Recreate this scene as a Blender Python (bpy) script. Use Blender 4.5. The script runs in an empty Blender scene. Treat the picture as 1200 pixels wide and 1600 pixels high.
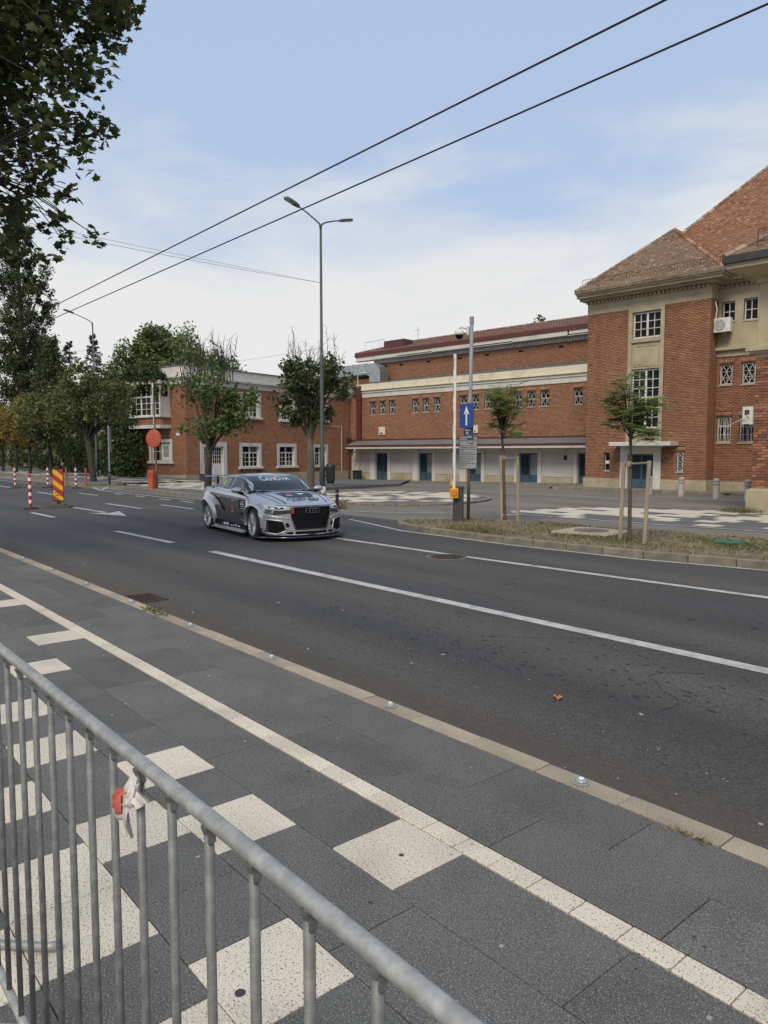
import bpy, bmesh, math, random
import numpy as np
from mathutils import Vector, Matrix
from mathutils.bvhtree import BVHTree
R = math.radians
SC = bpy.context.scene
COL = SC.collection
random.seed(7); RNG = np.random.default_rng(7)

# ------------------------------------------------------------------ camera
CAM_H = 1.70
AZ, PITCH = R(-40.202), R(4.574)
cd = bpy.data.cameras.new('camera'); cam = bpy.data.objects.new('camera', cd); COL.objects.link(cam)
cd.sensor_fit = 'VERTICAL'; cd.sensor_height = 24.0; cd.lens = 24.0 * 1150.0 / 1600.0
cd.clip_start = 0.05; cd.clip_end = 5000
_c, _s = math.cos(AZ), math.sin(AZ)
fwd_h = Vector((-_c, -_s, 0)); right_v = Vector((-_s, _c, 0))
fwd = fwd_h * math.cos(PITCH) + Vector((0, 0, -1)) * math.sin(PITCH)
up_v = right_v.cross(fwd)
cam.matrix_world = Matrix.Translation((0, 0, CAM_H)) @ Matrix((right_v, up_v, -fwd)).transposed().to_4x4()
SC.camera = cam

# ------------------------------------------------------------------ light
SUN_EL, SUN_AZ = R(46), R(-60)          # azimuth measured from +X towards +Y
W = bpy.data.worlds.new('World'); SC.world = W; W.use_nodes = True
nt = W.node_tree; nt.nodes.clear()
def N(tree, t, **kw):
    n = tree.nodes.new(t)
    for k, v in kw.items(): setattr(n, k, v)
    return n
out = N(nt, 'ShaderNodeOutputWorld'); bg = N(nt, 'ShaderNodeBackground'); bg.inputs['Strength'].default_value = 0.061
sky = N(nt, 'ShaderNodeTexSky', sky_type='NISHITA'); sky.sun_disc = False
sky.sun_elevation = SUN_EL; sky.sun_rotation = math.pi / 2 - SUN_AZ
sky.air_density = 1.0; sky.dust_density = 1.5; sky.ozone_density = 1.2
tc = N(nt, 'ShaderNodeTexCoord'); sep = N(nt, 'ShaderNodeSeparateXYZ'); nt.links.new(tc.outputs['Generated'], sep.inputs[0])
# thin cloud: a white veil that thickens towards the horizon, broken by streaks of noise
mp = N(nt, 'ShaderNodeMapping'); mp.inputs['Scale'].default_value = (1.0, 1.0, 3.2); mp.inputs['Location'].default_value = (3.1, 0.4, 1.0)
nt.links.new(tc.outputs['Generated'], mp.inputs[0])
n1 = N(nt, 'ShaderNodeTexNoise'); n1.inputs['Scale'].default_value = 2.6; n1.inputs['Detail'].default_value = 9; n1.inputs['Roughness'].default_value = 0.56; n1.inputs['Distortion'].default_value = 0.5
nt.links.new(mp.outputs[0], n1.inputs['Vector'])
ms = N(nt, 'ShaderNodeMapRange'); ms.inputs['From Min'].default_value = 0.15; ms.inputs['From Max'].default_value = 0.43; ms.inputs['To Min'].default_value = 0.66; ms.inputs['To Max'].default_value = -0.30
nt.links.new(sep.outputs['Z'], ms.inputs['Value'])
ms.clamp = True
add = N(nt, 'ShaderNodeMath', operation='MULTIPLY_ADD'); nt.links.new(n1.outputs['Fac'], add.inputs[0]); add.inputs[1].default_value = 1.75
nt.links.new(ms.outputs[0], add.inputs[2])
cr = N(nt, 'ShaderNodeMapRange', interpolation_type='SMOOTHSTEP'); cr.inputs['From Min'].default_value = 0.68; cr.inputs['From Max'].default_value = 1.45; cr.inputs['To Min'].default_value = 0.0; cr.inputs['To Max'].default_value = 0.93
nt.links.new(add.outputs[0], cr.inputs['Value'])
hz = N(nt, 'ShaderNodeMixRGB'); hz.inputs[0].default_value = 0.80; hz.inputs[2].default_value = (4.75, 6.05, 8.15, 1)   # high thin haze in the blue
nt.links.new(sky.outputs[0], hz.inputs[1])
cl = N(nt, 'ShaderNodeMixRGB'); cl.inputs[2].default_value = (7.9, 7.85, 7.65, 1)
nt.links.new(cr.outputs[0], cl.inputs[0]); nt.links.new(hz.outputs[0], cl.inputs[1])
nt.links.new(cl.outputs[0], bg.inputs['Color']); nt.links.new(bg.outputs[0], out.inputs['Surface'])
sd = bpy.data.lights.new('sun', 'SUN'); sd.energy = 1.5; sd.angle = R(24); sd.color = (1.0, 0.89, 0.72)
sun = bpy.data.objects.new('sun', sd); COL.objects.link(sun)
sdir = Vector((math.cos(SUN_EL) * math.cos(SUN_AZ), math.cos(SUN_EL) * math.sin(SUN_AZ), math.sin(SUN_EL)))
sun.rotation_euler = sdir.to_track_quat('Z', 'Y').to_euler(); sun.location = (0, 0, 40)
SC.view_settings.view_transform = 'Standard'; SC.view_settings.look = 'None'
SC.view_settings.exposure = 0.8; SC.view_settings.gamma = 1.0; SC.view_settings.use_curve_mapping = False

# ------------------------------------------------------------------ materials
MATS = {}
def mat(name, col, rough=0.75, metal=0.0, col2=None, scale=3.0, mix=(0.35, 0.65), detail=4.0, fine=0.0, fscale=160.0, bump=0.0, bscale=80.0, spec=0.5, rnd=0.0, coat=0.0, streak=None, alpha=1.0):
    """Principled material: base colour broken by a broad noise (col2), a fine speckle (fine) and optional bump; rnd = per-object variation."""
    if name in MATS: return MATS[name]
    m = bpy.data.materials.new(name); m.use_nodes = True; t = m.node_tree
    b = t.nodes['Principled BSDF']
    b.inputs['Roughness'].default_value = rough; b.inputs['Metallic'].default_value = metal
    b.inputs['Specular IOR Level'].default_value = spec; b.inputs['Coat Weight'].default_value = coat
    b.inputs['Coat Roughness'].default_value = 0.05
    b.inputs['Base Color'].default_value = (*col, 1)
    tcn = N(t, 'ShaderNodeTexCoord'); src = None
    def rgb(c):
        n = N(t, 'ShaderNodeRGB'); n.outputs[0].default_value = (*c, 1); return n.outputs[0]
    cur = rgb(col)
    vec = tcn.outputs['Object']
    if streak:
        mpn = N(t, 'ShaderNodeMapping'); mpn.inputs['Scale'].default_value = streak; t.links.new(vec, mpn.inputs[0]); bv = mpn.outputs[0]
    else: bv = vec
    if col2 is not None:
        no = N(t, 'ShaderNodeTexNoise'); no.inputs['Scale'].default_value = scale; no.inputs['Detail'].default_value = detail; no.inputs['Roughness'].default_value = 0.62
        t.links.new(bv, no.inputs['Vector'])
        mr = N(t, 'ShaderNodeMapRange'); mr.inputs['From Min'].default_value = mix[0]; mr.inputs['From Max'].default_value = mix[1]
        t.links.new(no.outputs['Fac'], mr.inputs['Value'])
        mx = N(t, 'ShaderNodeMixRGB'); t.links.new(mr.outputs[0], mx.inputs[0]); t.links.new(cur, mx.inputs[1]); mx.inputs[2].default_value = (*col2, 1)
        cur = mx.outputs[0]
    if fine > 0:
        nf = N(t, 'ShaderNodeTexNoise'); nf.inputs['Scale'].default_value = fscale; nf.inputs['Detail'].default_value = 2.0
        t.links.new(vec, nf.inputs['Vector'])
        mr = N(t, 'ShaderNodeMapRange'); mr.inputs['From Min'].default_value = 0.3; mr.inputs['From Max'].default_value = 0.7; mr.inputs['To Min'].default_value = 1 - fine; mr.inputs['To Max'].default_value = 1 + fine
        t.links.new(nf.outputs['Fac'], mr.inputs['Value'])
        mu = N(t, 'ShaderNodeMixRGB', blend_type='MULTIPLY'); mu.inputs[0].default_value = 1; t.links.new(cur, mu.inputs[1]); t.links.new(mr.outputs[0], mu.inputs[2]); cur = mu.outputs[0]
    if rnd > 0:
        oi = N(t, 'ShaderNodeObjectInfo')
        mr = N(t, 'ShaderNodeMapRange'); mr.inputs['To Min'].default_value = 1 - rnd; mr.inputs['To Max'].default_value = 1 + rnd
        t.links.new(oi.outputs['Random'], mr.inputs['Value'])
        mu = N(t, 'ShaderNodeMixRGB', blend_type='MULTIPLY'); mu.inputs[0].default_value = 1; t.links.new(cur, mu.inputs[1]); t.links.new(mr.outputs[0], mu.inputs[2]); cur = mu.outputs[0]
    t.links.new(cur, b.inputs['Base Color'])
    if bump > 0:
        nb = N(t, 'ShaderNodeTexNoise'); nb.inputs['Scale'].default_value = bscale; nb.inputs['Detail'].default_value = 3
        t.links.new(vec, nb.inputs['Vector'])
        bu = N(t, 'ShaderNodeBump'); bu.inputs['Strength'].default_value = bump; bu.inputs['Distance'].default_value = 0.01
        t.links.new(nb.outputs['Fac'], bu.inputs['Height']); t.links.new(bu.outputs[0], b.inputs['Normal'])
    MATS[name] = m; return m

def tint_mat(name, stops, rough=0.85, stain=None, stain_scale=0.5, stain_amt=0.35, bump=0.15, bscale=60, trans=0.0, streak=None, backcol=None):
    """Material coloured per face by the float attribute 'tint' through a ramp, with broad weather stains."""
    if name in MATS: return MATS[name]
    m = bpy.data.materials.new(name); m.use_nodes = True; t = m.node_tree; b = t.nodes['Principled BSDF']
    b.inputs['Roughness'].default_value = rough; b.inputs['Specular IOR Level'].default_value = 0.3
    at = N(t, 'ShaderNodeAttribute', attribute_name='tint')
    rp = N(t, 'ShaderNodeValToRGB'); els = rp.color_ramp.elements
    els[0].position = stops[0][0]; els[0].color = (*stops[0][1], 1); els[1].position = stops[-1][0]; els[1].color = (*stops[-1][1], 1)
    for p, c in stops[1:-1]:
        e = els.new(p); e.color = (*c, 1)
    t.links.new(at.outputs['Fac'], rp.inputs[0]); cur = rp.outputs[0]
    tcn = N(t, 'ShaderNodeTexCoord'); vec = tcn.outputs['Object']
    if stain is not None:
        sv = vec
        if streak:
            mpn = N(t, 'ShaderNodeMapping'); mpn.inputs['Scale'].default_value = streak; t.links.new(vec, mpn.inputs[0]); sv = mpn.outputs[0]
        no = N(t, 'ShaderNodeTexNoise'); no.inputs['Scale'].default_value = stain_scale; no.inputs['Detail'].default_value = 6; no.inputs['Roughness'].default_value = 0.65
        t.links.new(sv, no.inputs['Vector'])
        mr = N(t, 'ShaderNodeMapRange'); mr.inputs['From Min'].default_value = 0.42; mr.inputs['From Max'].default_value = 0.72; mr.inputs['To Max'].default_value = stain_amt
        t.links.new(no.outputs['Fac'], mr.inputs['Value'])
        mx = N(t, 'ShaderNodeMixRGB'); t.links.new(mr.outputs[0], mx.inputs[0]); t.links.new(cur, mx.inputs[1]); mx.inputs[2].default_value = (*stain, 1); cur = mx.outputs[0]
    t.links.new(cur, b.inputs['Base Color'])
    if bump > 0:
        nb = N(t, 'ShaderNodeTexNoise'); nb.inputs['Scale'].default_value = bscale; nb.inputs['Detail'].default_value = 3; t.links.new(vec, nb.inputs['Vector'])
        bu = N(t, 'ShaderNodeBump'); bu.inputs['Strength'].default_value = bump; bu.inputs['Distance'].default_value = 0.01
        t.links.new(nb.outputs['Fac'], bu.inputs['Height']); t.links.new(bu.outputs[0], b.inputs['Normal'])
    if trans > 0:
        tr = N(t, 'ShaderNodeBsdfTranslucent'); t.links.new(cur, tr.inputs['Color'])
        ms_ = N(t, 'ShaderNodeMixShader'); ms_.inputs[0].default_value = trans
        t.links.new(b.outputs[0], ms_.inputs[1]); t.links.new(tr.outputs[0], ms_.inputs[2])
        t.links.new(ms_.outputs[0], t.nodes['Material Output'].inputs['Surface'])
    MATS[name] = m; return m

# ------------------------------------------------------------------ mesh helpers
class MB:
    """Collects faces; .build links them as ONE mesh object."""
    def __init__(s): s.v = []; s.f = []; s.mi = []; s.t = []
    def add(s, vs, fs, mi=0, tint=0.5):
        k = len(s.v); s.v.extend([tuple(p) for p in vs])
        for f in fs: s.f.append([k + i for i in f]); s.mi.append(mi); s.t.append(tint)
        return s
    def box(s, x0, x1, y0, y1, z0, z1, mi=0, M=None, skip=(), tint=0.5):
        vs = [Vector(p) for p in ((x0,y0,z0),(x1,y0,z0),(x1,y1,z0),(x0,y1,z0),(x0,y0,z1),(x1,y0,z1),(x1,y1,z1),(x0,y1,z1))]
        if M is not None: vs = [M @ p for p in vs]
        fs = {'b':(3,2,1,0),'t':(4,5,6,7),'f':(0,1,5,4),'r':(1,2,6,5),'k':(2,3,7,6),'l':(3,0,4,7)}
        return s.add(vs, [f for k, f in fs.items() if k not in skip], mi, tint)
    def cbox(s, x0, x1, y0, y1, z0, z1, b=0.01, mi=0, M=None):
        """box with chamfered top and vertical edges"""
        vs = []
        for z, e in ((z0, 0), (z1 - b, 0), (z1, b)):
            xa, xb, ya, yb = x0 + e, x1 - e, y0 + e, y1 - e; c = b * (0.0 if e == 0 else 0.6)
            q = b
            vs += [(xa+q,ya,z),(xb-q,ya,z),(xb,ya+q,z),(xb,yb-q,z),(xb-q,yb,z),(xa+q,yb,z),(xa,yb-q,z),(xa,ya+q,z)]
        vs = [Vector(p) for p in vs]
        if M is not None: vs = [M @ p for p in vs]
        fs = [tuple(range(16, 24)), tuple(range(7, -1, -1))]
        for r in (0, 8):
            for i in range(8): fs.append((r+i, r+(i+1)%8, r+8+(i+1)%8, r+8+i))
        return s.add(vs, fs, mi)
    def quad(s, a, b, c, d, mi=0, tint=0.5): return s.add([a, b, c, d], [(0,1,2,3)], mi, tint)
    def tube(s, pts, rad, seg=8, mi=0, cap=True, tint=0.5):
        pts = [Vector(p) for p in pts]; n = len(pts)
        if not isinstance(rad, (list, tuple)): rad = [rad] * n
        rings = []; prev = None
        for i, p in enumerate(pts):
            d = (pts[min(i+1, n-1)] - pts[max(i-1, 0)]).normalized()
            if prev is None:
                a = Vector((0,0,1)) if abs(d.z) < 0.9 else Vector((1,0,0)); x = d.cross(a).normalized()
            else:
                x = (prev - d * prev.dot(d)).normalized()
            prev = x; y = d.cross(x)
            rings.append([p + (x * math.cos(2*math.pi*k/seg) + y * math.sin(2*math.pi*k/seg)) * rad[i] for k in range(seg)])
        vs = [q for r in rings for q in r]; fs = []
        for i in range(n-1):
            for k in range(seg):
                fs.append((i*seg+k, i*seg+(k+1)%seg, (i+1)*seg+(k+1)%seg, (i+1)*seg+k))
        if cap: fs += [tuple(range(seg-1,-1,-1)), tuple((n-1)*seg+k for k in range(seg))]
        return s.add(vs, fs, mi, tint)
    def lathe(s, prof, seg=16, mi=0, M=None, axis='z', caps=True):
        vs = []; fs = []
        for r, z in prof:
            for k in range(seg):
                a = 2*math.pi*k/seg
                p = Vector((r*math.cos(a), r*math.sin(a), z)) if axis == 'z' else Vector((r*math.cos(a), z, r*math.sin(a)))
                vs.append(M @ p if M is not None else p)
        n = len(prof)
        for i in range(n-1):
            for k in range(seg):
                f = (i*seg+k, i*seg+(k+1)%seg, (i+1)*seg+(k+1)%seg, (i+1)*seg+k)
                fs.append(f if axis == 'z' else f[::-1])
        if caps: fs += [tuple(range(seg-1,-1,-1)), tuple((n-1)*seg+k for k in range(seg))]
        return s.add(vs, fs, mi)
    def prism(s, poly, h0, h1, mi=0, M=None):
        n = len(poly); vs = [Vector((p[0],p[1],h0)) for p in poly] + [Vector((p[0],p[1],h1)) for p in poly]
        if M is not None: vs = [M @ p for p in vs]
        fs = [tuple(range(n-1,-1,-1)), tuple(range(n,2*n))] + [(i,(i+1)%n,n+(i+1)%n,n+i) for i in range(n)]
        return s.add(vs, fs, mi)
    def mesh(s, name, mats, smooth=False):
        me = bpy.data.meshes.new(name); me.from_pydata(s.v, [], s.f)
        for m in (mats if isinstance(mats, (list, tuple)) else [mats]): me.materials.append(m)
        me.polygons.foreach_set('material_index', s.mi)
        if smooth: me.polygons.foreach_set('use_smooth', [True] * len(s.f))
        a = me.attributes.new('tint', 'FLOAT', 'FACE'); a.data.foreach_set('value', np.array(s.t, 'f'))
        me.update(); return me
    def build(s, name, mats, parent=None, smooth=False, **kw):
        return link(name, s.mesh(name, mats, smooth), parent, **kw)

def link(name, me, parent=None, label=None, cat=None, group=None, kind=None, loc=None, M=None):
    o = bpy.data.objects.new(name, me); COL.objects.link(o)
    if parent is not None: o.parent = parent
    if M is not None: o.matrix_local = M
    elif loc is not None: o.location = loc
    return tag(o, label, cat, group, kind)
def tag(o, label=None, cat=None, group=None, kind=None):
    if label: o['label'] = label
    if cat: o['category'] = cat
    if group: o['group'] = group
    if kind: o['kind'] = kind
    return o
def thing(name, label, cat, loc=(0,0,0), rz=0.0, group=None):
    o = link(name, None, None, label, cat, group); o.empty_display_size = 0.2
    o.location = loc; o.rotation_euler = (0, 0, rz); return o
def copy_tree(o, parent=None):
    c = o.copy(); COL.objects.link(c)
    if parent is not None: c.parent = parent
    for ch in list(o.children): copy_tree(ch, c)
    return c

def quads_mesh(name, V, F, tint, m, smooth=False):
    """numpy quads -> mesh with a per-face tint"""
    me = bpy.data.meshes.new(name); V = np.asarray(V, 'f'); F = np.asarray(F, 'i'); k = F.shape[1]
    me.vertices.add(len(V)); me.vertices.foreach_set('co', V.ravel())
    me.loops.add(F.size); me.loops.foreach_set('vertex_index', F.ravel())
    me.polygons.add(len(F)); me.polygons.foreach_set('loop_start', np.arange(0, F.size, k, dtype='i')); me.polygons.foreach_set('loop_total', np.full(len(F), k, 'i'))
    if smooth: me.polygons.foreach_set('use_smooth', np.ones(len(F), bool))
    me.materials.append(m)
    a = me.attributes.new('tint', 'FLOAT', 'FACE'); a.data.foreach_set('value', np.asarray(tint, 'f'))
    me.update(calc_edges=True); me.validate(); return me

class Frame:
    """A wall plane in a parent's local space: u along the wall, d outwards, z up."""
    def __init__(s, o, u, n): s.o = np.array(o, float); s.u = np.array(u, float); s.n = np.array(n, float)
    def P(s, u, d, z): p = s.o + s.u * u + s.n * d; return Vector((p[0], p[1], p[2] + z))
    def M(s):  # matrix: x=u, y=-n (into the wall), z=up
        return Matrix(((s.u[0], -s.n[0], 0, s.o[0]), (s.u[1], -s.n[1], 0, s.o[1]), (0, 0, 1, s.o[2]), (0, 0, 0, 1)))

def wall(fr, u0, u1, z0, z1, opens, m, parent, name='wall', depth=0.25):
    """wall sheet with real openings and their reveals"""
    us = sorted({u0, u1, *[v for o in opens for v in o[:2] if u0 < v < u1]}); zs = sorted({z0, z1, *[v for o in opens for v in o[2:4] if z0 < v < z1]})
    b = MB()
    for a, c in zip(us, us[1:]):
        for e, g in zip(zs, zs[1:]):
            mu, mz = (a+c)/2, (e+g)/2
            if any(o[0] < mu < o[1] and o[2] < mz < o[3] for o in opens): continue
            b.quad(fr.P(a,0,e), fr.P(c,0,e), fr.P(c,0,g), fr.P(a,0,g))
    for o in opens:
        a, c, e, g = o[:4]
        b.quad(fr.P(a,0,e), fr.P(a,0,g), fr.P(a,-depth,g), fr.P(a,-depth,e)); b.quad(fr.P(c,0,g), fr.P(c,0,e), fr.P(c,-depth,e), fr.P(c,-depth,g))
        b.quad(fr.P(a,0,g), fr.P(c,0,g), fr.P(c,-depth,g), fr.P(a,-depth,g)); b.quad(fr.P(c,0,e), fr.P(a,0,e), fr.P(a,-depth,e), fr.P(c,-depth,e))
    return b.build(name, m, parent)

def brick_list(u0, u1, z0, z1, opens, course=0.08, length=0.26, joint=0.012, soldier=()):
    """running bond clipped to the openings: list of (u0,u1,z0,z1)"""
    out = []; n = int(round((z1 - z0) / course)); ch = (z1 - z0) / n
    cl = [(o[0], o[1], o[2], o[3]) for o in opens] + list(soldier)
    for i in range(n):
        a0 = z0 + i * ch; zc = a0 + ch / 2
        blocks = sorted([(o[0], o[1]) for o in cl if o[2] < zc < o[3]])
        spans = []; cur = u0
        for s_, e_ in blocks:
            if s_ > cur: spans.append((cur, min(s_, u1)))
            cur = max(cur, e_)
        if cur < u1: spans.append((cur, u1))
        off = (0 if i % 2 else length / 2)
        for s_, e_ in spans:
            k = math.floor((s_ - u0 - off) / length); x = u0 + off + k * length
            while x < e_:
                a, b = max(x, s_), min(x + length, e_)
                if b - a > 0.03: out.append((a + joint/2, b - joint/2, a0 + joint/2, a0 + ch - joint/2))
                x += length
    for (a, b, e, g) in soldier:
        k = max(2, int(round((b - a) / 0.085))); w = (b - a) / k
        for j in range(k): out.append((a + j*w + joint/2, a + (j+1)*w - joint/2, e + joint/2, g - joint/2))
    return out
def bricks(fr, lst, m, parent, name='brickwork', proud=0.012, tlo=0.0, thi=1.0):
    """all bricks of a wall as real relief in one mesh"""
    L = np.array(lst); n = len(L)
    d = proud + RNG.uniform(-0.003, 0.003, n)
    V = np.zeros((n, 8, 3))
    for j, (uu, zz) in enumerate(((0,2),(1,2),(1,3),(0,3))):
        for kk, dd in ((0, np.zeros(n)), (4, d)):
            V[:, j+kk, :] = fr.o + np.outer(L[:, uu], fr.u) + np.outer(dd, fr.n); V[:, j+kk, 2] += L[:, zz]
    F = np.array([[4,5,6,7],[0,1,5,4],[1,2,6,5],[2,3,7,6],[3,0,4,7]])
    FF = (np.arange(n)[:, None, None] * 8 + F[None]).reshape(-1, 4)
    t = np.repeat(np.clip(RNG.normal(0.5, 0.13, n), 0, 1) * (thi - tlo) + tlo, 5)
    return link(name, quads_mesh(name, V.reshape(-1, 3), FF, t, m), parent, kind='stuff')

def text_mesh(s, size=1.0, bold=0.0, align='CENTER'):
    cu = bpy.data.curves.new('txt', 'FONT'); cu.body = s; cu.size = size; cu.align_x = align; cu.align_y = 'CENTER'; cu.offset = bold; cu.resolution_u = 2
    o = bpy.data.objects.new('txt', cu); COL.objects.link(o)
    bpy.context.view_layer.update()
    me = bpy.data.meshes.new_from_object(o.evaluated_get(bpy.context.evaluated_depsgraph_get()))
    bpy.data.objects.remove(o); return me

def tilelist(name, rects, z, m, parent, thick=0.03, maxparts=300, gap=0.004, label=None, jig=0.002, zf=None):
    """flat pieces: the largest in view as objects of their own (sharing one mesh per size), the rest joined as stuff"""
    rects = sorted(rects, key=lambda r: ((r[0]+r[1])/2)**2 + ((r[2]+r[3])/2)**2)
    cache = {}; rest = MB()
    for i, (a, b, c, d) in enumerate(rects):
        w, h = b - a - 2*gap, d - c - 2*gap; zz = z if zf is None else zf((a+b)/2, (c+d)/2) + z
        dz = random.uniform(-jig, jig)
        if i < maxparts:
            key = (round(w, 3), round(h, 3))
            if key not in cache:
                cache[key] = MB().cbox(-w/2, w/2, -h/2, h/2, -thick, 0, 0.003).mesh(name, m)
            link(name, cache[key], parent, loc=((a+b)/2, (c+d)/2, zz + dz), label=label)
        else:
            rest.box(a+gap, b-gap, c+gap, d-gap, zz - thick, zz + dz, skip=('b',))
    if rest.v: rest.build(name + '_field', m, parent, kind='stuff')
# ================================================================== ground, road, pavements
def zg(x, y):
    return -0.10 - 0.0105*max(0, y-13) - 0.0008*max(0, min(-x, 52)-28.7)*max(0, min(y, 45)-22)
ROADZ = -0.10
A_ROAD = mat('asphalt_road', (0.048,0.0455,0.042), 0.80, col2=(0.082,0.073,0.060), scale=0.42, mix=(0.40,0.70), detail=9, fine=0.55, fscale=75, bump=0.7, bscale=120, streak=(0.25,1.6,1))
_t = A_ROAD.node_tree; _b = _t.nodes['Principled BSDF']; _src = _b.inputs['Base Color'].links[0].from_socket     # wheel tracks polished along the lanes
_tc = N(_t,'ShaderNodeTexCoord'); _sx = N(_t,'ShaderNodeSeparateXYZ'); _t.links.new(_tc.outputs['Object'],_sx.inputs[0])
_w = N(_t,'ShaderNodeMath',operation='MULTIPLY_ADD'); _w.inputs[1].default_value = 2*math.pi/1.52; _w.inputs[2].default_value = -16.3; _t.links.new(_sx.outputs['Y'],_w.inputs[0])
_co = N(_t,'ShaderNodeMath',operation='COSINE'); _t.links.new(_w.outputs[0],_co.inputs[0])
_no = N(_t,'ShaderNodeTexNoise'); _no.inputs['Scale'].default_value = 0.5; _no.inputs['Detail'].default_value = 5; _t.links.new(_tc.outputs['Object'],_no.inputs['Vector'])
_mu = N(_t,'ShaderNodeMath',operation='MULTIPLY'); _t.links.new(_co.outputs[0],_mu.inputs[0]); _t.links.new(_no.outputs['Fac'],_mu.inputs[1])
_ma = N(_t,'ShaderNodeMath',operation='MULTIPLY_ADD'); _ma.inputs[1].default_value = 0.24; _ma.inputs[2].default_value = 1.03; _t.links.new(_mu.outputs[0],_ma.inputs[0])
_mx = N(_t,'ShaderNodeMixRGB',blend_type='MULTIPLY'); _mx.inputs[0].default_value = 1; _t.links.new(_src,_mx.inputs[1]); _t.links.new(_ma.outputs[0],_mx.inputs[2]); _t.links.new(_mx.outputs[0],_b.inputs['Base Color'])
A_LOT = mat('asphalt_lot', (0.120,0.109,0.093), 0.9, col2=(0.205,0.185,0.152), scale=0.22, streak=(.5,1.4,1), detail=8, fine=0.25, fscale=45, bump=0.4, bscale=90)
PAINT = mat('road_paint', (0.46,0.45,0.425), 0.75, col2=(0.20,0.195,0.185), scale=5, mix=(0.46,0.76), detail=8, fine=0.18, fscale=60)
KERB = mat('kerb_concrete', (0.37,0.31,0.225), 0.9, col2=(0.26,0.22,0.16), scale=2.3, detail=7, fine=0.22, fscale=120, bump=0.3, rnd=0.13)
KERB2 = mat('kerb_concrete_far', (0.255,0.22,0.16), 0.9, col2=(0.12,0.108,0.09), scale=1.9, detail=7, fine=0.2, fscale=90, bump=0.3, rnd=0.12)
def terrazzo(name, base, chip, dark, thr=(0.56,0.62), scale=95.0, rnd=0.07, dthr=(0.60,0.66), wash=(0.2,0.19,0.17)):
    """washed-concrete tile: light chips and dark pits in a cement matrix"""
    m = bpy.data.materials.new(name); m.use_nodes = True; t = m.node_tree; b = t.nodes['Principled BSDF']; b.inputs['Roughness'].default_value = 0.88; b.inputs['Specular IOR Level'].default_value = 0.3
    tcn = N(t, 'ShaderNodeTexCoord'); oi = N(t, 'ShaderNodeObjectInfo')
    vm = N(t, 'ShaderNodeVectorMath', operation='ADD'); t.links.new(tcn.outputs['Object'], vm.inputs[0])
    mv = N(t, 'ShaderNodeVectorMath', operation='SCALE'); mv.inputs['Scale'].default_value = 1.0; t.links.new(oi.outputs['Location'], mv.inputs[0]); t.links.new(mv.outputs[0], vm.inputs[1])
    cur = None
    def layer(prev, col, lo, hi, sc, seed):
        no = N(t, 'ShaderNodeTexNoise'); no.inputs['Scale'].default_value = sc; no.inputs['Detail'].default_value = 1.5
        ad = N(t, 'ShaderNodeVectorMath', operation='ADD'); ad.inputs[1].default_value = (seed, seed*2, 0); t.links.new(vm.outputs[0], ad.inputs[0]); t.links.new(ad.outputs[0], no.inputs['Vector'])
        mr = N(t, 'ShaderNodeMapRange'); mr.inputs['From Min'].default_value = lo; mr.inputs['From Max'].default_value = hi; t.links.new(no.outputs['Fac'], mr.inputs['Value'])
        mx = N(t, 'ShaderNodeMixRGB'); t.links.new(mr.outputs[0], mx.inputs[0]); mx.inputs[2].default_value = (*col, 1)
        if isinstance(prev, tuple): mx.inputs[1].default_value = (*prev, 1)
        else: t.links.new(prev, mx.inputs[1])
        return mx.outputs[0]
    cur = layer(base, tuple(0.78*c for c in base), 0.45, 0.7, 3.0, 9)
    cur = layer(cur, wash, 0.62, 0.95, 1.1, 5)
    cur = layer(cur, chip, thr[0], thr[1], scale, 0)
    cur = layer(cur, dark, dthr[0], dthr[1], scale*0.8, 3)
    mr = N(t, 'ShaderNodeMapRange'); mr.inputs['To Min'].default_value = 1-rnd; mr.inputs['To Max'].default_value = 1+rnd; t.links.new(oi.outputs['Random'], mr.inputs['Value'])
    mu = N(t, 'ShaderNodeMixRGB', blend_type='MULTIPLY'); mu.inputs[0].default_value = 1; t.links.new(cur, mu.inputs[1]); t.links.new(mr.outputs[0], mu.inputs[2])
    t.links.new(mu.outputs[0], b.inputs['Base Color'])
    nb = N(t, 'ShaderNodeTexNoise'); nb.inputs['Scale'].default_value = scale; t.links.new(vm.outputs[0], nb.inputs['Vector'])
    bu = N(t, 'ShaderNodeBump'); bu.inputs['Strength'].default_value = 0.3; bu.inputs['Distance'].default_value = 0.004; t.links.new(nb.outputs['Fac'], bu.inputs['Height']); t.links.new(bu.outputs[0], b.inputs['Normal'])
    return m
T_GREY = terrazzo('tile_grey', (0.106,0.103,0.096), (0.23,0.225,0.212), (0.050,0.049,0.047), (0.53,0.68), 165, 0.13, wash=(0.105,0.098,0.086))
T_CREAM = terrazzo('tile_cream', (0.60,0.54,0.43), (0.68,0.62,0.50), (0.13,0.11,0.085), (0.55,0.62), 165, 0.07, (0.60,0.67), wash=(0.44,0.385,0.28))
T_FAR = mat('tile_far_grey', (0.095,0.096,0.098), 0.9, col2=(0.130,0.128,0.124), scale=1.2, fine=0.2)
T_FARC = mat('tile_far_cream', (0.60,0.54,0.42), 0.9, col2=(0.47,0.42,0.33), scale=1.0, detail=6, fine=0.1, rnd=0.06)
BED = mat('joint_mortar', (0.055,0.052,0.048), 0.95, col2=(0.095,0.088,0.075), scale=3, fine=0.3)

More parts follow.
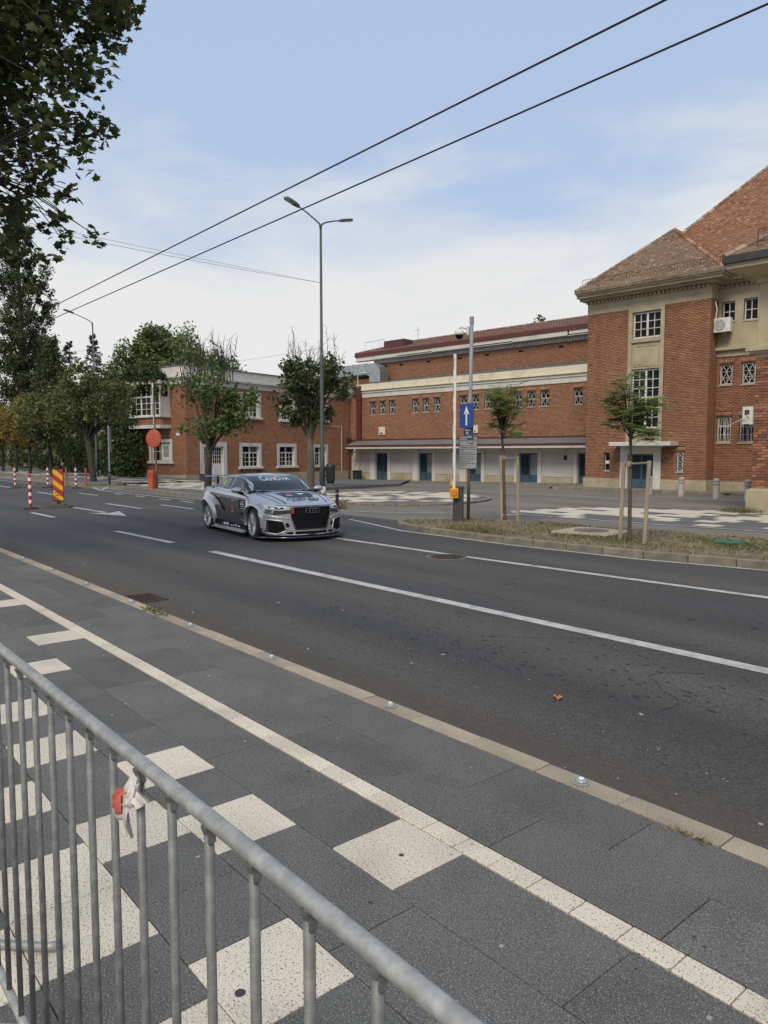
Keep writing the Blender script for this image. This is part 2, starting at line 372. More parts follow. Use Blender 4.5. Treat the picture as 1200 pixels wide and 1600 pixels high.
# ground: one sheet to the horizon, the yard dips gently towards the buildings
gx = [-3000,-1200,-500,-250,-150,-110,-90,-75,-60,-52,-46,-40,-34,-28.7,-24,-20,-16,-12,-8,-4,0,5,12,25,60,150,500,1500]
gy = [-1500,-500,-150,-40,-8,3.1,8,13,15,17,19,22,25,28,31,34,37,40,43,46,60,90,150,300,700,1500,3000]
gv = [(x, y, (zg(x, y) if y > 3.2 else -0.12) - 0.004) for y in gy for x in gx]
nx = len(gx); gf = [(j*nx+i, j*nx+i+1, (j+1)*nx+i+1, (j+1)*nx+i) for j in range(len(gy)-1) for i in range(nx-1)]
GROUND = MB().add(gv, gf).build('ground', A_LOT, kind='structure', label='worn grey asphalt yard sloping gently down to the brick buildings')
road = MB(); xs = [-900,-300,-150,-90,-60,-40,-25,-12,-4,6,30,80]
for a, b_ in zip(xs, xs[1:]): road.quad((a,3.18,ROADZ),(b_,3.18,ROADZ),(b_,13.0,ROADZ),(a,13.0,ROADZ))
ROAD = road.build('road', A_ROAD, kind='structure', label='dark asphalt street crossing in front of the pavement')
# dust swept against the near kerb, worn patch ahead of the car (thin sheets, 4 mm up, ragged edges)
def ragged(x0, x1, yc, w0, w1, step=0.35):
    b = MB(); n = int((x1-x0)/step); pr = None
    for i in range(n+1):
        x = x0 + (x1-x0)*i/n; a = (yc - w0*random.uniform(.75,1), yc + w1*random.uniform(.5,1.2)); cur = ((x,a[0]),(x,a[1]))
        if pr: b.quad((pr[0][0],pr[0][1],ROADZ+0.003),(x,a[0],ROADZ+0.003),(x,a[1],ROADZ+0.003),(pr[1][0],pr[1][1],ROADZ+0.003))
        pr = cur
    return b
DUST = bpy.data.materials.new('road_dust'); DUST.use_nodes = True
_t = DUST.node_tree; _b = _t.nodes['Principled BSDF']; _b.inputs['Base Color'].default_value = (0.150,0.128,0.095,1); _b.inputs['Roughness'].default_value = 0.95
_tc = N(_t,'ShaderNodeTexCoord'); _n = N(_t,'ShaderNodeTexNoise'); _n.inputs['Scale'].default_value = 7; _n.inputs['Detail'].default_value = 9; _n.inputs['Roughness'].default_value = 0.72; _t.links.new(_tc.outputs['Object'],_n.inputs['Vector'])
_sx = N(_t,'ShaderNodeSeparateXYZ'); _t.links.new(_tc.outputs['Object'],_sx.inputs[0])
_m1 = N(_t,'ShaderNodeMapRange'); _m1.inputs['From Min'].default_value = 3.2; _m1.inputs['From Max'].default_value = 4.05; _m1.inputs['To Min'].default_value = 0.85; _m1.inputs['To Max'].default_value = -0.1; _t.links.new(_sx.outputs['Y'],_m1.inputs['Value'])
_a = N(_t,'ShaderNodeMath',operation='ADD'); _t.links.new(_n.outputs['Fac'],_a.inputs[0]); _t.links.new(_m1.outputs[0],_a.inputs[1])
_m2 = N(_t,'ShaderNodeMapRange'); _m2.inputs['From Min'].default_value = 0.55; _m2.inputs['From Max'].default_value = 1.25; _m2.inputs['To Max'].default_value = 0.5; _t.links.new(_a.outputs[0],_m2.inputs['Value']); _t.links.new(_m2.outputs[0],_b.inputs['Alpha'])
MB().quad((-60,3.19,ROADZ+0.004),(12,3.19,ROADZ+0.004),(12,4.1,ROADZ+0.004),(-60,4.1,ROADZ+0.004)).build('dust_strip', DUST, ROAD, kind='stuff')

def strip(b, pts, w, z=None, lift=0.004):
    pts = [Vector((*p, 0)) for p in pts]
    for p, q in zip(pts, pts[1:]):
        d = (q-p).normalized(); n = Vector((-d.y, d.x, 0)) * w/2
        zz = [(ROADZ if z is None else zg(v.x, v.y)) + lift for v in (p, q)]
        b.quad((p-n).to_tuple()[:2]+(zz[0],), (q-n).to_tuple()[:2]+(zz[1],), (q+n).to_tuple()[:2]+(zz[1],), (p+n).to_tuple()[:2]+(zz[0],))
def marking(pts, w, z=None, lift=0.004, name='road_marking'):
    b = MB(); strip(b, pts, w, z, lift); return b.build(name, PAINT, ROAD)
marking([(-12.3,6.24),(-6,6.27),(30,6.30)], 0.17, name='lane_line')
marking([(-13.2,9.24),(-9,9.28),(-5.9,9.42),(-2,9.60),(30,10.4)], 0.14, name='lane_line')
marking([(-15.9,12.2),(-14.2,11.72),(-12.7,11.30),(-9.4,11.17),(-6.7,11.32),(-4.8,11.72),(4,12.4)], 0.10, name='edge_line')
for x in (-15.45, -22.9+0.2, -30.5, -38, -46, -54, -64):
    marking([(x-1.48, 6.2),(x+1.46, 6.25)] if x > -20 else [(x-1.2, 6.2),(x+1.0, 6.22)], 0.15, name='lane_dash')
for x, y in ((-24.9,9.37),(-34.6,9.68),(-43.5,9.95),(-52,10.0),(-62,10.0)): marking([(x-1.6,y),(x+1.6,y)], 0.14, name='lane_dash')
for x, y in ((-23.3,10.6),(-33,10.9)): marking([(x-1.3,y),(x+1.2,y)], 0.13, name='lane_dash')
for x in (-32.3,-29.85,-27.4,-25.4): marking([(x-.62,12.0),(x+.55,11.95)], 0.12, name='lane_dash')
marking([(-35.6,12.3),(-39.3,14.0)], 0.12, name='corner_line'); marking([(-39.2,13.2),(-35.6,12.45),(-26,12.5)], 0.12, name='corner_line')
marking([(-90,12.2),(-46,12.2)], 0.12, name='edge_line')
marking([(-90,4.9),(-23,4.95)], 0.12, name='lane_line')
arrow = MB(); z_ = ROADZ+0.004
arrow.quad((-25.3,7.80,z_),(-22.5,7.86,z_),(-22.5,8.0,z_),(-25.3,7.94,z_)); arrow.add([(-22.7,7.42,z_),(-20.8,7.93,z_),(-22.7,8.42,z_),(-22.2,7.93,z_)],[(0,1,2,3)])
arrow.build('lane_arrow', PAINT, ROAD)

# ---- near pavement: every tile a piece
PAVE = MB().quad((-400,-4,-0.022),(30,-4,-0.022),(30,3.10,-0.022),(-400,3.10,-0.022)).build('pavement', BED, kind='structure', label='pavement of dark grey washed tiles with scattered cream tiles and a cream strip')
phase = {0.6: -2.42, 1.0: -2.20, 1.4: -3.15, 1.8: -2.48, 0.2: -2.0, -0.2: -2.3, -0.6: -2.1}
creams = {(1.8,0),(1.0,0),(1.4,0),(1.4,-2),(1.8,-12),(1.4,-8),(1.0,-8),(1.0,-6),(0.6,-4),(1.0,-3),(0.6,-2),(0.6,-1),(0.6,1),(1.8,-17),(1.4,-14),(1.0,-12),(0.6,-9),(0.6,-7),(1.4,7),(0.2,-2),(0.2,-5),(0.2,2),(-0.2,-1)}
cr_, gr_ = [], []
for y0, ph in phase.items():
    k = -40; wide = 0
    while k < 9:
        x = ph + 0.4*k
        if (y0, k) in creams: cr_.append((x, x+0.4, y0, y0+0.4)); k += 1; continue
        if (y0, k+1) not in creams and (k + int(y0*5)) % 2 == 0: gr_.append((x, x+0.8, y0, y0+0.4)); k += 2
        else: gr_.append((x, x+0.4, y0, y0+0.4)); k += 1
for r_i, (ya, yb) in enumerate(((2.325,2.70),(2.70,3.08))):
    for k in range(-22, 5): gr_.append((k*0.8 + 0.35*r_i - 0.45, k*0.8 + 0.8 + 0.35*r_i - 0.45, ya, yb))
tilelist('cream_tile', cr_, 0.0, T_CREAM, PAVE, 0.03, 300, 0.002, jig=0.0012)
tilelist('grey_tile', gr_, 0.0, T_GREY, PAVE, 0.03, 240, 0.0022, jig=0.0012)
tilelist('strip_tile', [(k*0.2-0.55, k*0.2-0.35, 2.205, 2.32) for k in range(-75, 12)], 0.0, T_CREAM, PAVE, 0.03, 87, 0.0025, jig=0.001)
MB().quad((-400,-4,-.005),(-14,-4,-.005),(-14,3.08,-.005),(-400,3.08,-.005)).build('far_paving', T_GREY, PAVE, kind='stuff')
tilelist('cream_tile', [(-400,-15.55,2.205,2.32)], 0.0, T_CREAM, PAVE, 0.03, 1)
tilelist('kerb_stone', [(k*0.5-0.9, k*0.5-0.4, 3.083, 3.225) for k in range(-60, 9)], 0.004, KERB, PAVE, 0.14, 69, 0.003, jig=0.003)
MB().box(-400,-31,3.083,3.225,-0.13,0.004).build('kerb_run', KERB, PAVE, kind='stuff')

def poly_sheet(name, poly, zlift, m, parent=None, zfun=zg, grid=None, **kw):
    bm = bmesh.new(); bm.faces.new([bm.verts.new((x, y, 0)) for x, y in poly]); bm.normal_update()
    if bm.faces[0] if False else False: pass
    for f in bm.faces:
        if f.normal.z < 0: f.normal_flip()
    bmesh.ops.triangulate(bm, faces=bm.faces[:])
    for _ in range(3): bmesh.ops.subdivide_edges(bm, edges=bm.edges[:], cuts=1, use_grid_fill=True)
    for v in bm.verts: v.co.z = zfun(v.co.x, v.co.y) + zlift
    me = bpy.data.meshes.new(name); bm.to_mesh(me); bm.free(); me.materials.append(m); return link(name, me, parent, **kw)
def resample(pts, step):
    pts = [Vector((*p, 0)) for p in pts]; L = [0]
    for p, q in zip(pts, pts[1:]): L.append(L[-1] + (q-p).length)
    n = max(1, round(L[-1]/step)); outp = []
    for i in range(n+1):
        d = L[-1]*i/n
        for j in range(len(pts)-1):
            if d <= L[j+1] + 1e-6: t = (d-L[j])/(L[j+1]-L[j]); outp.append(pts[j].lerp(pts[j+1], t)); break
    return outp
def smooth_line(pts, n=3):
    for _ in range(n):
        q = [pts[0]]
        for a, b in zip(pts, pts[1:]): q += [(a[0]*.75+b[0]*.25, a[1]*.75+b[1]*.25), (a[0]*.25+b[0]*.75, a[1]*.25+b[1]*.75)]
        pts = q + [pts[-1]]
    return pts
def kerb_line(pts, step, w, zb, zt, m, parent, zfun=None, name='kerb_stone', maxn=300):
    P = resample(pts, step)
    for i, (p, q) in enumerate(zip(P, P[1:])):
        d = q - p; L = d.length; c = (p+q)/2; z0 = 0 if zfun is None else zfun(c.x, c.y)
        Mx = Matrix.Translation((c.x, c.y, z0)) @ Matrix.Rotation(math.atan2(d.y, d.x) + random.uniform(-.006,.006), 4, 'Z')
        key = (name, round(L, 2), w, zb, zt, m.name)
        if key not in KC: KC[key] = MB().cbox(-L/2+.004, L/2-.004, -w/2, w/2, zb, zt, 0.012).mesh(name, m)
        link(name, KC[key], parent, M=Mx @ Matrix.Translation((0, random.uniform(-.004,.004), random.uniform(-.004,.004))))
KC = {}
# ---- far pavement along the ivy wall and before the gatehouse
FARP = poly_sheet('far_pavement', [(-41.5,13.75),(-43.1,13.5),(-50,14.6),(-59.8,16.0),(-72,16.2),(-130,17.2),(-130,26),(-70,24),(-52,22),(-43,21.5),(-41.0,16)], 0.06, T_FAR, kind='structure', zfun=lambda x,y:-0.06, label='far pavement of grey tiles along the ivy wall')
kerb_line([(-41.2,15.6),(-41.5,13.75),(-43.1,13.5),(-50,14.6),(-59.8,16.0),(-72,16.2),(-110,16.9)], 1.0, 0.16, -0.2, 0.03, KERB2, FARP)
CORN = poly_sheet('corner_pavement', [(-37.4,14.0),(-34.8,13.95),(-28.5,13.6),(-26.9,13.7),(-26.6,14.6),(-28.5,17),(-31.0,22.5),(-34,30),(-44,40),(-52,40),(-48,22.5),(-44,21.2),(-38.2,17)], 0.06, T_FAR, kind='structure', zfun=lambda x,y:-0.06+min(0,(zg(x,y)+.13)), label='corner pavement with cream tiles in front of the gatehouse')
kerb_line([(-38.2,17),(-37.4,14.0),(-34.8,13.95),(-28.5,13.6),(-26.9,13.75),(-26.6,14.6),(-28.5,17),(-30.9,22.5),(-33.9,30)], 0.9, 0.16, -0.25, 0.03, KERB2, CORN, zfun=lambda x,y: min(0, zg(x,y)+.13))
rr = random.Random(3); cl_ = []
for j in range(9):
    for i in range(26):
        x = -43 + i*0.6 + 0.3*(j%2); y = 15.0 + j*0.6
        if rr.random() < 0.52 and x > -40 + (y-15)*-0.5 and x < -29.5 - (y-15)*0.5: cl_.append((x, x+.6, y, y+.6))
tilelist('cream_tile', cl_, 0.004, T_FARC, CORN, 0.01, 60, 0.004, zf=lambda x,y: min(0,zg(x,y)+.13))
cl_ = [(x, x+.6, y, y+.6) for j in range(9) for i in range(60) for x, y in [(-78+i*0.6+.3*(j%2), 16.6+j*.6)] if rr.random() < 0.4 and y < 20.5]
tilelist('cream_tile', cl_, 0.004, T_FARC, FARP, 0.01, 0, 0.004)

# ---- patterned traffic islands and forecourt
def inside(p, poly):
    c = False
    for (x1,y1),(x2,y2) in zip(poly, poly[1:]+poly[:1]):
        if (y1 > p[1]) != (y2 > p[1]) and p[0] < (x2-x1)*(p[1]-y1)/(y2-y1)+x1: c = not c
    return c
isl = smooth_line([(-27.4,17.4),(-25.5,16.3),(-20.6,15.7),(-18.6,17.4),(-18.7,20.2),(-20.5,23.5),(-24.6,25.4),(-27.9,23.0),(-27.4,17.4)], 2)
ISL2 = poly_sheet('traffic_island', isl[:-1], 0.06, T_FAR, kind='structure', label='traffic island paved in cream and grey tiles beside the lamp post')
kerb_line(isl, 0.8, 0.14, -0.1, 0.075, KERB2, ISL2, zfun=zg)
def pattern(poly, x0, x1, y0, y1, w, dens, seed):
    r2 = random.Random(seed); o = []; j = 0; y = y0
    while y < y1:
        x = x0 + (w/2 if j % 2 else 0) + r2.choice((0, w*.25))
        while x < x1:
            if r2.random() < dens(x, y) and all(inside(p, poly) for p in ((x,y),(x+w,y),(x,y+w),(x+w,y+w))): o.append((x, x+w, y, y+w))
            x += w
        y += w; j += 1
    return o
tilelist('cream_tile', pattern(isl, -28, -18.4, 15.8, 25, 0.6, lambda x, y: 0.40 + 0.45*((y-16)/9) + 0.2*math.sin(x*1.3), 5), 0.064, T_FARC, ISL2, 0.01, 120, 0.004, zf=zg)
fc = [(-15.3,18.1),(-14.2,17.35),(-7.3,17.95),(6,19.6),(6,27),(-9.6,25.3),(-14.8,22.8),(-16.0,20.6)]
FORE = poly_sheet('forecourt', fc, 0.006, T_FAR, kind='structure', label='forecourt paved in grey tiles with a ragged band of cream tiles before the tower')
tilelist('cream_tile', pattern(fc, -16.2, 5, 17.6, 26.5, 0.6, lambda x, y: min(0.82, max(0, (y - 18.0 - 0.10*(x+14))*0.20 + 0.06 + 0.10*max(0,-10.5-x))) if y < 22.6 else 0.9, 11), 0.011, T_FARC, FORE, 0.01, 220, 0.004, zf=zg)
marking([(-15.1,18.0),(-14.2,17.42),(-10,17.62),(-7.3,17.95+.06),(5,19.5)], 0.12, z=1, lift=0.011, name='edge_line')
marking([(-21.9,15.2),(-18.4,13.9)], 0.11, z=1, name='bay_line'); marking([(-18.3,13.9),(-16.6,15.0),(-16,16)], 0.11, z=1, name='bay_line')

def band(name, poly, m, lift, parent=None, **kw): return poly_sheet(name, poly, lift, m, parent, **kw)

b = MB(); r_ = random.Random(33)
for i in range(20):                                                # trodden gum and drips on the slabs
    x, y = r_.uniform(-7,-.3), r_.uniform(.7,3.0); q = r_.uniform(.004,.011); n = 9
    b.add([(x+q*math.cos(k*2*math.pi/n)*r_.uniform(.8,1.2), y+q*.9*math.sin(k*2*math.pi/n)*r_.uniform(.8,1.2), .0022) for k in range(n)],[tuple(range(n))])
for x, y, q in ((-2.24,1.99,.011),(-1.97,1.07,.018)): b.add([(x+q*math.cos(k*.7),y+q*math.sin(k*.7),.0024) for k in range(9)],[tuple(range(9))])
b.build('gum_spot', mat('gum',(.045,.043,.040),.8), PAVE, kind='stuff')

b = MB(); r_ = random.Random(55)
for x, y, L, a in ((-2.6,4.75,1.4,.5),(-4.9,5.35,2.2,.1),(-8.5,7.1,3.0,.2),(-13,4.6,2.5,-.15),(-5.5,10.0,2.0,.3)):   # hairline cracks
    pts = [Vector((x,y,ROADZ+.0036))]
    for k in range(14): a += r_.gauss(0,.35); pts.append(pts[-1]+Vector((math.cos(a),math.sin(a),0))*L/14)
    for p, q in zip(pts, pts[1:]): d = (q-p).normalized(); n = Vector((-d.y,d.x,0))*r_.uniform(.002,.005); b.quad(p-n,q-n,q+n,p+n)
for k in range(90):                                                # oil drips down the lane centres
    x = r_.uniform(-20,3); y = r_.choice((4.9,7.8))+r_.gauss(0,.16); q = r_.uniform(.008,.03); b.add([(x+1.6*q*math.cos(j*.785)*r_.uniform(.6,1.2),y+q*math.sin(j*.785)*r_.uniform(.6,1.2),ROADZ+.0034) for j in range(8)],[tuple(range(8))])
b.build('crack_and_drip', mat('tar_drip',(.024,.0235,.023),.6), ROAD, kind='stuff')
# ================================================================== buildings
BR_STOPS = [(0.0,(0.20,0.088,0.050)),(0.35,(0.325,0.145,0.080)),(0.6,(0.40,0.185,0.103)),(0.85,(0.47,0.235,0.135)),(1.0,(0.52,0.33,0.21))]
BR_TOWER = tint_mat('brick_tower', [(p,(c[0]*.90,c[1]*.97,c[2]*1.03)) for p,c in BR_STOPS], stain=(0.165,0.078,0.050), stain_scale=0.75, stain_amt=0.6, streak=(1.2,1.2,.35), bump=0.3)
BR_HALL = tint_mat('brick_hall', [(p,(c[0]*.96,c[1]*1.06,c[2]*1.14)) for p,c in BR_STOPS], stain=(0.24,0.125,0.08), stain_scale=0.35, stain_amt=0.45, bump=0.3)
BR_GATE = tint_mat('brick_gatehouse', [(p,(c[0]*.93,c[1]*.99,c[2]*1.02)) for p,c in BR_STOPS], stain=(0.20,0.09,0.052), stain_scale=0.4, stain_amt=0.4, bump=0.3)
MORTAR = mat('mortar', (0.088,0.054,0.038), 0.95, col2=(0.06,0.038,0.028), scale=1.2, fine=0.2)
STONE = mat('stucco_beige', (0.42,0.36,0.24), 0.9, col2=(0.29,0.245,0.165), scale=1.1, mix=(0.40,0.72), detail=8, fine=0.12, fscale=40, bump=0.25, bscale=30)
PLINTH = mat('plinth_render', (0.42,0.355,0.25), 0.92, col2=(0.27,0.22,0.15), scale=0.9, mix=(0.38,0.7), detail=8, fine=0.15, fscale=30, bump=0.3, bscale=25)
CREAM = mat('cream_band', (0.66,0.59,0.45), 0.85, col2=(0.36,0.31,0.23), scale=1.6, mix=(0.52,0.80), detail=9, fine=0.08, streak=(1,1,0.4))
CREAM2 = mat('pale_render', (0.56,0.54,0.49), 0.85, col2=(0.38,0.36,0.32), scale=1.4, mix=(0.48,0.80), detail=8, fine=0.08, streak=(1,1,0.4))
WHITEP = mat('white_window_paint', (0.72,0.71,0.68), 0.5, col2=(0.55,0.54,0.50), scale=4, fine=0.05)
FADED = mat('faded_window_paint', (0.46,0.44,0.40), 0.6, col2=(0.33,0.31,0.28), scale=5, fine=0.1)
GREYR = mat('grey_render', (0.50,0.49,0.475), 0.9, col2=(0.40,0.385,0.365), scale=0.8, detail=7, fine=0.08)
FELT = mat('roofing_felt', (0.115,0.115,0.112), 0.9, col2=(0.165,0.16,0.15), scale=1.2, detail=7, fine=0.2, streak=(0.5,3,1))
OXIDE = mat('red_oxide_metal', (0.120,0.030,0.026), 0.6, col2=(0.075,0.024,0.022), scale=3, fine=0.1)
BLUED = mat('blue_door_paint', (0.050,0.098,0.145), 0.6, col2=(0.032,0.062,0.092), scale=2.2, fine=0.1)
IRON = mat('wrought_iron', (0.030,0.022,0.020), 0.7, col2=(0.075,0.035,0.022), scale=14)
ZINC = mat('galvanised_duct', (0.50,0.52,0.54), 0.42, metal=0.85, col2=(0.36,0.38,0.40), scale=3)
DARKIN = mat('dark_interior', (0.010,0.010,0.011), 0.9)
ACW = mat('ac_plastic', (0.66,0.65,0.60), 0.5, col2=(0.56,0.55,0.50), scale=6)
def glass_mat(name, col, rough=0.04, wob=0.05, spec=0.5):
    m = mat(name, col, rough, spec=spec, col2=tuple(c*2.2+0.006 for c in col), scale=1.3, mix=(0.5,0.8)); t = m.node_tree; b = t.nodes['Principled BSDF']
    tcn = N(t,'ShaderNodeTexCoord'); no = N(t,'ShaderNodeTexNoise'); no.inputs['Scale'].default_value = 1.6; t.links.new(tcn.outputs['Object'],no.inputs['Vector'])
    bu = N(t,'ShaderNodeBump'); bu.inputs['Strength'].default_value = wob; bu.inputs['Distance'].default_value = 0.3; t.links.new(no.outputs['Fac'],bu.inputs['Height']); t.links.new(bu.outputs[0],b.inputs['Normal']); return m
CURT = glass_mat('curtained_glass', (0.105,0.10,0.092), spec=.16)
GLASS = glass_mat('old_window_glass', (0.006,0.0065,0.007), spec=0.16)
TILE_T = tint_mat('roof_tile', [(0,(0.125,0.080,0.058)),(0.4,(0.215,0.135,0.092)),(0.7,(0.285,0.185,0.128)),(1,(0.40,0.31,0.235))], stain=(0.24,0.195,0.145), stain_scale=0.55, stain_amt=0.8, bump=0.3, bscale=30)
TILE_M = tint_mat('roof_tile_orange', [(0,(0.175,0.080,0.050)),(0.4,(0.275,0.135,0.082)),(0.7,(0.33,0.17,0.105)),(1,(0.42,0.26,0.175))], stain=(0.215,0.145,0.10), stain_scale=0.3, stain_amt=0.6, bump=0.3, bscale=30)
TILE_H = tint_mat('roof_tile_hall', [(0,(0.13,0.07,0.055)),(0.5,(0.21,0.115,0.090)),(1,(0.33,0.21,0.17))], stain=(0.18,0.155,0.14), stain_scale=0.5, stain_amt=0.7, bump=0.3, bscale=30)

def azdir(a):
    a = R(a); r, f = math.sin(a), math.cos(a); return (-_s*r - _c*f, _c*r - _s*f)
def rot_of(a): d = azdir(a); return math.atan2(d[1], d[0])

def pane_obj(fr, parent, a, b, z0, z1, d, m=GLASS, name='pane'):
    w, h = b-a, z1-z0; mm = MB().quad((-w/2,0,-h/2),(w/2,0,-h/2),(w/2,0,h/2),(-w/2,0,h/2)).mesh(name, m)
    Mx = fr.M() @ Matrix.Translation(((a+b)/2, -d, (z0+z1)/2)) @ Matrix.Rotation(random.uniform(-.012,.012),4,'X') @ Matrix.Rotation(random.uniform(-.012,.012),4,'Z')
    link(name, mm, parent, M=Mx)
def ring(b, fr, u0,u1,z0,z1, w, d0, d1, mi=0, bottom=True):
    Mx = fr.M()
    b.box(u0,u0+w,-d1,-d0,z0,z1,mi,Mx); b.box(u1-w,u1,-d1,-d0,z0,z1,mi,Mx); b.box(u0+w,u1-w,-d1,-d0,z1-w,z1,mi,Mx)
    if bottom: b.box(u0+w,u1-w,-d1,-d0,z0,z0+w,mi,Mx)
def window(fr, parent, u0,u1,z0,z1, d=-0.15, frame=0.06, mullions=(), transoms=(), cols=2, rows=3, bar=0.03, m=WHITEP, panes=True, label=None, name='window', glass=GLASS, curt=0.0):
    """frame, mullions, transoms and glazing bars in one mesh; panes are sub-parts"""
    b = MB(); ring(b, fr, u0,u1,z0,z1, frame, d-0.05, d+0.02); Mx = fr.M()
    us = [u0+frame, *[m_ for m_ in mullions], u1-frame]; zs = [z0+frame, *transoms, z1-frame]
    for x in mullions: b.box(x-.055,x+.055,-d-.03,-d+.045,z0+frame,z1-frame,0,Mx)
    for z in transoms:
        for a, c in zip(us, us[1:]): b.box(a+(.045 if a in mullions else 0),c-(.045 if c in mullions else 0),-d-.028,-d+.044,z-.045,z+.045,0,Mx)
    cells = []
    for i, (a, c) in enumerate(zip(us, us[1:])):
        for j, (e, g) in enumerate(zip(zs, zs[1:])):
            a2 = a + (.045 if i else 0); c2 = c - (.045 if i < len(us)-2 else 0); e2 = e + (.045 if j else 0); g2 = g - (.045 if j < len(zs)-2 else 0)
            nr = rows[j] if isinstance(rows, (list, tuple)) else rows; nc = cols[j] if isinstance(cols, (list, tuple)) else cols
            for k in range(1, nc): x = a2+(c2-a2)*k/nc; b.box(x-bar/2,x+bar/2,-d-.012,-d+.03,e2,g2,0,Mx)
            for k in range(1, nr): z = e2+(g2-e2)*k/nr; b.box(a2,c2,-d-.010,-d+.028,z-bar/2,z+bar/2,0,Mx)
            for q in range(nc):
                for r_ in range(nr): cells.append((a2+(c2-a2)*q/nc, a2+(c2-a2)*(q+1)/nc, e2+(g2-e2)*r_/nr, e2+(g2-e2)*(r_+1)/nr))
    w = b.build(name, m, parent, label=label)
    if panes:
        for (a,c,e,g) in cells: pane_obj(fr, w, a,c,e,g, d-.02, glass)
    else:
        mb = MB()
        for (a,c,e,g) in cells: mb.add([fr.P(a,d-.02+random.uniform(0,.008),e),fr.P(c,d-.02+random.uniform(0,.008),e),fr.P(c,d-.02+random.uniform(0,.008),g),fr.P(a,d-.02,g)],[(0,1,2,3)],1 if random.random() < curt else 0)
        mb.build('glazing', [glass, CURT], w)
    return w
def lattice(fr, parent, u0,u1,z0,z1, d, kind='diamond', m=FADED, bar=0.022, n=2):
    """window grille of flat bars"""
    b = MB(); Mx = fr.M(); ring(b, fr, u0,u1,z0,z1, 0.035, d-.02, d+.012)
    def seg(p, q): b.tube([fr.P(p[0],d,p[1]), fr.P(q[0],d,q[1])], bar/2, 4)
    w, h = u1-u0, z1-z0
    if kind == 'diamond':
        for k in range(-n, n*2+1):
            for sgn in (1, -1):
                # lines through (u0 + k*w/n, z0) with slope of h/(w) * n/2
                sl = sgn * h/w*1.25; pts = []
                x0 = u0 + k*w/n
                for uu in (u0, u1):
                    zz = z0 + sl*(uu-x0) if sgn > 0 else z0 + sl*(uu-x0)
                    if z0-1e-6 <= zz <= z1+1e-6: pts.append((uu,zz))
                for zz in (z0, z1):
                    uu = x0 + (zz-z0)/sl
                    if u0 < uu < u1: pts.append((uu,zz))
                if len(pts) >= 2: seg(pts[0], pts[1])
    elif kind == 'cross':
        for j in range(n):
            e, g = z0+h*j/n, z0+h*(j+1)/n; seg((u0,e),(u1,g)); seg((u0,g),(u1,e)); 
            if j: seg((u0,e),(u1,e))
    elif kind == 'rays':
        for k, (a, c) in enumerate(((.12,.30),(.30,.18),(.38,.58),(.52,.44),(.62,.62),(.70,.86),(.86,.74))): seg((u0+w*a,z1),(u0+w*c,z0))
        for q in (.3,.62): seg((u0,z0+h*q),(u1,z0+h*q))
    return b.build('grille', m, parent)
def roof_tiles(o, ux, sv, poly, tw, th, m, parent, name='roof_tiles', lift=0.03, big=None):
    """overlapping flat tiles on a sloping plane, as relief clipped to a polygon in (u, s)"""
    o, ux, sv = Vector(o), Vector(ux), Vector(sv); nrm = ux.cross(sv).normalized()
    if nrm.z < 0: nrm = -nrm
    us = [p[0] for p in poly]; ss = [p[1] for p in poly]; V = []; F = []; T = []
    r = 0; s = min(ss)
    while s < max(ss):
        u = min(us) - (tw/2 if r % 2 else 0)
        while u < max(us):
            if inside((u+tw/2, s+th/2), poly):
                j = random.uniform(-.012,.012); l = lift + random.uniform(-.008,.010); g = tw*.04
                p = [o+ux*(u+g)+sv*(s+j)+nrm*l, o+ux*(u+tw-g)+sv*(s+j)+nrm*(l+random.uniform(-.004,.004)), o+ux*(u+tw-g)+sv*(s+th*1.05)+nrm*.004, o+ux*(u+g)+sv*(s+th*1.05)+nrm*.004]
                q = [o+ux*(u+g)+sv*(s+j), o+ux*(u+tw-g)+sv*(s+j)]
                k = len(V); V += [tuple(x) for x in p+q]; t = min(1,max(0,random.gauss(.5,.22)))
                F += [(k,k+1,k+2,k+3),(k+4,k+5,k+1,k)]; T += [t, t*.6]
            u += tw
        s += th; r += 1
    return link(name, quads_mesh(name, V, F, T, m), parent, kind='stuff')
def roof_plane(o, ux, sv, poly, m, parent, name='roof'):
    o, ux, sv = Vector(o), Vector(ux), Vector(sv)
    return MB().add([o+ux*a+sv*b for a, b in poly], [tuple(range(len(poly)))]).build(name, m, parent)
def ridge(pts, parent, m, rad=0.11, name='ridge_tile', step=0.38):
    b = MB(); P_ = [Vector(p) for p in pts]
    for p, q in zip(P_, P_[1:]):
        n = max(1, int((q-p).length/step))
        for i in range(n):
            a, c = p.lerp(q, i/n), p.lerp(q, (i+1.08)/n); b.tube([a, c], [rad*1.12, rad*.92], 7, tint=random.random())
    return b.build(name, m, parent, kind='stuff')
def snow_guard(pts, parent, h=0.38, name='snow_guard', step=0.16):
    b = MB(); P_ = [Vector(p) for p in pts]
    for p, q in zip(P_, P_[1:]):
        for z in (0.05, h): b.tube([p+Vector((0,0,z)), q+Vector((0,0,z))], .013, 4)
        n = int((q-p).length/step)
        for i in range(n+1):
            a = p.lerp(q, i/n); b.tube([a+Vector((0,0,-.08 if i%8==0 else .05)), a+Vector((0,0,h))], .014 if i%8==0 else .008, 4)
    return b.build(name, IRON, parent)

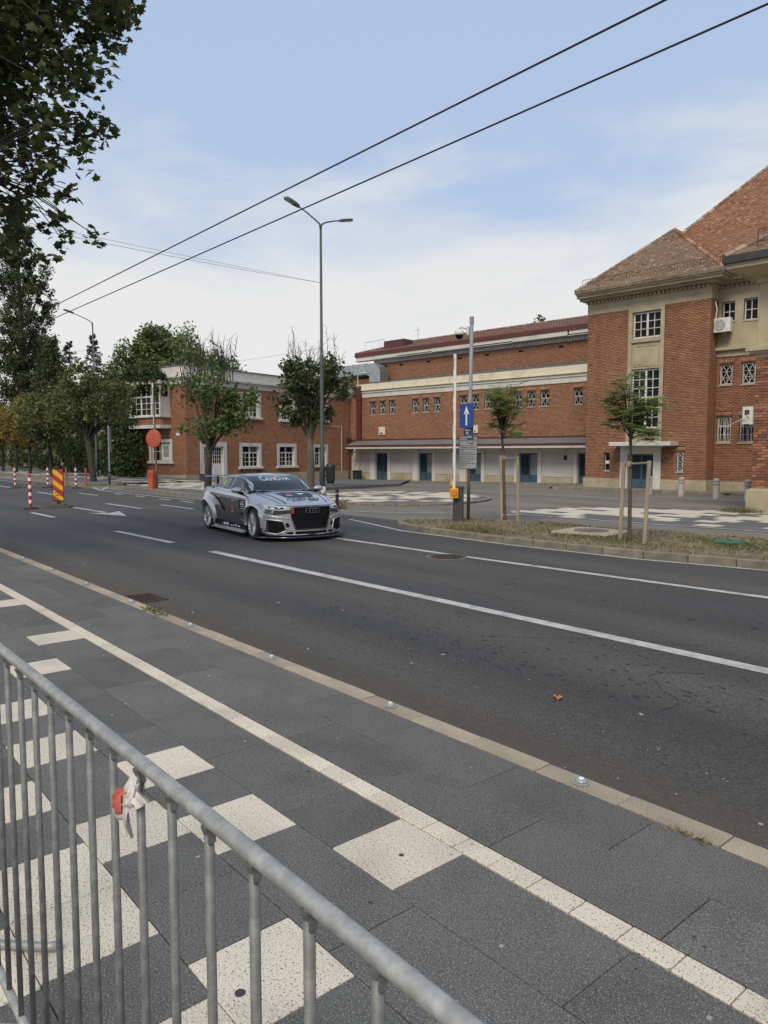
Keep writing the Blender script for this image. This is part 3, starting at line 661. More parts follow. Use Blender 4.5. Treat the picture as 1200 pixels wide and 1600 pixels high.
# ---------------------------------------------------------------- gatehouse
gp = (-46.86, 22.02, 0)
GATE = thing('gatehouse', 'two storey brick gatehouse with pale cornice and white casement windows at the street corner', 'building', gp, rot_of(36))
F = Frame((0,0,0),(1,0,0),(0,-1,0)); LFr = Frame((0,0,0),(0,1,0),(-1,0,0))
FA = Frame((0,0,0),(1,0,0),(0,-1,0))
gw_dn = [(4.88,7.08,.67,2.45),(8.76,10.95,.67,2.45),(12.87,14.82,.66,2.43)]
gw_up = [(4.95,7.08,4.33,6.15),(9.05,11.0,4.25,6.15),(12.85,14.85,4.35,6.12)]
door = (1.22,3.64,-.05,2.48)
op = gw_dn + gw_up + [door]
wall(F, 0,18.2,-1.0,7.62, op, MORTAR, GATE, 'front_wall', 0.3)
bricks(F, brick_list(0,18.2,.2,6.38,op,0.083,0.27), BR_GATE, GATE)
lop = [(1.38,3.92,1.12,2.66)]
lwall = Frame((0,0,0),(0,1,0),(-1,0,0))
wall(lwall, 0,9,-1.0,7.62, lop, MORTAR, GATE, 'side_wall', 0.3)
bricks(lwall, brick_list(0,9,.2,6.38,lop,0.083,0.27), BR_GATE, GATE, thi=0.9)
b = MB(); b.box(-.07,1.2,-.07,0,-1.0,.2); b.box(3.66,18.2,-.07,0,-1.0,.2); b.box(-.07,0,0,9,-1.0,.2); b.build('plinth', PLINTH, GATE)
b = MB(); b.box(-.06,18.2,-.06,0,6.38,6.72); b.box(-.06,0,0,9,6.38,6.72)
b.box(-.16,18.2,-.16,.02,6.72,6.80); b.box(-.16,.02,.02,9,6.72,6.80); b.box(-.26,18.2,-.26,.02,6.80,6.92); b.box(-.26,.02,.02,9,6.80,6.92)
b.build('cornice', CREAM2, GATE)
b = MB(); b.box(-.10,18.2,-.10,.15,6.92,7.56); b.box(-.10,.15,.15,9,6.92,7.56); b.build('parapet', CREAM2, GATE)
b = MB(); b.box(-.15,18.2,-.15,.2,7.56,7.63); b.box(-.15,.2,.2,9,7.56,7.63); b.box(.2,18.2,.2,9,7.2,7.3); b.build('coping', FELT, GATE)
def gate_window(fr, o, s=.26, lab=None):
    a,c,e,g = o
    w = window(fr, GATE, a+s,c-s,e+.02,g-s+.06, -0.14, .07, [(a+c)/2], [g-s-.46], cols=[2,1], rows=[3,1], bar=.035, panes=False, label=lab, curt=.28)
    b = MB(); ring(b, fr, a,c,e,g, s, -.16, .05, bottom=False); b.build('surround', CREAM2, w)
    MB().cbox(a-.12,c+.12,-.16,.2,e-.13,e+.02,.015,0,fr.M()).build('sill', CREAM2, w)
for o in gw_dn + gw_up: gate_window(F, o)
# door
d = MB(); ring(d, F, 1.22,3.64,-.05,2.48,.33,-.22,.06,bottom=False); d.build('door_surround', CREAM2, GATE)
dr = MB(); ring(dr, F, 1.55,3.31,.0,2.15,.08,-.2,-.12); Mx = F.M()
for a, c in ((1.64,2.40),(2.46,3.22)): dr.box(a,c,.13,.17,.08,.95,0,Mx); dr.box(a+.08,c-.08,.11,.13,.16,.86,0,Mx)
for x in (2.40,): dr.box(x,x+.06,.12,.19,.08,2.07,0,Mx)
for z in (.95,1.25,1.53,1.80): dr.box(1.63,3.23,.135,.165,z,z+.03,0,Mx)
for x in (1.80,1.99,2.18,2.62,2.81,3.0): dr.box(x,x+.03,.138,.168,.98,2.07,0,Mx)
DOOR = dr.build('door', WHITEP, GATE)
MB().quad(F.P(1.6,-.175,.95),F.P(3.26,-.175,.95),F.P(3.26,-.175,2.1),F.P(1.6,-.175,2.1)).build('glazing', GLASS, DOOR)
MB().tube([F.P(2.52,-.1,1.0),F.P(2.60,-.08,1.0)],.015,6).build('handle', IRON, DOOR)
for i in range(2): MB().cbox(1.1-.3*i,3.8+.3*i,-.4-.35*i,-.07,-.6,-.05-.16*i,.02).build('step', PLINTH, GATE)
# side window and bay
w = window(lwall, GATE, 1.58,3.72,1.14,2.5,-.16,.06,[2.2],[],2,2,panes=False)
b = MB(); ring(b, lwall, 1.38,3.92,1.12,2.66,.2,-.18,.05,bottom=False); b.build('surround', CREAM2, w)
MB().cbox(1.2,4.1,-.16,.2,.98,1.12,.015,0,lwall.M()).build('sill', CREAM2, w)
MB().box(1.75,2.75,.12,.15,1.2,2.4,0,lwall.M()).build('notice_board', CREAM2, w)
MB().box(1.95,2.5,.10,.12,1.45,2.2,0,lwall.M()).build('poster', mat('poster_print',(0.10,0.14,0.13),0.6,col2=(0.32,0.33,0.30),scale=6), w)
bay = MB(); Mx = lwall.M(); u0, u1 = 1.5, 4.9
bay.box(u0-.05,u1+.05,-.92,0,3.40,3.62,0,Mx); bay.box(u0-.06,u1+.06,-.94,0,4.14,4.26,0,Mx); bay.box(u0-.1,u1+.1,-.98,0,6.38,6.62,0,Mx)
for a in (u0,u1-.12): bay.box(a,a+.12,-.85,-.73,4.26,6.38,0,Mx)
bay.box(u0,u0+.12,-.1,0,4.26,6.38,0,Mx); bay.box(u0+.02,u0+.08,-.73,-.1,4.26,5.5,0,Mx)
BAY = bay.build('bay_window', CREAM2, GATE)
f2 = Frame(lwall.P(0,.85,0), (0,1,0), (-1,0,0)); f3 = Frame(lwall.P(u0,0,0), (-1,0,0), (0,-1,0))
MB().box(u0+.02,u1-.02,-.80,0,3.62,4.14,0,Mx).build('bay_wall', MORTAR, BAY)
bricks(Frame(lwall.P(0,.80,0),(0,1,0),(-1,0,0)), brick_list(u0+.02,u1-.02,3.62,4.14,[],.083,.27), BR_GATE, BAY)
bricks(Frame(lwall.P(u0+.02,0,0),(-1,0,0),(0,-1,0)), brick_list(0,.8,3.62,4.14,[],.083,.27), BR_GATE, BAY)
window(f2, BAY, u0+.12,u1-.12,4.26,6.38,-.06,.06,[2.5,3.6],[5.55],2,[3,1],panes=False,name='casement')
window(f3, BAY, .1,.73,4.26,6.38,-.06,.06,[],[5.5],1,[1,2],panes=False,name='casement')
MB().box(.55,.95,-.03,-.014,2.9,3.08,0,lwall.M()).build('street_plate', WHITEP, GATE)
b = MB(); b.tube([F.P(16.6,.05,4.0),F.P(16.6,.05,-.5)],.03,6); b.tube([F.P(9.0,.06,4.0),F.P(10,.06,3.86),F.P(12,.06,3.98),F.P(16.6,.06,3.95)],.018,5); b.build('conduit', CREAM2, GATE)
MB().box(17.3,17.9,-.10,0,2.5,3.0,0,F.M()).box(17.25,17.95,-.5,0,2.15,2.5,0,F.M()).tube([F.P(17.4,.3,2.2),F.P(17.55,.15,1.6),F.P(17.55,.1,-.6)],.07,8).build('rain_hopper', OXIDE, GATE)

# ---------------------------------------------------------------- long brick hall
hp = (-51.13, 39.41, 0)
HALL = thing('brick_hall', 'long brick hall with small latticed windows, cream band and canopy over blue doors', 'building', hp, rot_of(134))
hw = [(2.38,3.07),(3.52,4.19),(4.63,5.28),(7.18,7.86),(8.33,8.95),(9.46,10.1),(11.99,12.66),(13.14,13.79),(14.28,14.94),(16.9,17.55),(17.98,18.63),(19.05,19.75),(21.6,22.27),(22.7,23.35)]
op = [(a,c,4.93,6.0) for a,c in hw]; sol = [(a-.05,c+.05,6.0,6.24) for a,c in hw]
wall(F, 0,28,2.6,6.5, op, MORTAR, HALL, 'upper_wall', .28)
bricks(F, brick_list(0,28,2.86,6.40,op,0.080,0.255,soldier=sol), BR_HALL, HALL)
for i, (a, c) in enumerate(hw):
    w = window(F, HALL, a,c,4.93,6.0,-.2,.05,[],[5.47],2,1,bar=.03,m=FADED,panes=False)
    lattice(F, w, a+.01,c-.01,4.94,5.99,-.10,'diamond',n=2,bar=.030)
    MB().box(a-.04,c+.04,-.05,.2,4.86,4.928,0).build('sill', PLINTH, w)
b = MB(); b.box(.9,28,-.06,0,6.40,6.78); b.box(.9,28,-.13,0,6.78,6.86); b.build('band', CREAM2, HALL)
b = MB(); b.box(.9,28,-.07,0,6.86,6.98); b.box(.9,28,-.22,.0,6.98,7.06); b.box(.9,28,-.16,.4,7.06,7.56); b.build('parapet', CREAM, HALL)
b = MB(); x = .9
while x < 28: b.box(x+.01,x+1.08,-.20,.45,7.56,7.62); x += 1.1
b.build('coping', FELT, HALL)
MB().box(.9,28,.45,1.5,7.4,7.5).build('ledge', FELT, HALL)
sb = Frame((0,1.5,0),(1,0,0),(0,-1,0)); vents = [(x,x+.38,9.02,9.12) for x in (2.6,4.4,7.4,10.6,13.2,16.2,19.5,22.6)]
wall(sb, 1.6,28,7.4,9.9, vents, MORTAR, HALL, 'setback_wall', .1)
MB().box(1.8,28,1.62,1.7,7.6,9.6).build('vent_back', DARKIN, HALL)  # added dark box, keeps the sky from showing through the vents
bricks(sb, brick_list(1.6,28,7.95,9.38,vents,0.080,0.255), BR_HALL, HALL, thi=.85)
b = MB(); x = 1.6
while x < 28: b.box(x+.02,x+.78,1.36,1.5,7.5,7.93); x += .8
b.build('flashing_block', FELT, HALL, kind='stuff')
b = MB(); b.box(1.6,28,1.34,1.5,9.38,9.66); x = 1.6
while x < 28: b.box(x,x+.1,1.26,1.36,9.45,9.62); x += .24
b.build('frieze', GREYR, HALL)
b = MB(); b.box(-.4,28,.98,1.5,9.66,9.72); b.build('soffit', FADED, HALL)
b = MB()
for a, c, dz in ((-.3,1.9,-.03),(1.95,4.6,0),(4.62,8.4,.06),(8.4,12.2,-.01),(12.25,16,.06),(16,20.5,-.02),(20.6,28,.05)): b.box(a,c,.92+random.uniform(0,.05),1.0,9.72+dz,10.02,0)
b.build('eaves_board', CREAM2, HALL)
b = MB(); b.box(-.4,28,.88,1.08,10.02,10.34); b.build('gutter_fascia', OXIDE, HALL)
ang = math.atan2(11.66-10.34, 4.6); sv = Vector((0, math.cos(ang), math.sin(ang))); Ls = math.hypot(4.6,1.32)
roof_plane((-.4,.96,10.33),(1,0,0),sv,[(0,0),(28.4,0),(28.4,Ls),(2.8,Ls)],TILE_H,HALL)
roof_tiles((-.4,.96,10.33),(1,0,0),sv,[(0,0),(28.4,0),(28.4,Ls),(2.8,Ls)],.22,.19,TILE_H,HALL)
ridge([(2.4,5.56,11.68),(28,5.56,11.68)],HALL,TILE_H,.12); ridge([(-.4,.96,10.36),(2.4,5.56,11.68)],HALL,TILE_H,.10)
roof_plane((2.4,5.56,11.66),(1,0,0),(0,.96,-.28),[(0,0),(26,0),(26,5),(0,5)],TILE_H,HALL)
b = MB(); b.box(1.9,4.2,2.2,3.4,10.6,11.35); b.build('chimney_stack', OXIDE, HALL)
b = MB(); b.tube([(.4,1.4,10.3),(.4,1.4,11.3),(2.6,1.6,11.4)],.02,4); b.tube([(1.3,1.4,10.4),(1.3,1.4,11.0)],.02,4); b.tube([(2.0,1.5,10.5),(2.0,1.5,11.35)],.02,4); b.build('roof_rail', ZINC, HALL)
b = MB(); b.tube([(4.06,4.2,11.3),(4.06,4.2,12.6)],.02,4); b.tube([(3.7,4.2,12.3),(4.4,4.2,12.3)],.012,4); b.build('antenna', IRON, HALL)
MB().box(-7,1.7,2.2,8,7.0,9.05).build('plant_room', BR_HALL, HALL); MB().box(-3.4,1.2,2.17,2.2,8.3,8.95).build('plant_room_louvre', DARKIN, HALL); MB().box(-6,1.9,1.5,3,9.05,9.18).build('plant_room_roof', FADED, HALL)
# lean-to canopy
b = MB(); b.add([(.9,0,2.76),(28,0,2.76),(28,-1.4,2.36),(.9,-1.4,2.36),(.9,0,2.66),(28,0,2.66),(28,-1.4,2.26),(.9,-1.4,2.26)],[(0,3,2,1),(4,5,6,7),(0,4,7,3),(1,2,6,5)]); CAN = b.build('canopy_roof', FELT, HALL)
MB().box(.9,28,-.04,0,2.76,2.86).build('flashing', OXIDE, HALL)
b = MB(); b.box(.86,28,-1.48,-1.38,2.22,2.37); b.build('canopy_fascia', OXIDE, HALL)
b = MB(); b.box(.9,28,-1.44,-1.30,2.06,2.215); b.box(.9,28,-1.3,0,2.06,2.12); b.build('canopy_soffit', CREAM2, HALL)
# ground floor: doors between rendered panels
hd = [(3.06,4.46),(7.89,9.30),(12.72,14.06),(17.39,18.91),(22.03,23.4)]
wall(F, 0,28,-1.1,2.6,[(a,c,-.75,1.70) for a,c in hd], CREAM2, HALL, 'ground_floor_wall', .3)
pil = [(.75,1.2),(2.40,3.04),(4.50,4.84),(7.30,7.86),(9.34,9.70),(12.08,12.68),(14.10,14.42),(17.0,17.36),(18.94,19.27),(21.70,22.0)]
for a, c in pil: MB().cbox(a,c,-.10,0,-1.0,1.86,.015).build('pilaster', CREAM2, HALL)
b = MB(); b.box(0,28,-.08,0,1.86,2.06); b.build('lintel_band', CREAM2, HALL)
for a, c in ((1.24,2.36),(4.88,7.26),(9.74,12.04),(14.46,16.96),(19.31,21.66)):
    MB().cbox(a,c,-.05,0,.08,1.72,.01).build('panel', GREYR, HALL); MB().cbox(a-.02,c+.02,-.14,0,-1.0,.02,.015).build('plinth', PLINTH, HALL)
def blue_door(fr, parent, a, c, z0, z1, d=-.16, pale=False):
    b = MB(); Mx = fr.M(); ring(b, fr, a,c,z0,z1,.05,d-.05,d+.02); m_ = (a+c)/2; zs = z0+(z1-z0)*.36
    for q in ((a+.05,m_-.008),(m_+.008,c-.05)):
        b.box(q[0],q[1],-d,-d+.04,z0+.04,zs,0,Mx); b.box(q[0]+.08,q[1]-.08,-d-.015,-d,z0+.14,zs-.1,0,Mx)
        ring(b, fr, q[0],q[1],zs,z1-.05,.05,d-.04,d)
    D = b.build('door', BLUED, parent)
    g = MB(); n = 0; w = (c-a)/2-.15
    for q in (a+.1,m_+.058):
        for i in range(1,7): g.tube([fr.P(q+w*i/7,d-.02,zs+.05),fr.P(q+w*i/7,d-.02,z1-.1)],.012,4)
        for i in range(1,14): g.tube([fr.P(q,d-.02,zs+(z1-zs-.1)*i/14),fr.P(q+w,d-.02,zs+(z1-zs-.1)*i/14)],.012,4)
    g.build('grille', BLUED, D)
    MB().quad(fr.P(a+.05,d-.045,zs),fr.P(c-.05,d-.045,zs),fr.P(c-.05,d-.045,z1-.05),fr.P(a+.05,d-.045,z1-.05)).build('glazing', GLASS, D)
    if pale: MB().quad(fr.P(m_+.06,d-.04,zs+.02),fr.P(c-.1,d-.04,zs+.02),fr.P(c-.1,d-.04,z1-.1),fr.P(m_+.06,d-.04,z1-.1)).build('lit_holes_sheet', CREAM2, D)  # pale sheet paints the light seen through the lattice holes
    MB().tube([fr.P(m_+.05,d+.0,zs-.1),fr.P(m_+.05,d+.05,zs-.1),fr.P(m_+.16,d+.05,zs-.1)],.012,5).build('handle', IRON, D)
    return D
for a, c in hd: blue_door(F, HALL, a, c, -.75, 1.70, pale=a > 5)
# downpipe, plaques, duct, lamp
b = MB(); b.box(.86,1.5,-.25,0,6.2,7.4); b.box(.92,1.45,-.2,0,2.7,6.2); b.build('downpipe', OXIDE, HALL)
for a,c,e,g in ((3.5,4.2,3.22,3.88),(13.3,13.78,3.2,3.78)):
    p = MB().cbox(a,c,-.10,0,e,g,.02,).build('vent_box', CREAM, HALL); MB().box(a+.15,c-.2,-.115,-.10,e+.06,e+.2).build('stain', FELT, p)
du = MB(); prof = [(0,.35),(0,1.2)]
du.box(-2.5,2.0,-.1,.9,8.35,9.25); du.add([(2.0,-.1,8.35),(2.0,-.1,9.25),(2.9,-.1,9.2),(3.45,-.1,8.9),(3.67,-.1,8.4),(3.67,-.1,7.64),(2.4,-.1,7.64),(2.4,-.1,8.2)]+[(x,.9,z) for x,z in ((2.0,8.35),(2.0,9.25),(2.9,9.2),(3.45,8.9),(3.67,8.4),(3.67,7.64),(2.4,7.64),(2.4,8.2))],[(0,7,6,5,4,3,2,1),(8,9,10,11,12,13,14,15)]+[(i,(i+1)%8,8+(i+1)%8,8+i) for i in range(8)])
for x in (-1.2,.4,2.0): du.box(x-.03,x+.03,-.13,.93,8.32,9.28)
du.build('ventilation_duct', ZINC, HALL)
b = MB(); b.tube([(1.2,-.2,7.0),(1.2,-.3,8.2),(1.6,-.35,8.5),(2.2,-.2,8.45)],.04,6); b.build('conduit', CREAM, HALL)
MB().cbox(21.0,21.22,-.16,-.05,1.25,1.55,.02).build('lamp_box', IRON, HALL)

# ---------------------------------------------------------------- corner tower, main roof and side wing
tp = (-25.09, 36.46, 0)
TOWER = thing('brick_tower_block', 'tall brick tower block with hipped tile roof and one stone framed window bay', 'building', tp, rot_of(134))
up_w = (2.68,4.24,7.92,9.28); lo_w = (2.68,4.24,3.06,6.22)
bay_o = (2.45,4.46,2.32,9.52); dr_o = (2.17,4.48,-.5,2.07); sl = [(1.16,1.50,.72,1.75),(5.30,5.66,.72,1.76)]
op = [bay_o, dr_o] + sl
wall(F, 0,6.81,-1.0,9.6, op, MORTAR, TOWER, 'front_wall', .35)
bricks(F, brick_list(0,6.81,.3,9.52,op,0.084,0.255,soldier=[(5.2,5.76,1.76,2.02)]), BR_TOWER, TOWER)
rs = Frame((6.81,0,0),(0,1,0),(1,0,0)); bricks(rs, brick_list(0,1.0,.3,9.52,[],0.084,.255), BR_TOWER, TOWER, thi=.75); wall(rs,0,1.0,-1.0,9.6,[],MORTAR,TOWER,'return_wall')
ls = Frame((0,6,0),(0,-1,0),(-1,0,0)); bricks(ls, brick_list(0,6,.3,9.52,[],0.084,.255), BR_TOWER, TOWER); wall(ls,0,6,-1.0,9.6,[],MORTAR,TOWER,'side_wall')
rc = Frame((6.81,1.0,0),(1,0,0),(0,-1,0)); O_ = 6.81
w3 = [(.19,.82,5.22,6.24),(1.28,1.93,5.20,6.24)]; w4 = [(.14,.84,2.25,3.56),(1.26,1.97,2.25,3.54)]; w5 = [(.20,.84,8.42,9.42),(1.26,1.92,8.38,9.45)]
more = [(2.4,3.05,5.2,6.24),(3.5,4.15,5.2,6.24),(2.4,3.1,2.25,3.54),(3.5,4.2,2.25,3.54)]
op2 = w3+w4+more; wall(rc, 0,28,-1.0,10.4, op2+w5, MORTAR, TOWER, 'recessed_wall', .3)
bricks(rc, brick_list(0,28,.24,6.64,op2,0.084,.255,soldier=[(a-.05,c+.05,g,g+.26) for a,c,e,g in op2]), BR_TOWER, TOWER, thi=.9)
b = MB(); Mx = rc.M(); 
for a, c, e, g in ((0,.2,7.1,9.7),(.84,1.26,7.1,9.7),(1.92,28,7.1,9.7),(.2,.84,7.1,8.42),(.2,.84,9.42,9.7),(1.26,1.92,7.1,8.38),(1.26,1.92,9.45,9.7)): b.box(a,c,-.03,0,e,g,0,Mx)
b.build('upper_render', STONE, TOWER)
b = MB(); b.box(0,28,-.05,0,6.64,6.90,0,Mx); b.box(0,28,-.12,0,6.90,6.96,0,Mx); b.box(0,28,-.24,0,6.96,7.10,0,Mx); b.build('string_course', STONE, TOWER)
for o in w3+more[:2]: w = window(rc, TOWER, *o,-.18,.05,[],[],2,3,.03,FADED,panes=False); lattice(rc, w, o[0]+.02,o[1]-.02,o[2]+.02,o[3]-.02,-.06,'diamond',CREAM2,.030,2)
for o in w4+more[2:]: w = window(rc, TOWER, *o,-.18,.05,[],[o[2]+.85],2,1,.03,FADED,panes=False); lattice(rc, w, o[0]+.02,o[1]-.02,o[2]+.02,o[3]-.02,-.06,'rays',CREAM2,.026)
for o in w5: window(rc, TOWER, *o,-.16,.06,[],[],2,2,.04,WHITEP)
for o in op2+w5: MB().box(o[0]-.05,o[1]+.05,-.06,.14,o[2]-.08,o[2]-.003,0,Mx).build('sill', PLINTH, TOWER)
b = MB(); b.box(-.08,2.15,-.08,0,-1.0,.3); b.box(4.5,6.89,-.08,0,-1.0,.3); b.box(6.81,6.89,0,1,-1.0,.3); b.box(6.89,34,.92,1.0,-1.0,.24); b.box(-.08,0,0,6,-1.0,.3); b.build('plinth', PLINTH, TOWER)
FM = Matrix.Translation(tp) @ Matrix.Rotation(rot_of(134),4,'Z'); HM = Matrix.Translation(hp) @ Matrix.Rotation(rot_of(134),4,'Z')
def loc2(Mx, pts): return [tuple((Mx @ Vector((x,y,0)))[:2]) for x, y in pts]
FOOT = poly_sheet('building_footpath', loc2(HM,[(.5,-2.4),(24.6,-2.4)])+loc2(FM,[(-1.4,-1.9),(8.6,-1.9),(9.2,-1.1),(14,-1.1),(14,1.2),(6.8,1.2),(-1,6)])+loc2(HM,[(24,.3),(.5,.3)]), .11, A_LOT, kind='structure', label='raised asphalt footpath along the foot of the brick buildings')
kerb_line(loc2(HM,[(.5,-2.4),(24.6,-2.4)])+loc2(FM,[(-1.4,-1.9),(8.6,-1.9),(9.2,-1.1),(14,-1.1)]), .9, .14, -.15, .115, KERB2, FOOT, zfun=zg)
# frieze and cornice, running round the corner
b = MB(); b.box(-.03,6.84,-.03,0,9.52,10.1); b.box(6.81,6.84,0,1.0,9.52,10.1); b.box(6.84,34,.97,1.0,9.7,10.1); b.box(-.03,0,0,6,9.52,10.1); b.build('frieze', STONE, TOWER)
b = MB(); x = -.06
while x < 6.84: b.box(x,x+.13,-.15,-.03,10.1,10.24); x += .23
y = .1
while y < 1.0: b.box(6.84,6.96,y,y+.13,10.1,10.24); y += .23
x = 7.0
while x < 15: b.box(x,x+.13,.85,.97,10.1,10.24); x += .23
b.build('dentils', STONE, TOWER, kind='stuff')
b = MB()
for z0, z1, e in ((10.1,10.26,.02),(10.26,10.36,.45),(10.36,10.50,.78),(10.50,10.58,.9)): b.box(-min(e,.32),6.81+e,-e,1.0-e,z0,z1); b.box(-min(e,.32),34,1.0-e,6,z0,z1)
b.build('cornice', STONE, TOWER)
b = MB(); b.box(-.36,7.76,-.98,.0,10.58,10.72); b.box(-.36,7.6,.0,.1,10.58,10.72); b.box(7.7,34,-.02,.2,10.58,10.72); b.build('gutter', mat('old_gutter',(0.10,0.075,0.055),0.8,col2=(0.20,0.16,0.12),scale=4), TOWER)
# roofs
ap = Vector((3.5,3.1,14.2)); e0, e1 = Vector((-.32,-.95,10.72)), Vector((7.75,-.95,10.72))
sv = Vector((0,4.05,3.48)).normalized(); Ls = math.hypot(4.05,3.48)
pf = [(0,0),(8.07,0),(3.82,Ls)]
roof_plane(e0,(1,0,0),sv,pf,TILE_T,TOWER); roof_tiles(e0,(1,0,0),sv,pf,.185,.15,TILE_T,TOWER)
sr = Vector((-4.25,0,3.48)).normalized(); Lr = math.hypot(4.25,3.48)
pr_ = [(0,0),(6,0),(10,Lr),(4.05,Lr)]
roof_plane(e1,(0,1,0),sr,pr_,TILE_T,TOWER); roof_tiles(e1,(0,1,0),sr,pr_,.185,.15,TILE_T,TOWER)
sl_v = Vector((3.82,0,3.48)).normalized(); L_l = math.hypot(3.82,3.48); pl_ = [(0,0),(6,0),(10,L_l),(4.05,L_l)]; roof_plane(e0,(0,1,0),sl_v,pl_,TILE_T,TOWER); roof_tiles(e0,(0,1,0),sl_v,pl_,.185,.15,TILE_T,TOWER)
ridge([e0,ap],TOWER,TILE_T); ridge([e1,ap],TOWER,TILE_M,.12); ridge([ap,ap+Vector((0,6,0))],TOWER,TILE_T)
mo = Vector((1.0,0.0,10.6)); mt = Vector((0,1,1.06)).normalized(); ml = 10.5*math.hypot(1,1.06)
pm = [(0,0),(34,0),(24,ml),(10.0,ml)]
roof_plane((35,0,10.6),(0,1,0),Vector((-1,0,1.06)).normalized(),[(0,0),(20,0),(10.5,ml)],TILE_M,TOWER,'main_roof')
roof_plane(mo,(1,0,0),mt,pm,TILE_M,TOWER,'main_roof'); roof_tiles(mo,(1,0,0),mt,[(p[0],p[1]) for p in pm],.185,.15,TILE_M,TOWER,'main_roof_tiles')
roof_plane(mo,(0,1,0),Vector((1,0,1.06)).normalized(),[(0,0),(20,0),(10.5,ml)],TILE_M,TOWER,'main_roof')
ridge([mo, mo+Vector((10.0,10.5,11.13))],TOWER,TILE_T,.12)
snow_guard([(-.1,-.55,11.02),(7.4,-.55,11.02)],TOWER); snow_guard([(7.9,.5,11.1),(13,.5,11.1)],TOWER)
b = MB(); 
for x in (.9,2.9,4.6): b.box(x,x+.18,-.25,.05,11.2,11.42)
b.build('roof_vent', IRON, TOWER)
# stone framed window bay
b = MB(); ring(b, F, 2.45,4.46,2.32,9.52,.2,-.3,.06); ring(b, F, 2.58,4.34,2.42,9.40,.09,-.3,.02)
b.box(2.66,4.26,.0,.3,6.26,7.66,0,F.M()); b.box(2.66,4.26,.0,.3,2.5,2.92,0,F.M()); ring(b, F, 2.74,4.18,6.38,7.50,.03,0,.025)
b.build('window_bay', STONE, TOWER)
MB().cbox(2.60,4.32,-.10,.3,7.68,7.88,.02,0,F.M()).build('sill', PLINTH, TOWER); MB().cbox(2.58,4.34,-.12,.3,2.92,3.04,.02,0,F.M()).build('sill', PLINTH, TOWER)
window(F, TOWER, *up_w,-.14,.07,[3.46],[],2,3,.035,WHITEP); window(F, TOWER, *lo_w,-.14,.07,[3.46],[4.72],2,3,.035,WHITEP)
g = MB()
for z in (8.0,8.35): g.tube([F.P(2.7,.0,z),F.P(4.22,.0,z)],.012,4)
g.build('window_guard', IRON, TOWER)
MB().cbox(1.95,5.38,-1.05,0,2.10,2.30,.02).box(2.05,5.28,-.9,0,2.06,2.10).build('door_canopy', CREAM2, TOWER)
b = MB(); ring(b, F, 2.17,4.48,-.6,2.07,.42,-.3,.07,bottom=False); b.build('door_surround', CREAM2, TOWER)
blue_door(F, TOWER, 2.59,4.06,-.6,1.66,-.14)
w = window(F, TOWER, *sl[0],-.15,.04,[],[],1,1,m=FADED,panes=False); MB().box(1.2,1.46,.14,.16,1.1,1.28).build('paper_sheet', WHITEP, w)
w = window(F, TOWER, *sl[1],-.15,.04,[],[],1,1,m=FADED,panes=False); lattice(F, w, 5.32,5.64,.74,1.74,-.05,'cross',CREAM2,.028,3)
for a in sl: MB().box(a[0]-.04,a[1]+.04,-.05,.1,a[2]-.06,a[2]-.003).build('sill', FADED, TOWER)
# air conditioners
def ac(u0, z0, z1, d0, d1, w, lab, fan=True, back=False):
    t = thing('air_conditioner', lab, 'air conditioner'); t.parent = None
    Mt = TOWER_M @ Matrix.Translation((u0, 0, z0)); t.matrix_world = Mt; h = z1-z0
    MB().cbox(0,w,-d1,-d0,0,h,.025).build('casing', ACW, t)
    if fan:
        fm = Matrix.Translation((w*.36,-d1-.004,h*.5)) @ Matrix.Rotation(math.pi/2,4,'X'); r = h*.40
        MB().lathe([(r,0),(r,.012),(r*.2,.014)],20,0,fm).build('fan_shade_disc', mat('fan_shadow_plastic',(0.09,0.09,0.085),.7), t)  # raised dark disc, paints the shade of the fan opening
        gb = MB()
        for k in range(1,5): gb.lathe([(r*k/4.3-.006,.014),(r*k/4.3,.022),(r*k/4.3+.006,.014)],20,0,fm)
        for k in range(4): a = k*math.pi/4; gb.tube([fm@Vector((r*math.cos(a),r*math.sin(a),.02)),fm@Vector((-r*math.cos(a),-r*math.sin(a),.02))],.008,4)
        gb.build('fan_guard', ACW, t); MB().box(w*.76,w*.88,-d1-.006,-d1,h*.2,h*.42).build('label_plate', WHITEP, t)
    b = MB()
    for x in (w*.15,w*.8): b.box(x,x+.04,-d1+.05,.95-.0 if d1 < 1.4 else .95,-.05,-.004); b.tube([(x+.02,-d1+.08,-.05),(x+.02,-d0+.1,-.3)],.015,4)
    b.build('bracket', IRON, t); return t
TOWER_M = Matrix.Translation(tp) @ Matrix.Rotation(rot_of(134),4,'Z')
ac1 = ac(6.86,7.82,8.52,-.62,-.28,.82,'air conditioner with round fan grille on the tower corner below the top windows')
pp = MB().tube([(.1,.3,.6),(.16,.25,1.2),(.05,.3,1.55),(-.02,.5,1.6)],.035,7).build('pipe', ACW, ac1)
ac2 = ac(8.42,3.12,4.0,-.55,-.25,.5,'boxy white unit turned sideways on the recessed wall beside the lower barred window',fan=False)
b = MB(); b.box(.14,.36,-.0,.24,0,.02); b.box(.12,.34,.235,.252,.5,.72); b.tube([(.14,.23,.62),(.2,.23,.45),(.34,.23,.3)],.015,5); b.build('cable_loop', IRON, ac2)
MB().tube([(-.75,.45,-.05),(.4,.05,.42)],.02,6).build('strut', WHITEP, ac2)

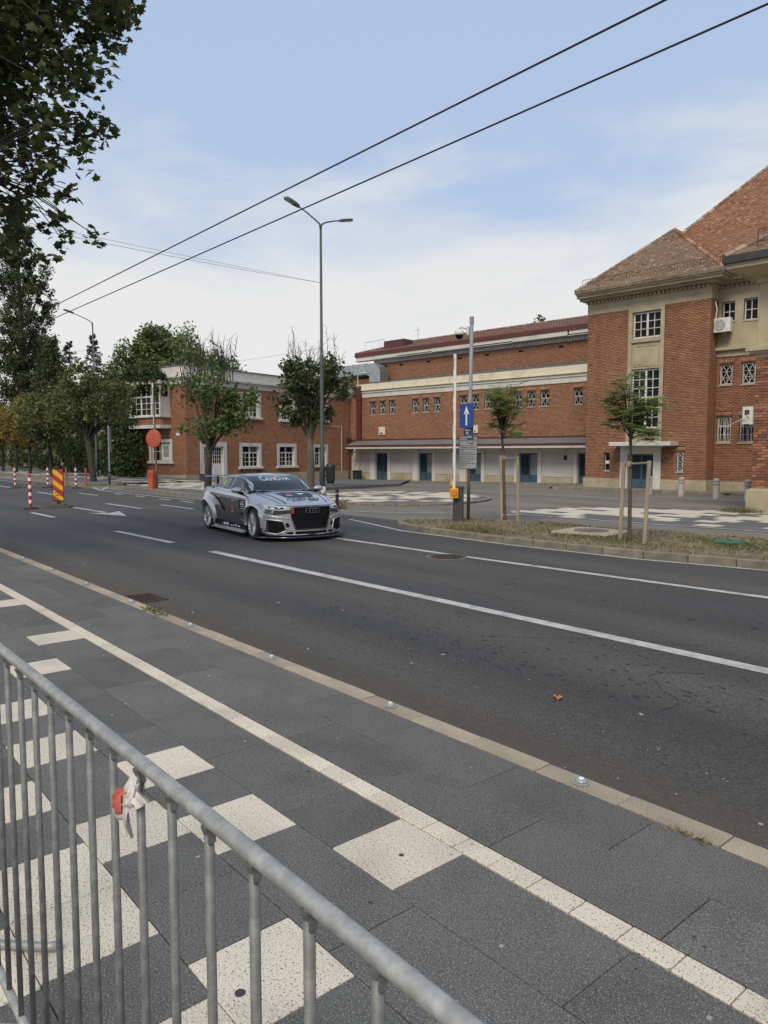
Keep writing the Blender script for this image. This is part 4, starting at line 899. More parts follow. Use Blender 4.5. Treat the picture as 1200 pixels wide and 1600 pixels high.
# ---------------------------------------------------------------- nearer wing whose brick corner stands at the right
cp = (-10.75, 24.47, 0)
WING = thing('entrance_wing', 'near brick wing corner with stone cornice, beige pilaster and dark eaves', 'building', cp, rot_of(134))
CB = [mat('wing_brick_%s' % n, tuple(min(1,x*f_) for x,f_ in zip(c,(1.02,1.16,1.2))), .85, col2=tuple(x*.72 for x in c), scale=7, fine=.15, fscale=70, bump=.3, rnd=.22) for n, c in (('red',(0.250,0.092,0.052)),('brown',(0.185,0.070,0.043)),('orange',(0.33,0.135,0.075)))]
wall(F,.22,12,-1,5.0,[],MORTAR,WING,'front_wall'); wall(Frame((.22,8,0),(0,-1,0),(-1,0,0)),0,8,-1,5.0,[],MORTAR,WING,'side_wall')
lst = brick_list(.22,12,.56,4.74,[],.0905,.27,.014); near = [x for x in lst if x[0] < 1.45]; far = [x for x in lst if x[0] >= 1.45]
cache = {}
for a, c, e, g in near:
    k = (round(c-a,2), random.randrange(3)); pr2 = .03 if 3.43 < (e+g)/2 < 3.5 else .014
    if k not in cache: cache[k] = MB().cbox(-k[0]/2,k[0]/2,-.5*(g-e),.5*(g-e),-.02,0,.004).mesh('brick', CB[k[1]])
    link('brick', cache[k], WING, M=Matrix.Translation(((a+c)/2,-pr2-random.uniform(-.004,.004),(e+g)/2)) @ Matrix.Rotation(math.pi/2,4,'X'))
bricks(F, far, BR_TOWER, WING); bricks(Frame((.22,8,0),(0,-1,0),(-1,0,0)), brick_list(0,8,.56,4.74,[],.0905,.27), BR_TOWER, WING)
b = MB(); b.box(.10,.22,0,8,-1,.50); b.build('plinth', PLINTH, WING); b = MB(); b.box(.10,12,-.13,0,-1,.50); b.add([(.10,-.13,.5),(12,-.13,.5),(12,0,.57),(.22,0,.57),(.10,8,.5),(.22,8,.57)],[(0,1,2,3),(4,0,3,5)]); b.build('plinth_front', PLINTH, WING)
b = MB()
for z0, z1, e in ((4.74,4.86,.03),(4.86,4.94,.16),(4.94,5.06,.26),(5.06,5.12,.18)): b.box(.22-e,12,-e,8,z0,z1)
b.build('string_course', STONE, WING)
b = MB(); b.box(.26,.62,-.05,.35,5.12,7.05); b.box(.66,.74,.02,.3,5.12,7.05); b.box(.26,12,.12,8,5.12,7.05); b.box(.22,.66,-.08,.4,5.12,5.2); b.build('pilaster', STONE, WING)
b = MB(); b.box(.18,12,-.10,8,7.05,7.40); b.build('architrave', STONE, WING)
b = MB(); b.add([(.18,-.1,7.25),(12,-.1,7.25),(12,-1.05,7.42),(-.75+.35,-1.05,7.42),(-.4,8,7.42),(.18,8,7.25)],[(0,1,2,3),(0,3,4,5)]); b.box(-.42,12,-1.08,8,7.42,7.60); b.build('soffit', STONE, WING)
MB().box(-.52,12,-1.2,-1.08,7.58,7.80).box(-.52,-.42,-1.08,8,7.58,7.80).build('gutter', mat('dark_gutter',(0.022,0.021,0.023),.6,col2=(0.05,0.045,0.04),scale=5), WING)
sv = Vector((0,1,.62)).normalized(); pw = [(0,0),(13.1,0),(9.7,5),(3.4,5)]
roof_plane((-.5,-1.1,7.78),(1,0,0),sv,pw,TILE_T,WING); roof_tiles((-.5,-1.1,7.78),(1,0,0),sv,pw,.185,.15,TILE_T,WING)
roof_plane((-.5,-1.1,7.78),(0,1,0),Vector((.75,0,.62)).normalized(),[(0,0),(9,0),(9,4),(4.6,4)],TILE_T,WING)
roof_plane((12.6,-1.1,7.78),(0,1,0),Vector((-.75,0,.62)).normalized(),[(0,0),(9,0),(9,4),(4.6,4)],TILE_T,WING)
wall(Frame((12,0,0),(0,1,0),(1,0,0)),0,8,-1,5.0,[],MORTAR,WING,'side_wall'); bricks(Frame((12,0,0),(0,1,0),(1,0,0)), brick_list(0,8,.56,4.74,[],.0905,.27), BR_TOWER, WING)
ridge([(-.5,-1.1,7.8),(2.9,3.1,10.5)],WING,TILE_T,.10)
snow_guard([(.35,-.7,8.15),(4,-.7,8.15)],WING,.42)
# ================================================================== the race car
SILVER = mat('car_silver', (0.54,0.54,0.545), 0.30, metal=0.72, coat=0.5)
GUN = mat('car_gunmetal', (0.048,0.050,0.055), 0.35, metal=0.25, coat=0.5)
CBLACK = mat('car_black', (0.008,0.008,0.009), 0.55, spec=.15)
CGLOSS = mat('car_grille_black', (0.010,0.009,0.012), 0.6, spec=.10)
PURPLE = mat('car_purple', (0.050,0.024,0.080), 0.32, coat=0.6)
CGLASS = mat('car_glass', (0.012,0.014,0.016), 0.03, spec=0.6)
RUB = mat('tyre_rubber', (0.016,0.016,0.017), 0.85, col2=(0.03,0.029,0.028), scale=20)
RIMM = mat('rim_silver', (0.60,0.60,0.60), 0.32, metal=0.8)
CWHITE = mat('decal_white', (0.80,0.80,0.80), 0.5); CRED = mat('decal_red', (0.55,0.045,0.030), 0.5); CNAVY = mat('decal_navy', (0.020,0.024,0.050), 0.5); CYEL = mat('decal_yellow', (0.65,0.58,0.06), 0.5)
LENS = mat('headlight_lens', (0.62,0.63,0.65), 0.25, metal=0.1, coat=0.8)
REFL = mat('window_reflection', (0.42,0.43,0.44), 0.6, col2=(0.12,0.12,0.13), scale=9, streak=(1,1,.35))  # pale streaked colour paints whitish reflections on the rear side windows
CAR = thing('race_car', 'silver and purple touring race car with CANOVA on its windscreen', 'car', (-14.68, 8.88, ROADZ), math.atan2(-.32, 2.67))
XF, XR, WR = 1.32, -1.34, 0.325
ip = np.interp
def xwarp(x, y):
    k = ip(x, [.9,1.6,2.2], [0,.12,.40]); kt = ip(x, [-2.25,-1.5], [.22,0])
    q = (abs(y)/.9)**2.6
    return x - k*q + kt*q
def fl(x, s=.40): return .085*math.exp(-((x-XF)/s)**4) + .095*math.exp(-((x-XR)/s)**4)
def section(x):
    zs = ip(x,[-2.25,-2.0,-1.2,0,.9,1.4,1.8,2.05,2.2],[.93,.97,.965,.93,.905,.86,.79,.73,.69]); zc = ip(x,[-2.25,-2.05,-1.6,-1,.9,1.05,1.5,1.9,2.1,2.2],[.99,1.03,1.02,.99,.985,.975,.915,.825,.755,.705])
    w3 = ip(x,[-2.25,-1.8,-1.2,0,.9,1.5,2.0,2.2],[.76,.84,.885,.885,.88,.86,.80,.76]); w1 = ip(x,[-2.25,-1.9,-.8,0,.8,1.8,2.2],[.80,.86,.88,.885,.88,.90,.88]); f = fl(x)
    zb = ip(x,[-2.25,-1.9,-1.6],[.30,.18,.13])
    P = [(0,zb),(w1*.6,zb),(w1-.03+f*.8,zb),(w1+f,zb+.05),(w1+.015+f*1.0,.38),(w1+.02+f*1.02,.58),(w3+.015+f*.75,zs-.13),(w3-.005+f*.15,zs-.035),(w3-.05,zs+.005),(w3*.72,zs+.62*(zc-zs)),(w3*.36,zs+.93*(zc-zs)),(0,zc)]
    return P
SUBS = [1,2,1,5,5,5,4,2,4,4,4]
def dense(P, subs):
    o = []; n = len(P)
    for i in range(n-1):
        p0, p1, p2, p3 = P[max(i-1,0)], P[i], P[i+1], P[min(i+2,n-1)]
        for k in range(subs[i]):
            t = k/subs[i]
            c = [0.5*((2*p1[j]) + (-p0[j]+p2[j])*t*.55 + 0*(t)) for j in (0,1)]
            # monotone hermite keeps the creases soft without overshoot
            m1 = [(p2[j]-p0[j])*.28 for j in (0,1)]; m2 = [(p3[j]-p1[j])*.28 for j in (0,1)]
            h = (2*t**3-3*t**2+1, t**3-2*t**2+t, -2*t**3+3*t**2, t**3-t**2)
            o.append(tuple(h[0]*p1[j]+h[1]*m1[j]+h[2]*p2[j]+h[3]*m2[j] for j in (0,1)))
    o.append(P[-1]); return o
def loft(xs, sec, subs, warp, mats, name, parent, cut=None, capends=True):
    rows = []
    for x in xs:
        h = dense(sec(x), subs); full = [(-y,z) for y,z in h] + [(y,z) for y,z in h[-2::-1]]
        rows.append([[warp(x,y), y, z] for y, z in full])
    nr, nc = len(rows), len(rows[0]); V = [p for r in rows for p in r]; F_ = []
    for i in range(nr-1):
        for j in range(nc-1): F_.append((i*nc+j, i*nc+j+1, (i+1)*nc+j+1, (i+1)*nc+j))
    if capends:
        half = nc//2
        for i in (0, nr-1):
            for j in range(half-1):
                a, b2, c, d = i*nc+j, i*nc+j+1, i*nc+nc-2-j, i*nc+nc-1-j
                # cap strip between mirrored points, split so that the nose can curve
                n = 14; ra = []; 
                pa, pb, pc, pd = V[a], V[b2], V[c], V[d]
                for k in range(n+1):
                    t = k/n; y1 = pa[1]+(pd[1]-pa[1])*t; y2 = pb[1]+(pc[1]-pb[1])*t
                    if k == 0: ra.append((a,b2)); continue
                    if k == n: ra.append((d,c)); continue
                    V.append([warp(xs[i],y1), y1, pa[2]]); V.append([warp(xs[i],y2), y2, pb[2]]); ra.append((len(V)-2,len(V)-1))
                for (p,q),(r_,s_) in zip(ra, ra[1:]): F_.append((p,q,s_,r_))
    if cut:
        keep = []; rem = set(); 
        for f in F_:
            c = np.mean([V[i] for i in f], axis=0)
            if any((c[0]-xw)**2+(c[2]-WR)**2 < .372**2 and abs(c[1]) > .5 for xw in (XF,XR)): rem.update(f)
            else: keep.append(f)
        used = {i for f in keep for i in f}
        for i in rem & used:
            xw = XF if V[i][0] > 0 else XR; dx, dz = V[i][0]-xw, V[i][2]-WR; l = math.hypot(dx,dz)
            if l > 1e-4 and abs(V[i][1]) > .5: V[i][0] = xw+dx/l*.372; V[i][2] = max(WR+dz/l*.372, .12)
        F_ = keep
    bm = bmesh.new(); vv = [bm.verts.new(p) for p in V]
    for f in F_:
        try: bm.faces.new([vv[i] for i in f])
        except ValueError: pass
    bmesh.ops.remove_doubles(bm, verts=bm.verts[:], dist=.0008); bmesh.ops.recalc_face_normals(bm, faces=bm.faces[:])
    loose = [v for v in bm.verts if not v.link_faces]; bmesh.ops.delete(bm, geom=loose, context='VERTS')
    for f in bm.faces: f.smooth = True
    tree = BVHTree.FromBMesh(bm); me = bpy.data.meshes.new(name); bm.to_mesh(me); bm.free(); me.materials.append(mats)
    return link(name, me, parent), tree
xs_b = list(np.linspace(-2.25,2.2,150))
BODY, TB = loft(xs_b, section, SUBS, xwarp, SILVER, 'body', CAR, cut=True)
def csec(x):
    zr = ip(x,[-1.74,-1.5,-1.1,-.7,-.3,.0,.25,.45,.75,1.02],[1.00,1.10,1.225,1.30,1.333,1.335,1.315,1.26,1.13,.985]); wb = ip(x,[-1.74,-1.3,-.8,0,.6,1.02],[.66,.77,.825,.83,.80,.72]); h = zr-.90
    wt = wb - .225*max(0,h-.08)/.39
    return [(wb,.88),(wb-.012,.90+.12*h),(wt+.075,.90+.62*h),(wt+.025,.90+.86*h),(wt-.035,.90+.955*h),(wt*.6,.90+.995*h),(0,.90+1.02*h)]
def cwarp(x, y):
    k = ip(x,[-.2,.3,1.02],[0,.10,.26]); kt = ip(x,[-1.74,-.9,-.3],[.24,.10,0]); q = (y/.72)**2
    return x - k*q + kt*q
CABIN, TCB = loft(list(np.linspace(-1.74,1.02,90)), csec, [3,5,3,3,3,4], cwarp, SILVER, 'roof', CAR, capends=False)
def hit(o, d):
    best = None
    for t in (TB, TCB):
        h = t.ray_cast(Vector(o), Vector(d))
        if h[0] is not None and (best is None or h[3] < best[2]): best = (h[0], h[1], h[3])
    return best
def project(mesh_pts, faces, mode, off, m, name, parent=CAR, smooth=True):
    vs = []
    for a, b2 in mesh_pts:
        if mode == 'right': o, d = (a,-3,b2), (0,1,0)
        elif mode == 'left': o, d = (a,3,b2), (0,-1,0)
        elif mode == 'front': o, d = (5,a,b2), (-1,0,0)
        elif mode == 'rear': o, d = (-5,a,b2), (1,0,0)
        else: o, d = (a,b2,4), (0,0,-1)
        h = hit(o, d)
        if h is not None and ((mode == 'right' and h[0].y > -.35) or (mode == 'left' and h[0].y < .35)): h = None
        vs.append(None if h is None else h[0] - Vector(d)*off)
    ok = [f for f in faces if all(vs[i] is not None for i in f)]; used = sorted({i for f in ok for i in f}); ix = {v: i for i, v in enumerate(used)}
    vs = [vs[i] for i in used]; faces = [[ix[i] for i in f] for f in ok]
    return MB().add(vs, faces).build(name, m, parent, smooth=smooth)
def poly_grid(poly, cuts=3):
    bm = bmesh.new(); bm.faces.new([bm.verts.new((p[0],p[1],0)) for p in poly]); bmesh.ops.triangulate(bm, faces=bm.faces[:])
    for _ in range(cuts): bmesh.ops.subdivide_edges(bm, edges=bm.edges[:], cuts=1, use_grid_fill=True)
    bm.verts.index_update(); pts = [(v.co.x, v.co.y) for v in bm.verts]; fs = [[v.index for v in f.verts] for f in bm.faces]; bm.free(); return pts, fs
def decal(poly, mode, m, name, off=.004, cuts=3, parent=CAR):
    pts, fs = poly_grid(poly, cuts); return project(pts, fs, mode, off, m, name, parent)
def lettering(s, size, mode, at, m, off=.009, bold=0.0, sx=1.0, parent=CAR, flip=False):
    me = text_mesh(s, size, bold); bm = bmesh.new(); bm.from_mesh(me); bmesh.ops.triangulate(bm, faces=bm.faces[:]); bmesh.ops.subdivide_edges(bm, edges=[e for e in bm.edges if e.calc_length() > .06], cuts=1); bm.verts.index_update()
    pts = []
    for v in bm.verts:
        x, y = v.co.x*sx, v.co.y
        if mode == 'front': pts.append((at[0]+x, at[1]+y))
        elif mode == 'top': pts.append((at[0]-y, at[1]+x))
        elif mode == 'left': pts.append((at[0]-x, at[1]+y))
        else: pts.append((at[0]+x, at[1]+y))
    fs = [[v.index for v in f.verts] for f in bm.faces]; bm.free(); return project(pts, fs, mode, off, m, 'lettering', parent, False)
def strips(parent, mode, x0, x1, z, h, m, seed, off=.008, gap=.35):
    r_ = random.Random(seed); pts, fs = [], []; x = x0
    while x < x1:
        w = r_.uniform(.4,1.6)*h; k = len(pts); x2 = min(x1, x+w); pts += [(x,z),(x2,z),(x2,z+h),(x,z+h)]; fs.append((k,k+1,k+2,k+3)); x = x2 + h*gap*r_.uniform(.5,1.6)
    return project(pts, fs, mode, off, m, 'sponsor_print', parent, False)

# glass
WS = decal([(-.655,.995),(.655,.995),(.60,1.135),(.53,1.285),(-.53,1.285),(-.60,1.135)], 'front', CGLASS, 'windscreen', .005, 4)
decal([(-.575,1.185),(.575,1.185),(.526,1.293),(-.526,1.293)], 'front', GUN, 'sun_strip', .008, 3, WS)
lettering('CANOVA', .122, 'front', (-.05,1.234), CWHITE, .013, .0022, 1.35, WS)
for sd_ in ('right','left'):
    sw = decal([(.83,.975),(.62,1.10),(.36,1.212),(.18,1.255),(-.20,1.275),(-.24,.985)], sd_, CGLASS, 'front_side_window', .005, 4)
    rw = decal([(-.30,.985),(-.26,1.275),(-.62,1.252),(-.98,1.155),(-1.28,1.03),(-1.30,.995)], sd_, CGLASS, 'rear_side_window', .005, 4)
    decal([(-.38,1.01),(-.36,1.24),(-.56,1.23),(-.86,1.13),(-1.0,1.03)], sd_, REFL, 'window_reflection', .008, 3, rw)
    decal([(-.66,1.07),(-.60,1.21),(-.72,1.17),(-.80,1.08)], sd_, CYEL, 'number_patch', .011, 1, rw)
    decal([(1.02,.93),(.90,.965),(.66,1.105),(.38,1.225),(.16,1.27),(-.20,1.29),(-.2,1.308),(.24,1.302),(.44,1.25),(.66,1.16),(.84,1.05),(1.06,.955)], sd_, PURPLE, 'pillar_wrap', .0035, 3)
    # livery on the flanks
    decal([(-1.22,.89),(.92,.83),(.93,.36),(.30,.385),(-.28,.455),(-.50,.52),(-.82,.77)], sd_, GUN, 'flank_wrap', .004, 4)
    decal([(-.92,.77),(-.72,.79),(-.26,.54),(-.32,.475),(-.44,.52),(-.70,.70)], sd_, CBLACK, 'black_flash', .008, 3)
    decal([(-.93,.58),(-.90,.16),(.93,.16),(.93,.30),(.25,.33),(-.30,.385),(-.60,.45),(-.78,.62)], sd_, GUN, 'lower_wrap', .004, 3)
    decal([(-.92,.14),(.94,.14),(.94,.255),(-.92,.285)], sd_, CBLACK, 'sill_wrap', .008, 2)
    s1 = decal([(.50,.585),(.86,.565),(.86,.785),(.50,.805)], sd_, CBLACK, 'number_board', .008, 2)
    decal([(.495,.58),(.865,.56),(.865,.79),(.495,.81)], sd_, mat('decal_grey',(.33,.33,.34),.5), 'number_board_edge', .006, 2)
    for q, (zz, hh) in enumerate(((.74,.02),(.685,.035),(.64,.018),(.60,.012))): strips(s1, sd_, .60,.82, zz, hh, CWHITE, q+1, .012)
    decal([(.10,.55),(.22,.55),(.21,.63),(.17,.68),(.11,.64)], sd_, CRED, 'red_emblem', .008, 1); strips(CAR, sd_, .08,.24,.745,.018,CWHITE,9); strips(CAR, sd_, .10,.22,.51,.014,CWHITE,10)
    strips(CAR, sd_, .55,.86,.46,.05,CBLACK,11,.008); strips(CAR, sd_, -.80,-.60,.80,.012,CWHITE,12)
    for a, c, hh, q in ((-.80,-.50,.022,1),(-.42,-.10,.055,2),(-.02,.20,.02,3),(.25,.36,.05,4),(.42,.62,.04,5),(.66,.90,.04,6)): strips(CAR, sd_, a, c, .185, hh, CWHITE, 20+q, .012)
    # panel gaps
    for pg in ([(.93,.83),(.935,.83),(.925,.28),(.92,.28)], [(-.26,.97),(-.253,.97),(-.245,.29),(-.252,.29)]): decal(pg, sd_, CBLACK, 'door_gap', .010, 2)
    y_ = -1 if sd_ == 'right' else 1
    MB().box(-.16,-.02,*( sorted((y_*.905, y_*.92)) ),.795,.815).build('door_handle', SILVER, CAR)
    # mirrors
    mr_ = MB(); mm = Matrix.Translation((.62,y_*1.0,1.0)) @ Matrix.Diagonal((.075,.125,.062,1))
    mr_.lathe([(math.cos(a)*1.0 if abs(a)<1.5 else .02, math.sin(a)) for a in np.linspace(-1.57,1.57,9)], 14, 0, mm); MI = mr_.build('mirror', SILVER, CAR, smooth=True)
    MB().tube([(.64,y_*.98,.96),(.68,y_*.86,.92)],[.03,.04],8).build('mirror_arm', CBLACK, MI)
    # wheel arch flares: swept lip
    for xw, a0, a1, out_ in ((XF,-8,188,.03),(XR,-8,188,.045)):
        b = MB(); rings_ = []
        for k in range(33):
            a = R(a0+(a1-a0)*k/32); rg = []
            for rr_, oo in ((.366,-.05),(.368,out_),(.392,out_+.006),(.44,out_*.6),(.50,.002)):
                x, z = xw+rr_*math.cos(a), WR+rr_*math.sin(a)
                hh = hit((xw+max(rr_,.40)*math.cos(a), y_*3, max(WR+max(rr_,.40)*math.sin(a),.16)), (0,-y_,0)); yy = abs(hh[0].y) if hh and abs(hh[0].y) > .7 else .93
                rg.append((x, y_*(yy+oo), max(z,.13)))
            rings_.append(rg)
        vs = [p for r_ in rings_ for p in r_]; fs = [(i*5+j,i*5+j+1,(i+1)*5+j+1,(i+1)*5+j) for i in range(32) for j in range(4)]
        b.add(vs, fs).build('wheel_arch', SILVER, CAR, smooth=True)
        MB().lathe([(.02,y_*.50),(.39,y_*.50),(.39,y_*.90)],28,0,Matrix.Translation((xw,0,WR)),'y',caps=False).build('wheel_well', CBLACK, CAR)
    # headlight
    hl = decal([(y_*.46,.655),(y_*.53,.718),(y_*.84,.745),(y_*.83,.665),(y_*.66,.635)], 'front', LENS, 'headlight', .006, 3)
    decal([(y_*.57,.675),(y_*.60,.70),(y_*.80,.715),(y_*.79,.675),(y_*.66,.655)], 'front', CGLOSS, 'headlight_inner', .010, 2, hl)
    for yy in (.64,.73): decal([(y_*(yy),.672),(y_*(yy+.05),.676),(y_*(yy+.05),.70),(y_*yy,.697)], 'front', CWHITE, 'headlight_lamp', .014, 1, hl)
    decal([(y_*.45,.575),(y_*.47,.648),(y_*.66,.63),(y_*.86,.665),(y_*.885,.57),(y_*.70,.545)], 'front', GUN, 'headlight_surround', .005, 3)
    # intake
    ik = decal([(y_*.545,.24),(y_*.60,.40),(y_*.86,.44),(y_*.87,.20),(y_*.70,.165)], 'front', CBLACK, 'air_intake', .006, 3)
    decal([(y_*.835,.18),(y_*.845,.43),(y_*.87,.435),(y_*.88,.19)], 'front', PURPLE, 'intake_fin', .012, 2, ik)
    decal([(y_*.47,.30),(y_*.50,.385),(y_*.565,.37),(y_*.535,.29)], 'front', CBLACK, 'vent', .008, 1)
    decal([(y_*.42,.145),(y_*.40,.195),(y_*.50,.20),(y_*.56,.16)], 'front', CBLACK, 'vent', .008, 1)
    decal([(1.06,y_*.60),(1.08,y_*.64),(1.55,y_*.56),(1.96,y_*.50),(2.0,y_*.46),(1.94,y_*.46),(1.5,y_*.525)], 'top', PURPLE, 'hood_stripe', .004, 3)
    decal([(.98,y_*.70),(1.0,y_*.715),(1.5,y_*.70),(1.9,y_*.60),(1.9,y_*.59),(1.5,y_*.69)], 'top', CBLACK, 'hood_gap', .004, 3)
# nose
def moulding(poly, rad, m, name, parent=CAR, closed=True):
    P_ = []; q = list(poly) + ([poly[0]] if closed else [])
    for a, c in zip(q, q[1:]):
        for k in range(6):
            t = k/6; h = hit((5,a[0]+(c[0]-a[0])*t,a[1]+(c[1]-a[1])*t),(-1,0,0))
            if h: P_.append(h[0]+Vector((.004,0,0)))
    if closed: P_.append(P_[0])
    return MB().tube(P_, rad, 6).build(name, m, parent, smooth=True)
for y_ in (-1,1):
    moulding([(y_*.53,.225),(y_*.585,.415),(y_*.865,.455),(y_*.885,.185),(y_*.70,.15)], .016, SILVER, 'intake_surround')
    moulding([(y_*.46,.455),(y_*.62,.495),(y_*.80,.515),(y_*.88,.515)], .016, SILVER, 'bumper_crease', closed=False)
moulding([(-.45,.66),(-.40,.718),(.40,.718),(.45,.66),(.44,.50),(.355,.243),(-.355,.243),(-.44,.50)], .013, GUN, 'grille_surround')
decal([(-.70,.742),(-.45,.728),(.45,.728),(.70,.742),(.70,.735),(.45,.720),(-.45,.720),(-.70,.735)], 'front', CBLACK, 'hood_shut_line', .007, 3)
GR = decal([(-.50*.88,.66),(-.44*.88,.705),(.44*.88,.705),(.50*.88,.66),(.49*.88,.50),(.39*.88,.255),(-.39*.88,.255),(-.49*.88,.50)], 'front', CGLOSS, 'grille', .008, 4)
gm = MB(); 
for j in range(9):
    for i in range(15):
        y = -.47+.065*i+(.032 if j%2 else 0); z = .30+.045*j
        if inside((y/.88,z),[(-.48*.88,.65),(.48*.88,.65),(.47*.88,.50),(.38*.88,.27),(-.38*.88,.27),(-.47*.88,.50)]) and inside(((y+.05)/.88,z),[(-.48*.88,.65),(.48*.88,.65),(.47*.88,.50),(.38*.88,.27),(-.38*.88,.27),(-.47*.88,.50)]) and not (abs(y+.02) < .30 and .38 < z < .52): gm.quad((0,y,z),(0,y+.05,z),(0,y+.04,z+.010),(0,y+.01,z+.010))
project([(v[1],v[2]) for v in gm.v], gm.f, 'front', .014, mat('grille_mesh',(.040,.036,.048),.45,metal=.3), 'grille_mesh', GR, False)
decal([(-.30*.88,.375),(.30*.88,.375),(.30*.88,.515),(-.30*.88,.515)],'front',CBLACK,'plate_recess',.016,2,GR)
em = MB()
for k in range(4):
    y = -.105+.07*k; h = hit((5,y,.625),(-1,0,0))[0]; n = 20
    em.tube([(h.x+.03, y+.047*math.cos(2*math.pi*i/n), .625+.047*math.sin(2*math.pi*i/n)) for i in range(n+1)], .010, 6, cap=False)
em.build('ring_emblem', mat('dark_chrome',(.22,.22,.23),.2,metal=.9), GR)
h = hit((5,-.455,.65),(-1,0,0))[0]; MB().cbox(h.x-.02,h.x+.03,-.435,-.37,.575,.70,.01).build('tow_strap', CRED, CAR)
decal([(-.37,.145),(.37,.145),(.35,.205),(-.35,.205)],'front',CBLACK,'lower_intake',.007,3)
hp_ = decal([(1.26,-.40),(1.26,.40),(1.62,.34),(1.70,.26),(1.70,-.26),(1.62,-.34)],'top',CNAVY,'hood_panel',.004,3)
decal([(1.46,-.25),(1.40,-.22),(1.40,-.14),(1.46,-.12),(1.53,-.14),(1.55,-.20),(1.52,-.25)],'top',CRED,'red_emblem',.008,2,hp_)
decal([(1.54,-.26),(1.54,-.12),(1.57,-.12),(1.57,-.26)],'top',CWHITE,'sponsor_print',.008,1,hp_)
decal([(1.38,.02),(1.38,.20),(1.44,.20),(1.44,.16),(1.50,.15),(1.50,.06),(1.44,.05)],'top',CWHITE,'white_emblem',.008,1,hp_)
for q in (-.26,-.05,.14): strips(CAR,'top',1.22,1.26,q,.16,CNAVY,40+int(q*100),.006,.5)
lettering('CORLAN', .165, 'top', (1.80,0.0), CNAVY, .008, .003, 1.12); lettering('MOBILITY', .062, 'top', (1.915,-.14), CNAVY, .008, .002, 1.15)
decal([(1.885,.07),(1.885,.31),(1.94,.30),(1.94,.07)],'top',CNAVY,'print_bar',.006,1)
# splitter, skirts, floor
sp = MB(); pts = []
for i in range(25):
    y = -.985+1.97*i/24; pts.append((xwarp(2.2,min(.9,abs(y))*(1 if y>0 else -1))+.085-(.06 if i in (0,24) else 0), y))
poly = pts + [(1.55,.985),(1.55,-.985)]
sp.prism(poly, .075, .098); sp.build('splitter', CNAVY, CAR); eb = MB(); eb.tube([(x+.004,y,.088) for x,y in pts],.013,6); eb.build('splitter_edge', PURPLE, CAR)
sp = MB(); sp.prism([(x-.03,y) for x,y in pts]+[(1.5,.95),(1.5,-.95)], .060, .073); sp.box(-2.0,1.6,-.80,.80,.085,.13); sp.build('underfloor', CBLACK, CAR)
for y_ in (-1,1):
    b = MB(); b.add([(.93,y_*.90,.115),(-.93,y_*.90,.115),(-.93,y_*1.0,.10),(.93,y_*1.0,.10),(.93,y_*.90,.16),(-.93,y_*.90,.16),(-.93,y_*1.0,.115),(.93,y_*1.0,.115)],[(0,1,2,3),(4,5,6,7),(0,3,7,4),(1,5,6,2),(2,6,7,3)]); b.build('side_skirt', SILVER, CAR)
# wheels
def wheel(x, y_, steer=0):
    w = link('wheel', None, CAR, M=Matrix.Translation((x,y_*.83,WR)) @ Matrix.Rotation(steer,4,'Z') @ (Matrix.Identity(4) if y_ < 0 else Matrix.Rotation(math.pi,4,'Z')) @ Matrix.Rotation(random.random(),4,'Y')); w.empty_display_size = .1
    MB().lathe([(.235,-.115),(.285,-.12),(.315,-.11),(.325,-.08),(.325,.08),(.315,.11),(.25,.115)],36,0,None,'y',caps=False).build('tyre', RUB, w, smooth=True)
    b = MB(); b.lathe([(.205,-.02),(.225,-.09),(.245,-.118),(.252,-.112),(.246,-.09),(.238,.10)],36,0,None,'y',caps=False)
    for k in range(10):
        a = 2*math.pi*k/10
        for da in (-.10,.10):
            d = Vector((math.cos(a+da*1.6),0,math.sin(a+da*1.6))); d0 = Vector((math.cos(a+da*.3),0,math.sin(a+da*.3)))
            b.tube([d0*.045+Vector((0,-.075,0)), d*.235+Vector((0,-.10,0))], [.013,.010], 5)
    b.lathe([(.02,-.10),(.06,-.095),(.065,-.06)],16,0,None,'y'); b.build('rim', RIMM, w, smooth=False)
    MB().lathe([(.19,.0),(.19,.03)],24,0,None,'y').build('brake_disc', mat('brake_iron',(.10,.095,.09),.5,metal=.5), w)
for x in (XF,XR):
    for y_ in (-1,1): wheel(x, y_, R(-4) if x == XF else 0)
# rear wing, roof hoops, tail
b = MB()
for i in range(1):
    pr_w = [(-2.20,1.235),(-2.16,1.252),(-2.05,1.246),(-1.94,1.225),(-2.05,1.228),(-2.16,1.225)]
    vs = [(x,y,z) for y in (-.80,.80) for x,z in pr_w]; b.add(vs,[(5,4,3,2,1,0),(6,7,8,9,10,11)]+[(k,(k+1)%6,6+(k+1)%6,6+k) for k in range(6)])
WG = b.build('rear_wing', PURPLE, CAR)
for y_ in (-1,1):
    MB().cbox(-2.24,-1.90,*sorted((y_*.80,y_*.818)),1.12,1.29,.006).build('endplate', CNAVY, WG); MB().box(-2.10,-1.98,*sorted((y_*.40,y_*.415)),1.0,1.235).build('wing_support', CBLACK, WG)
for x, y in ((-.75,-.30),(-.35,-.05)): MB().tube([(x,y+.05*math.cos(a),1.318+.075*math.sin(a)) for a in np.linspace(0,math.pi,9)],.013,6).build('roof_hoop', CBLACK, CAR)
decal([(-.60,.82),(-.40,.87),(.40,.87),(.60,.82),(.80,.84),(.80,.72),(-.80,.72),(-.80,.84)],'rear',CRED,'tail_light',.006,3)
decal([(-.60,1.03),(.60,1.03),(.50,1.235),(-.50,1.235)],'rear',CGLASS,'rear_window',.006,3)
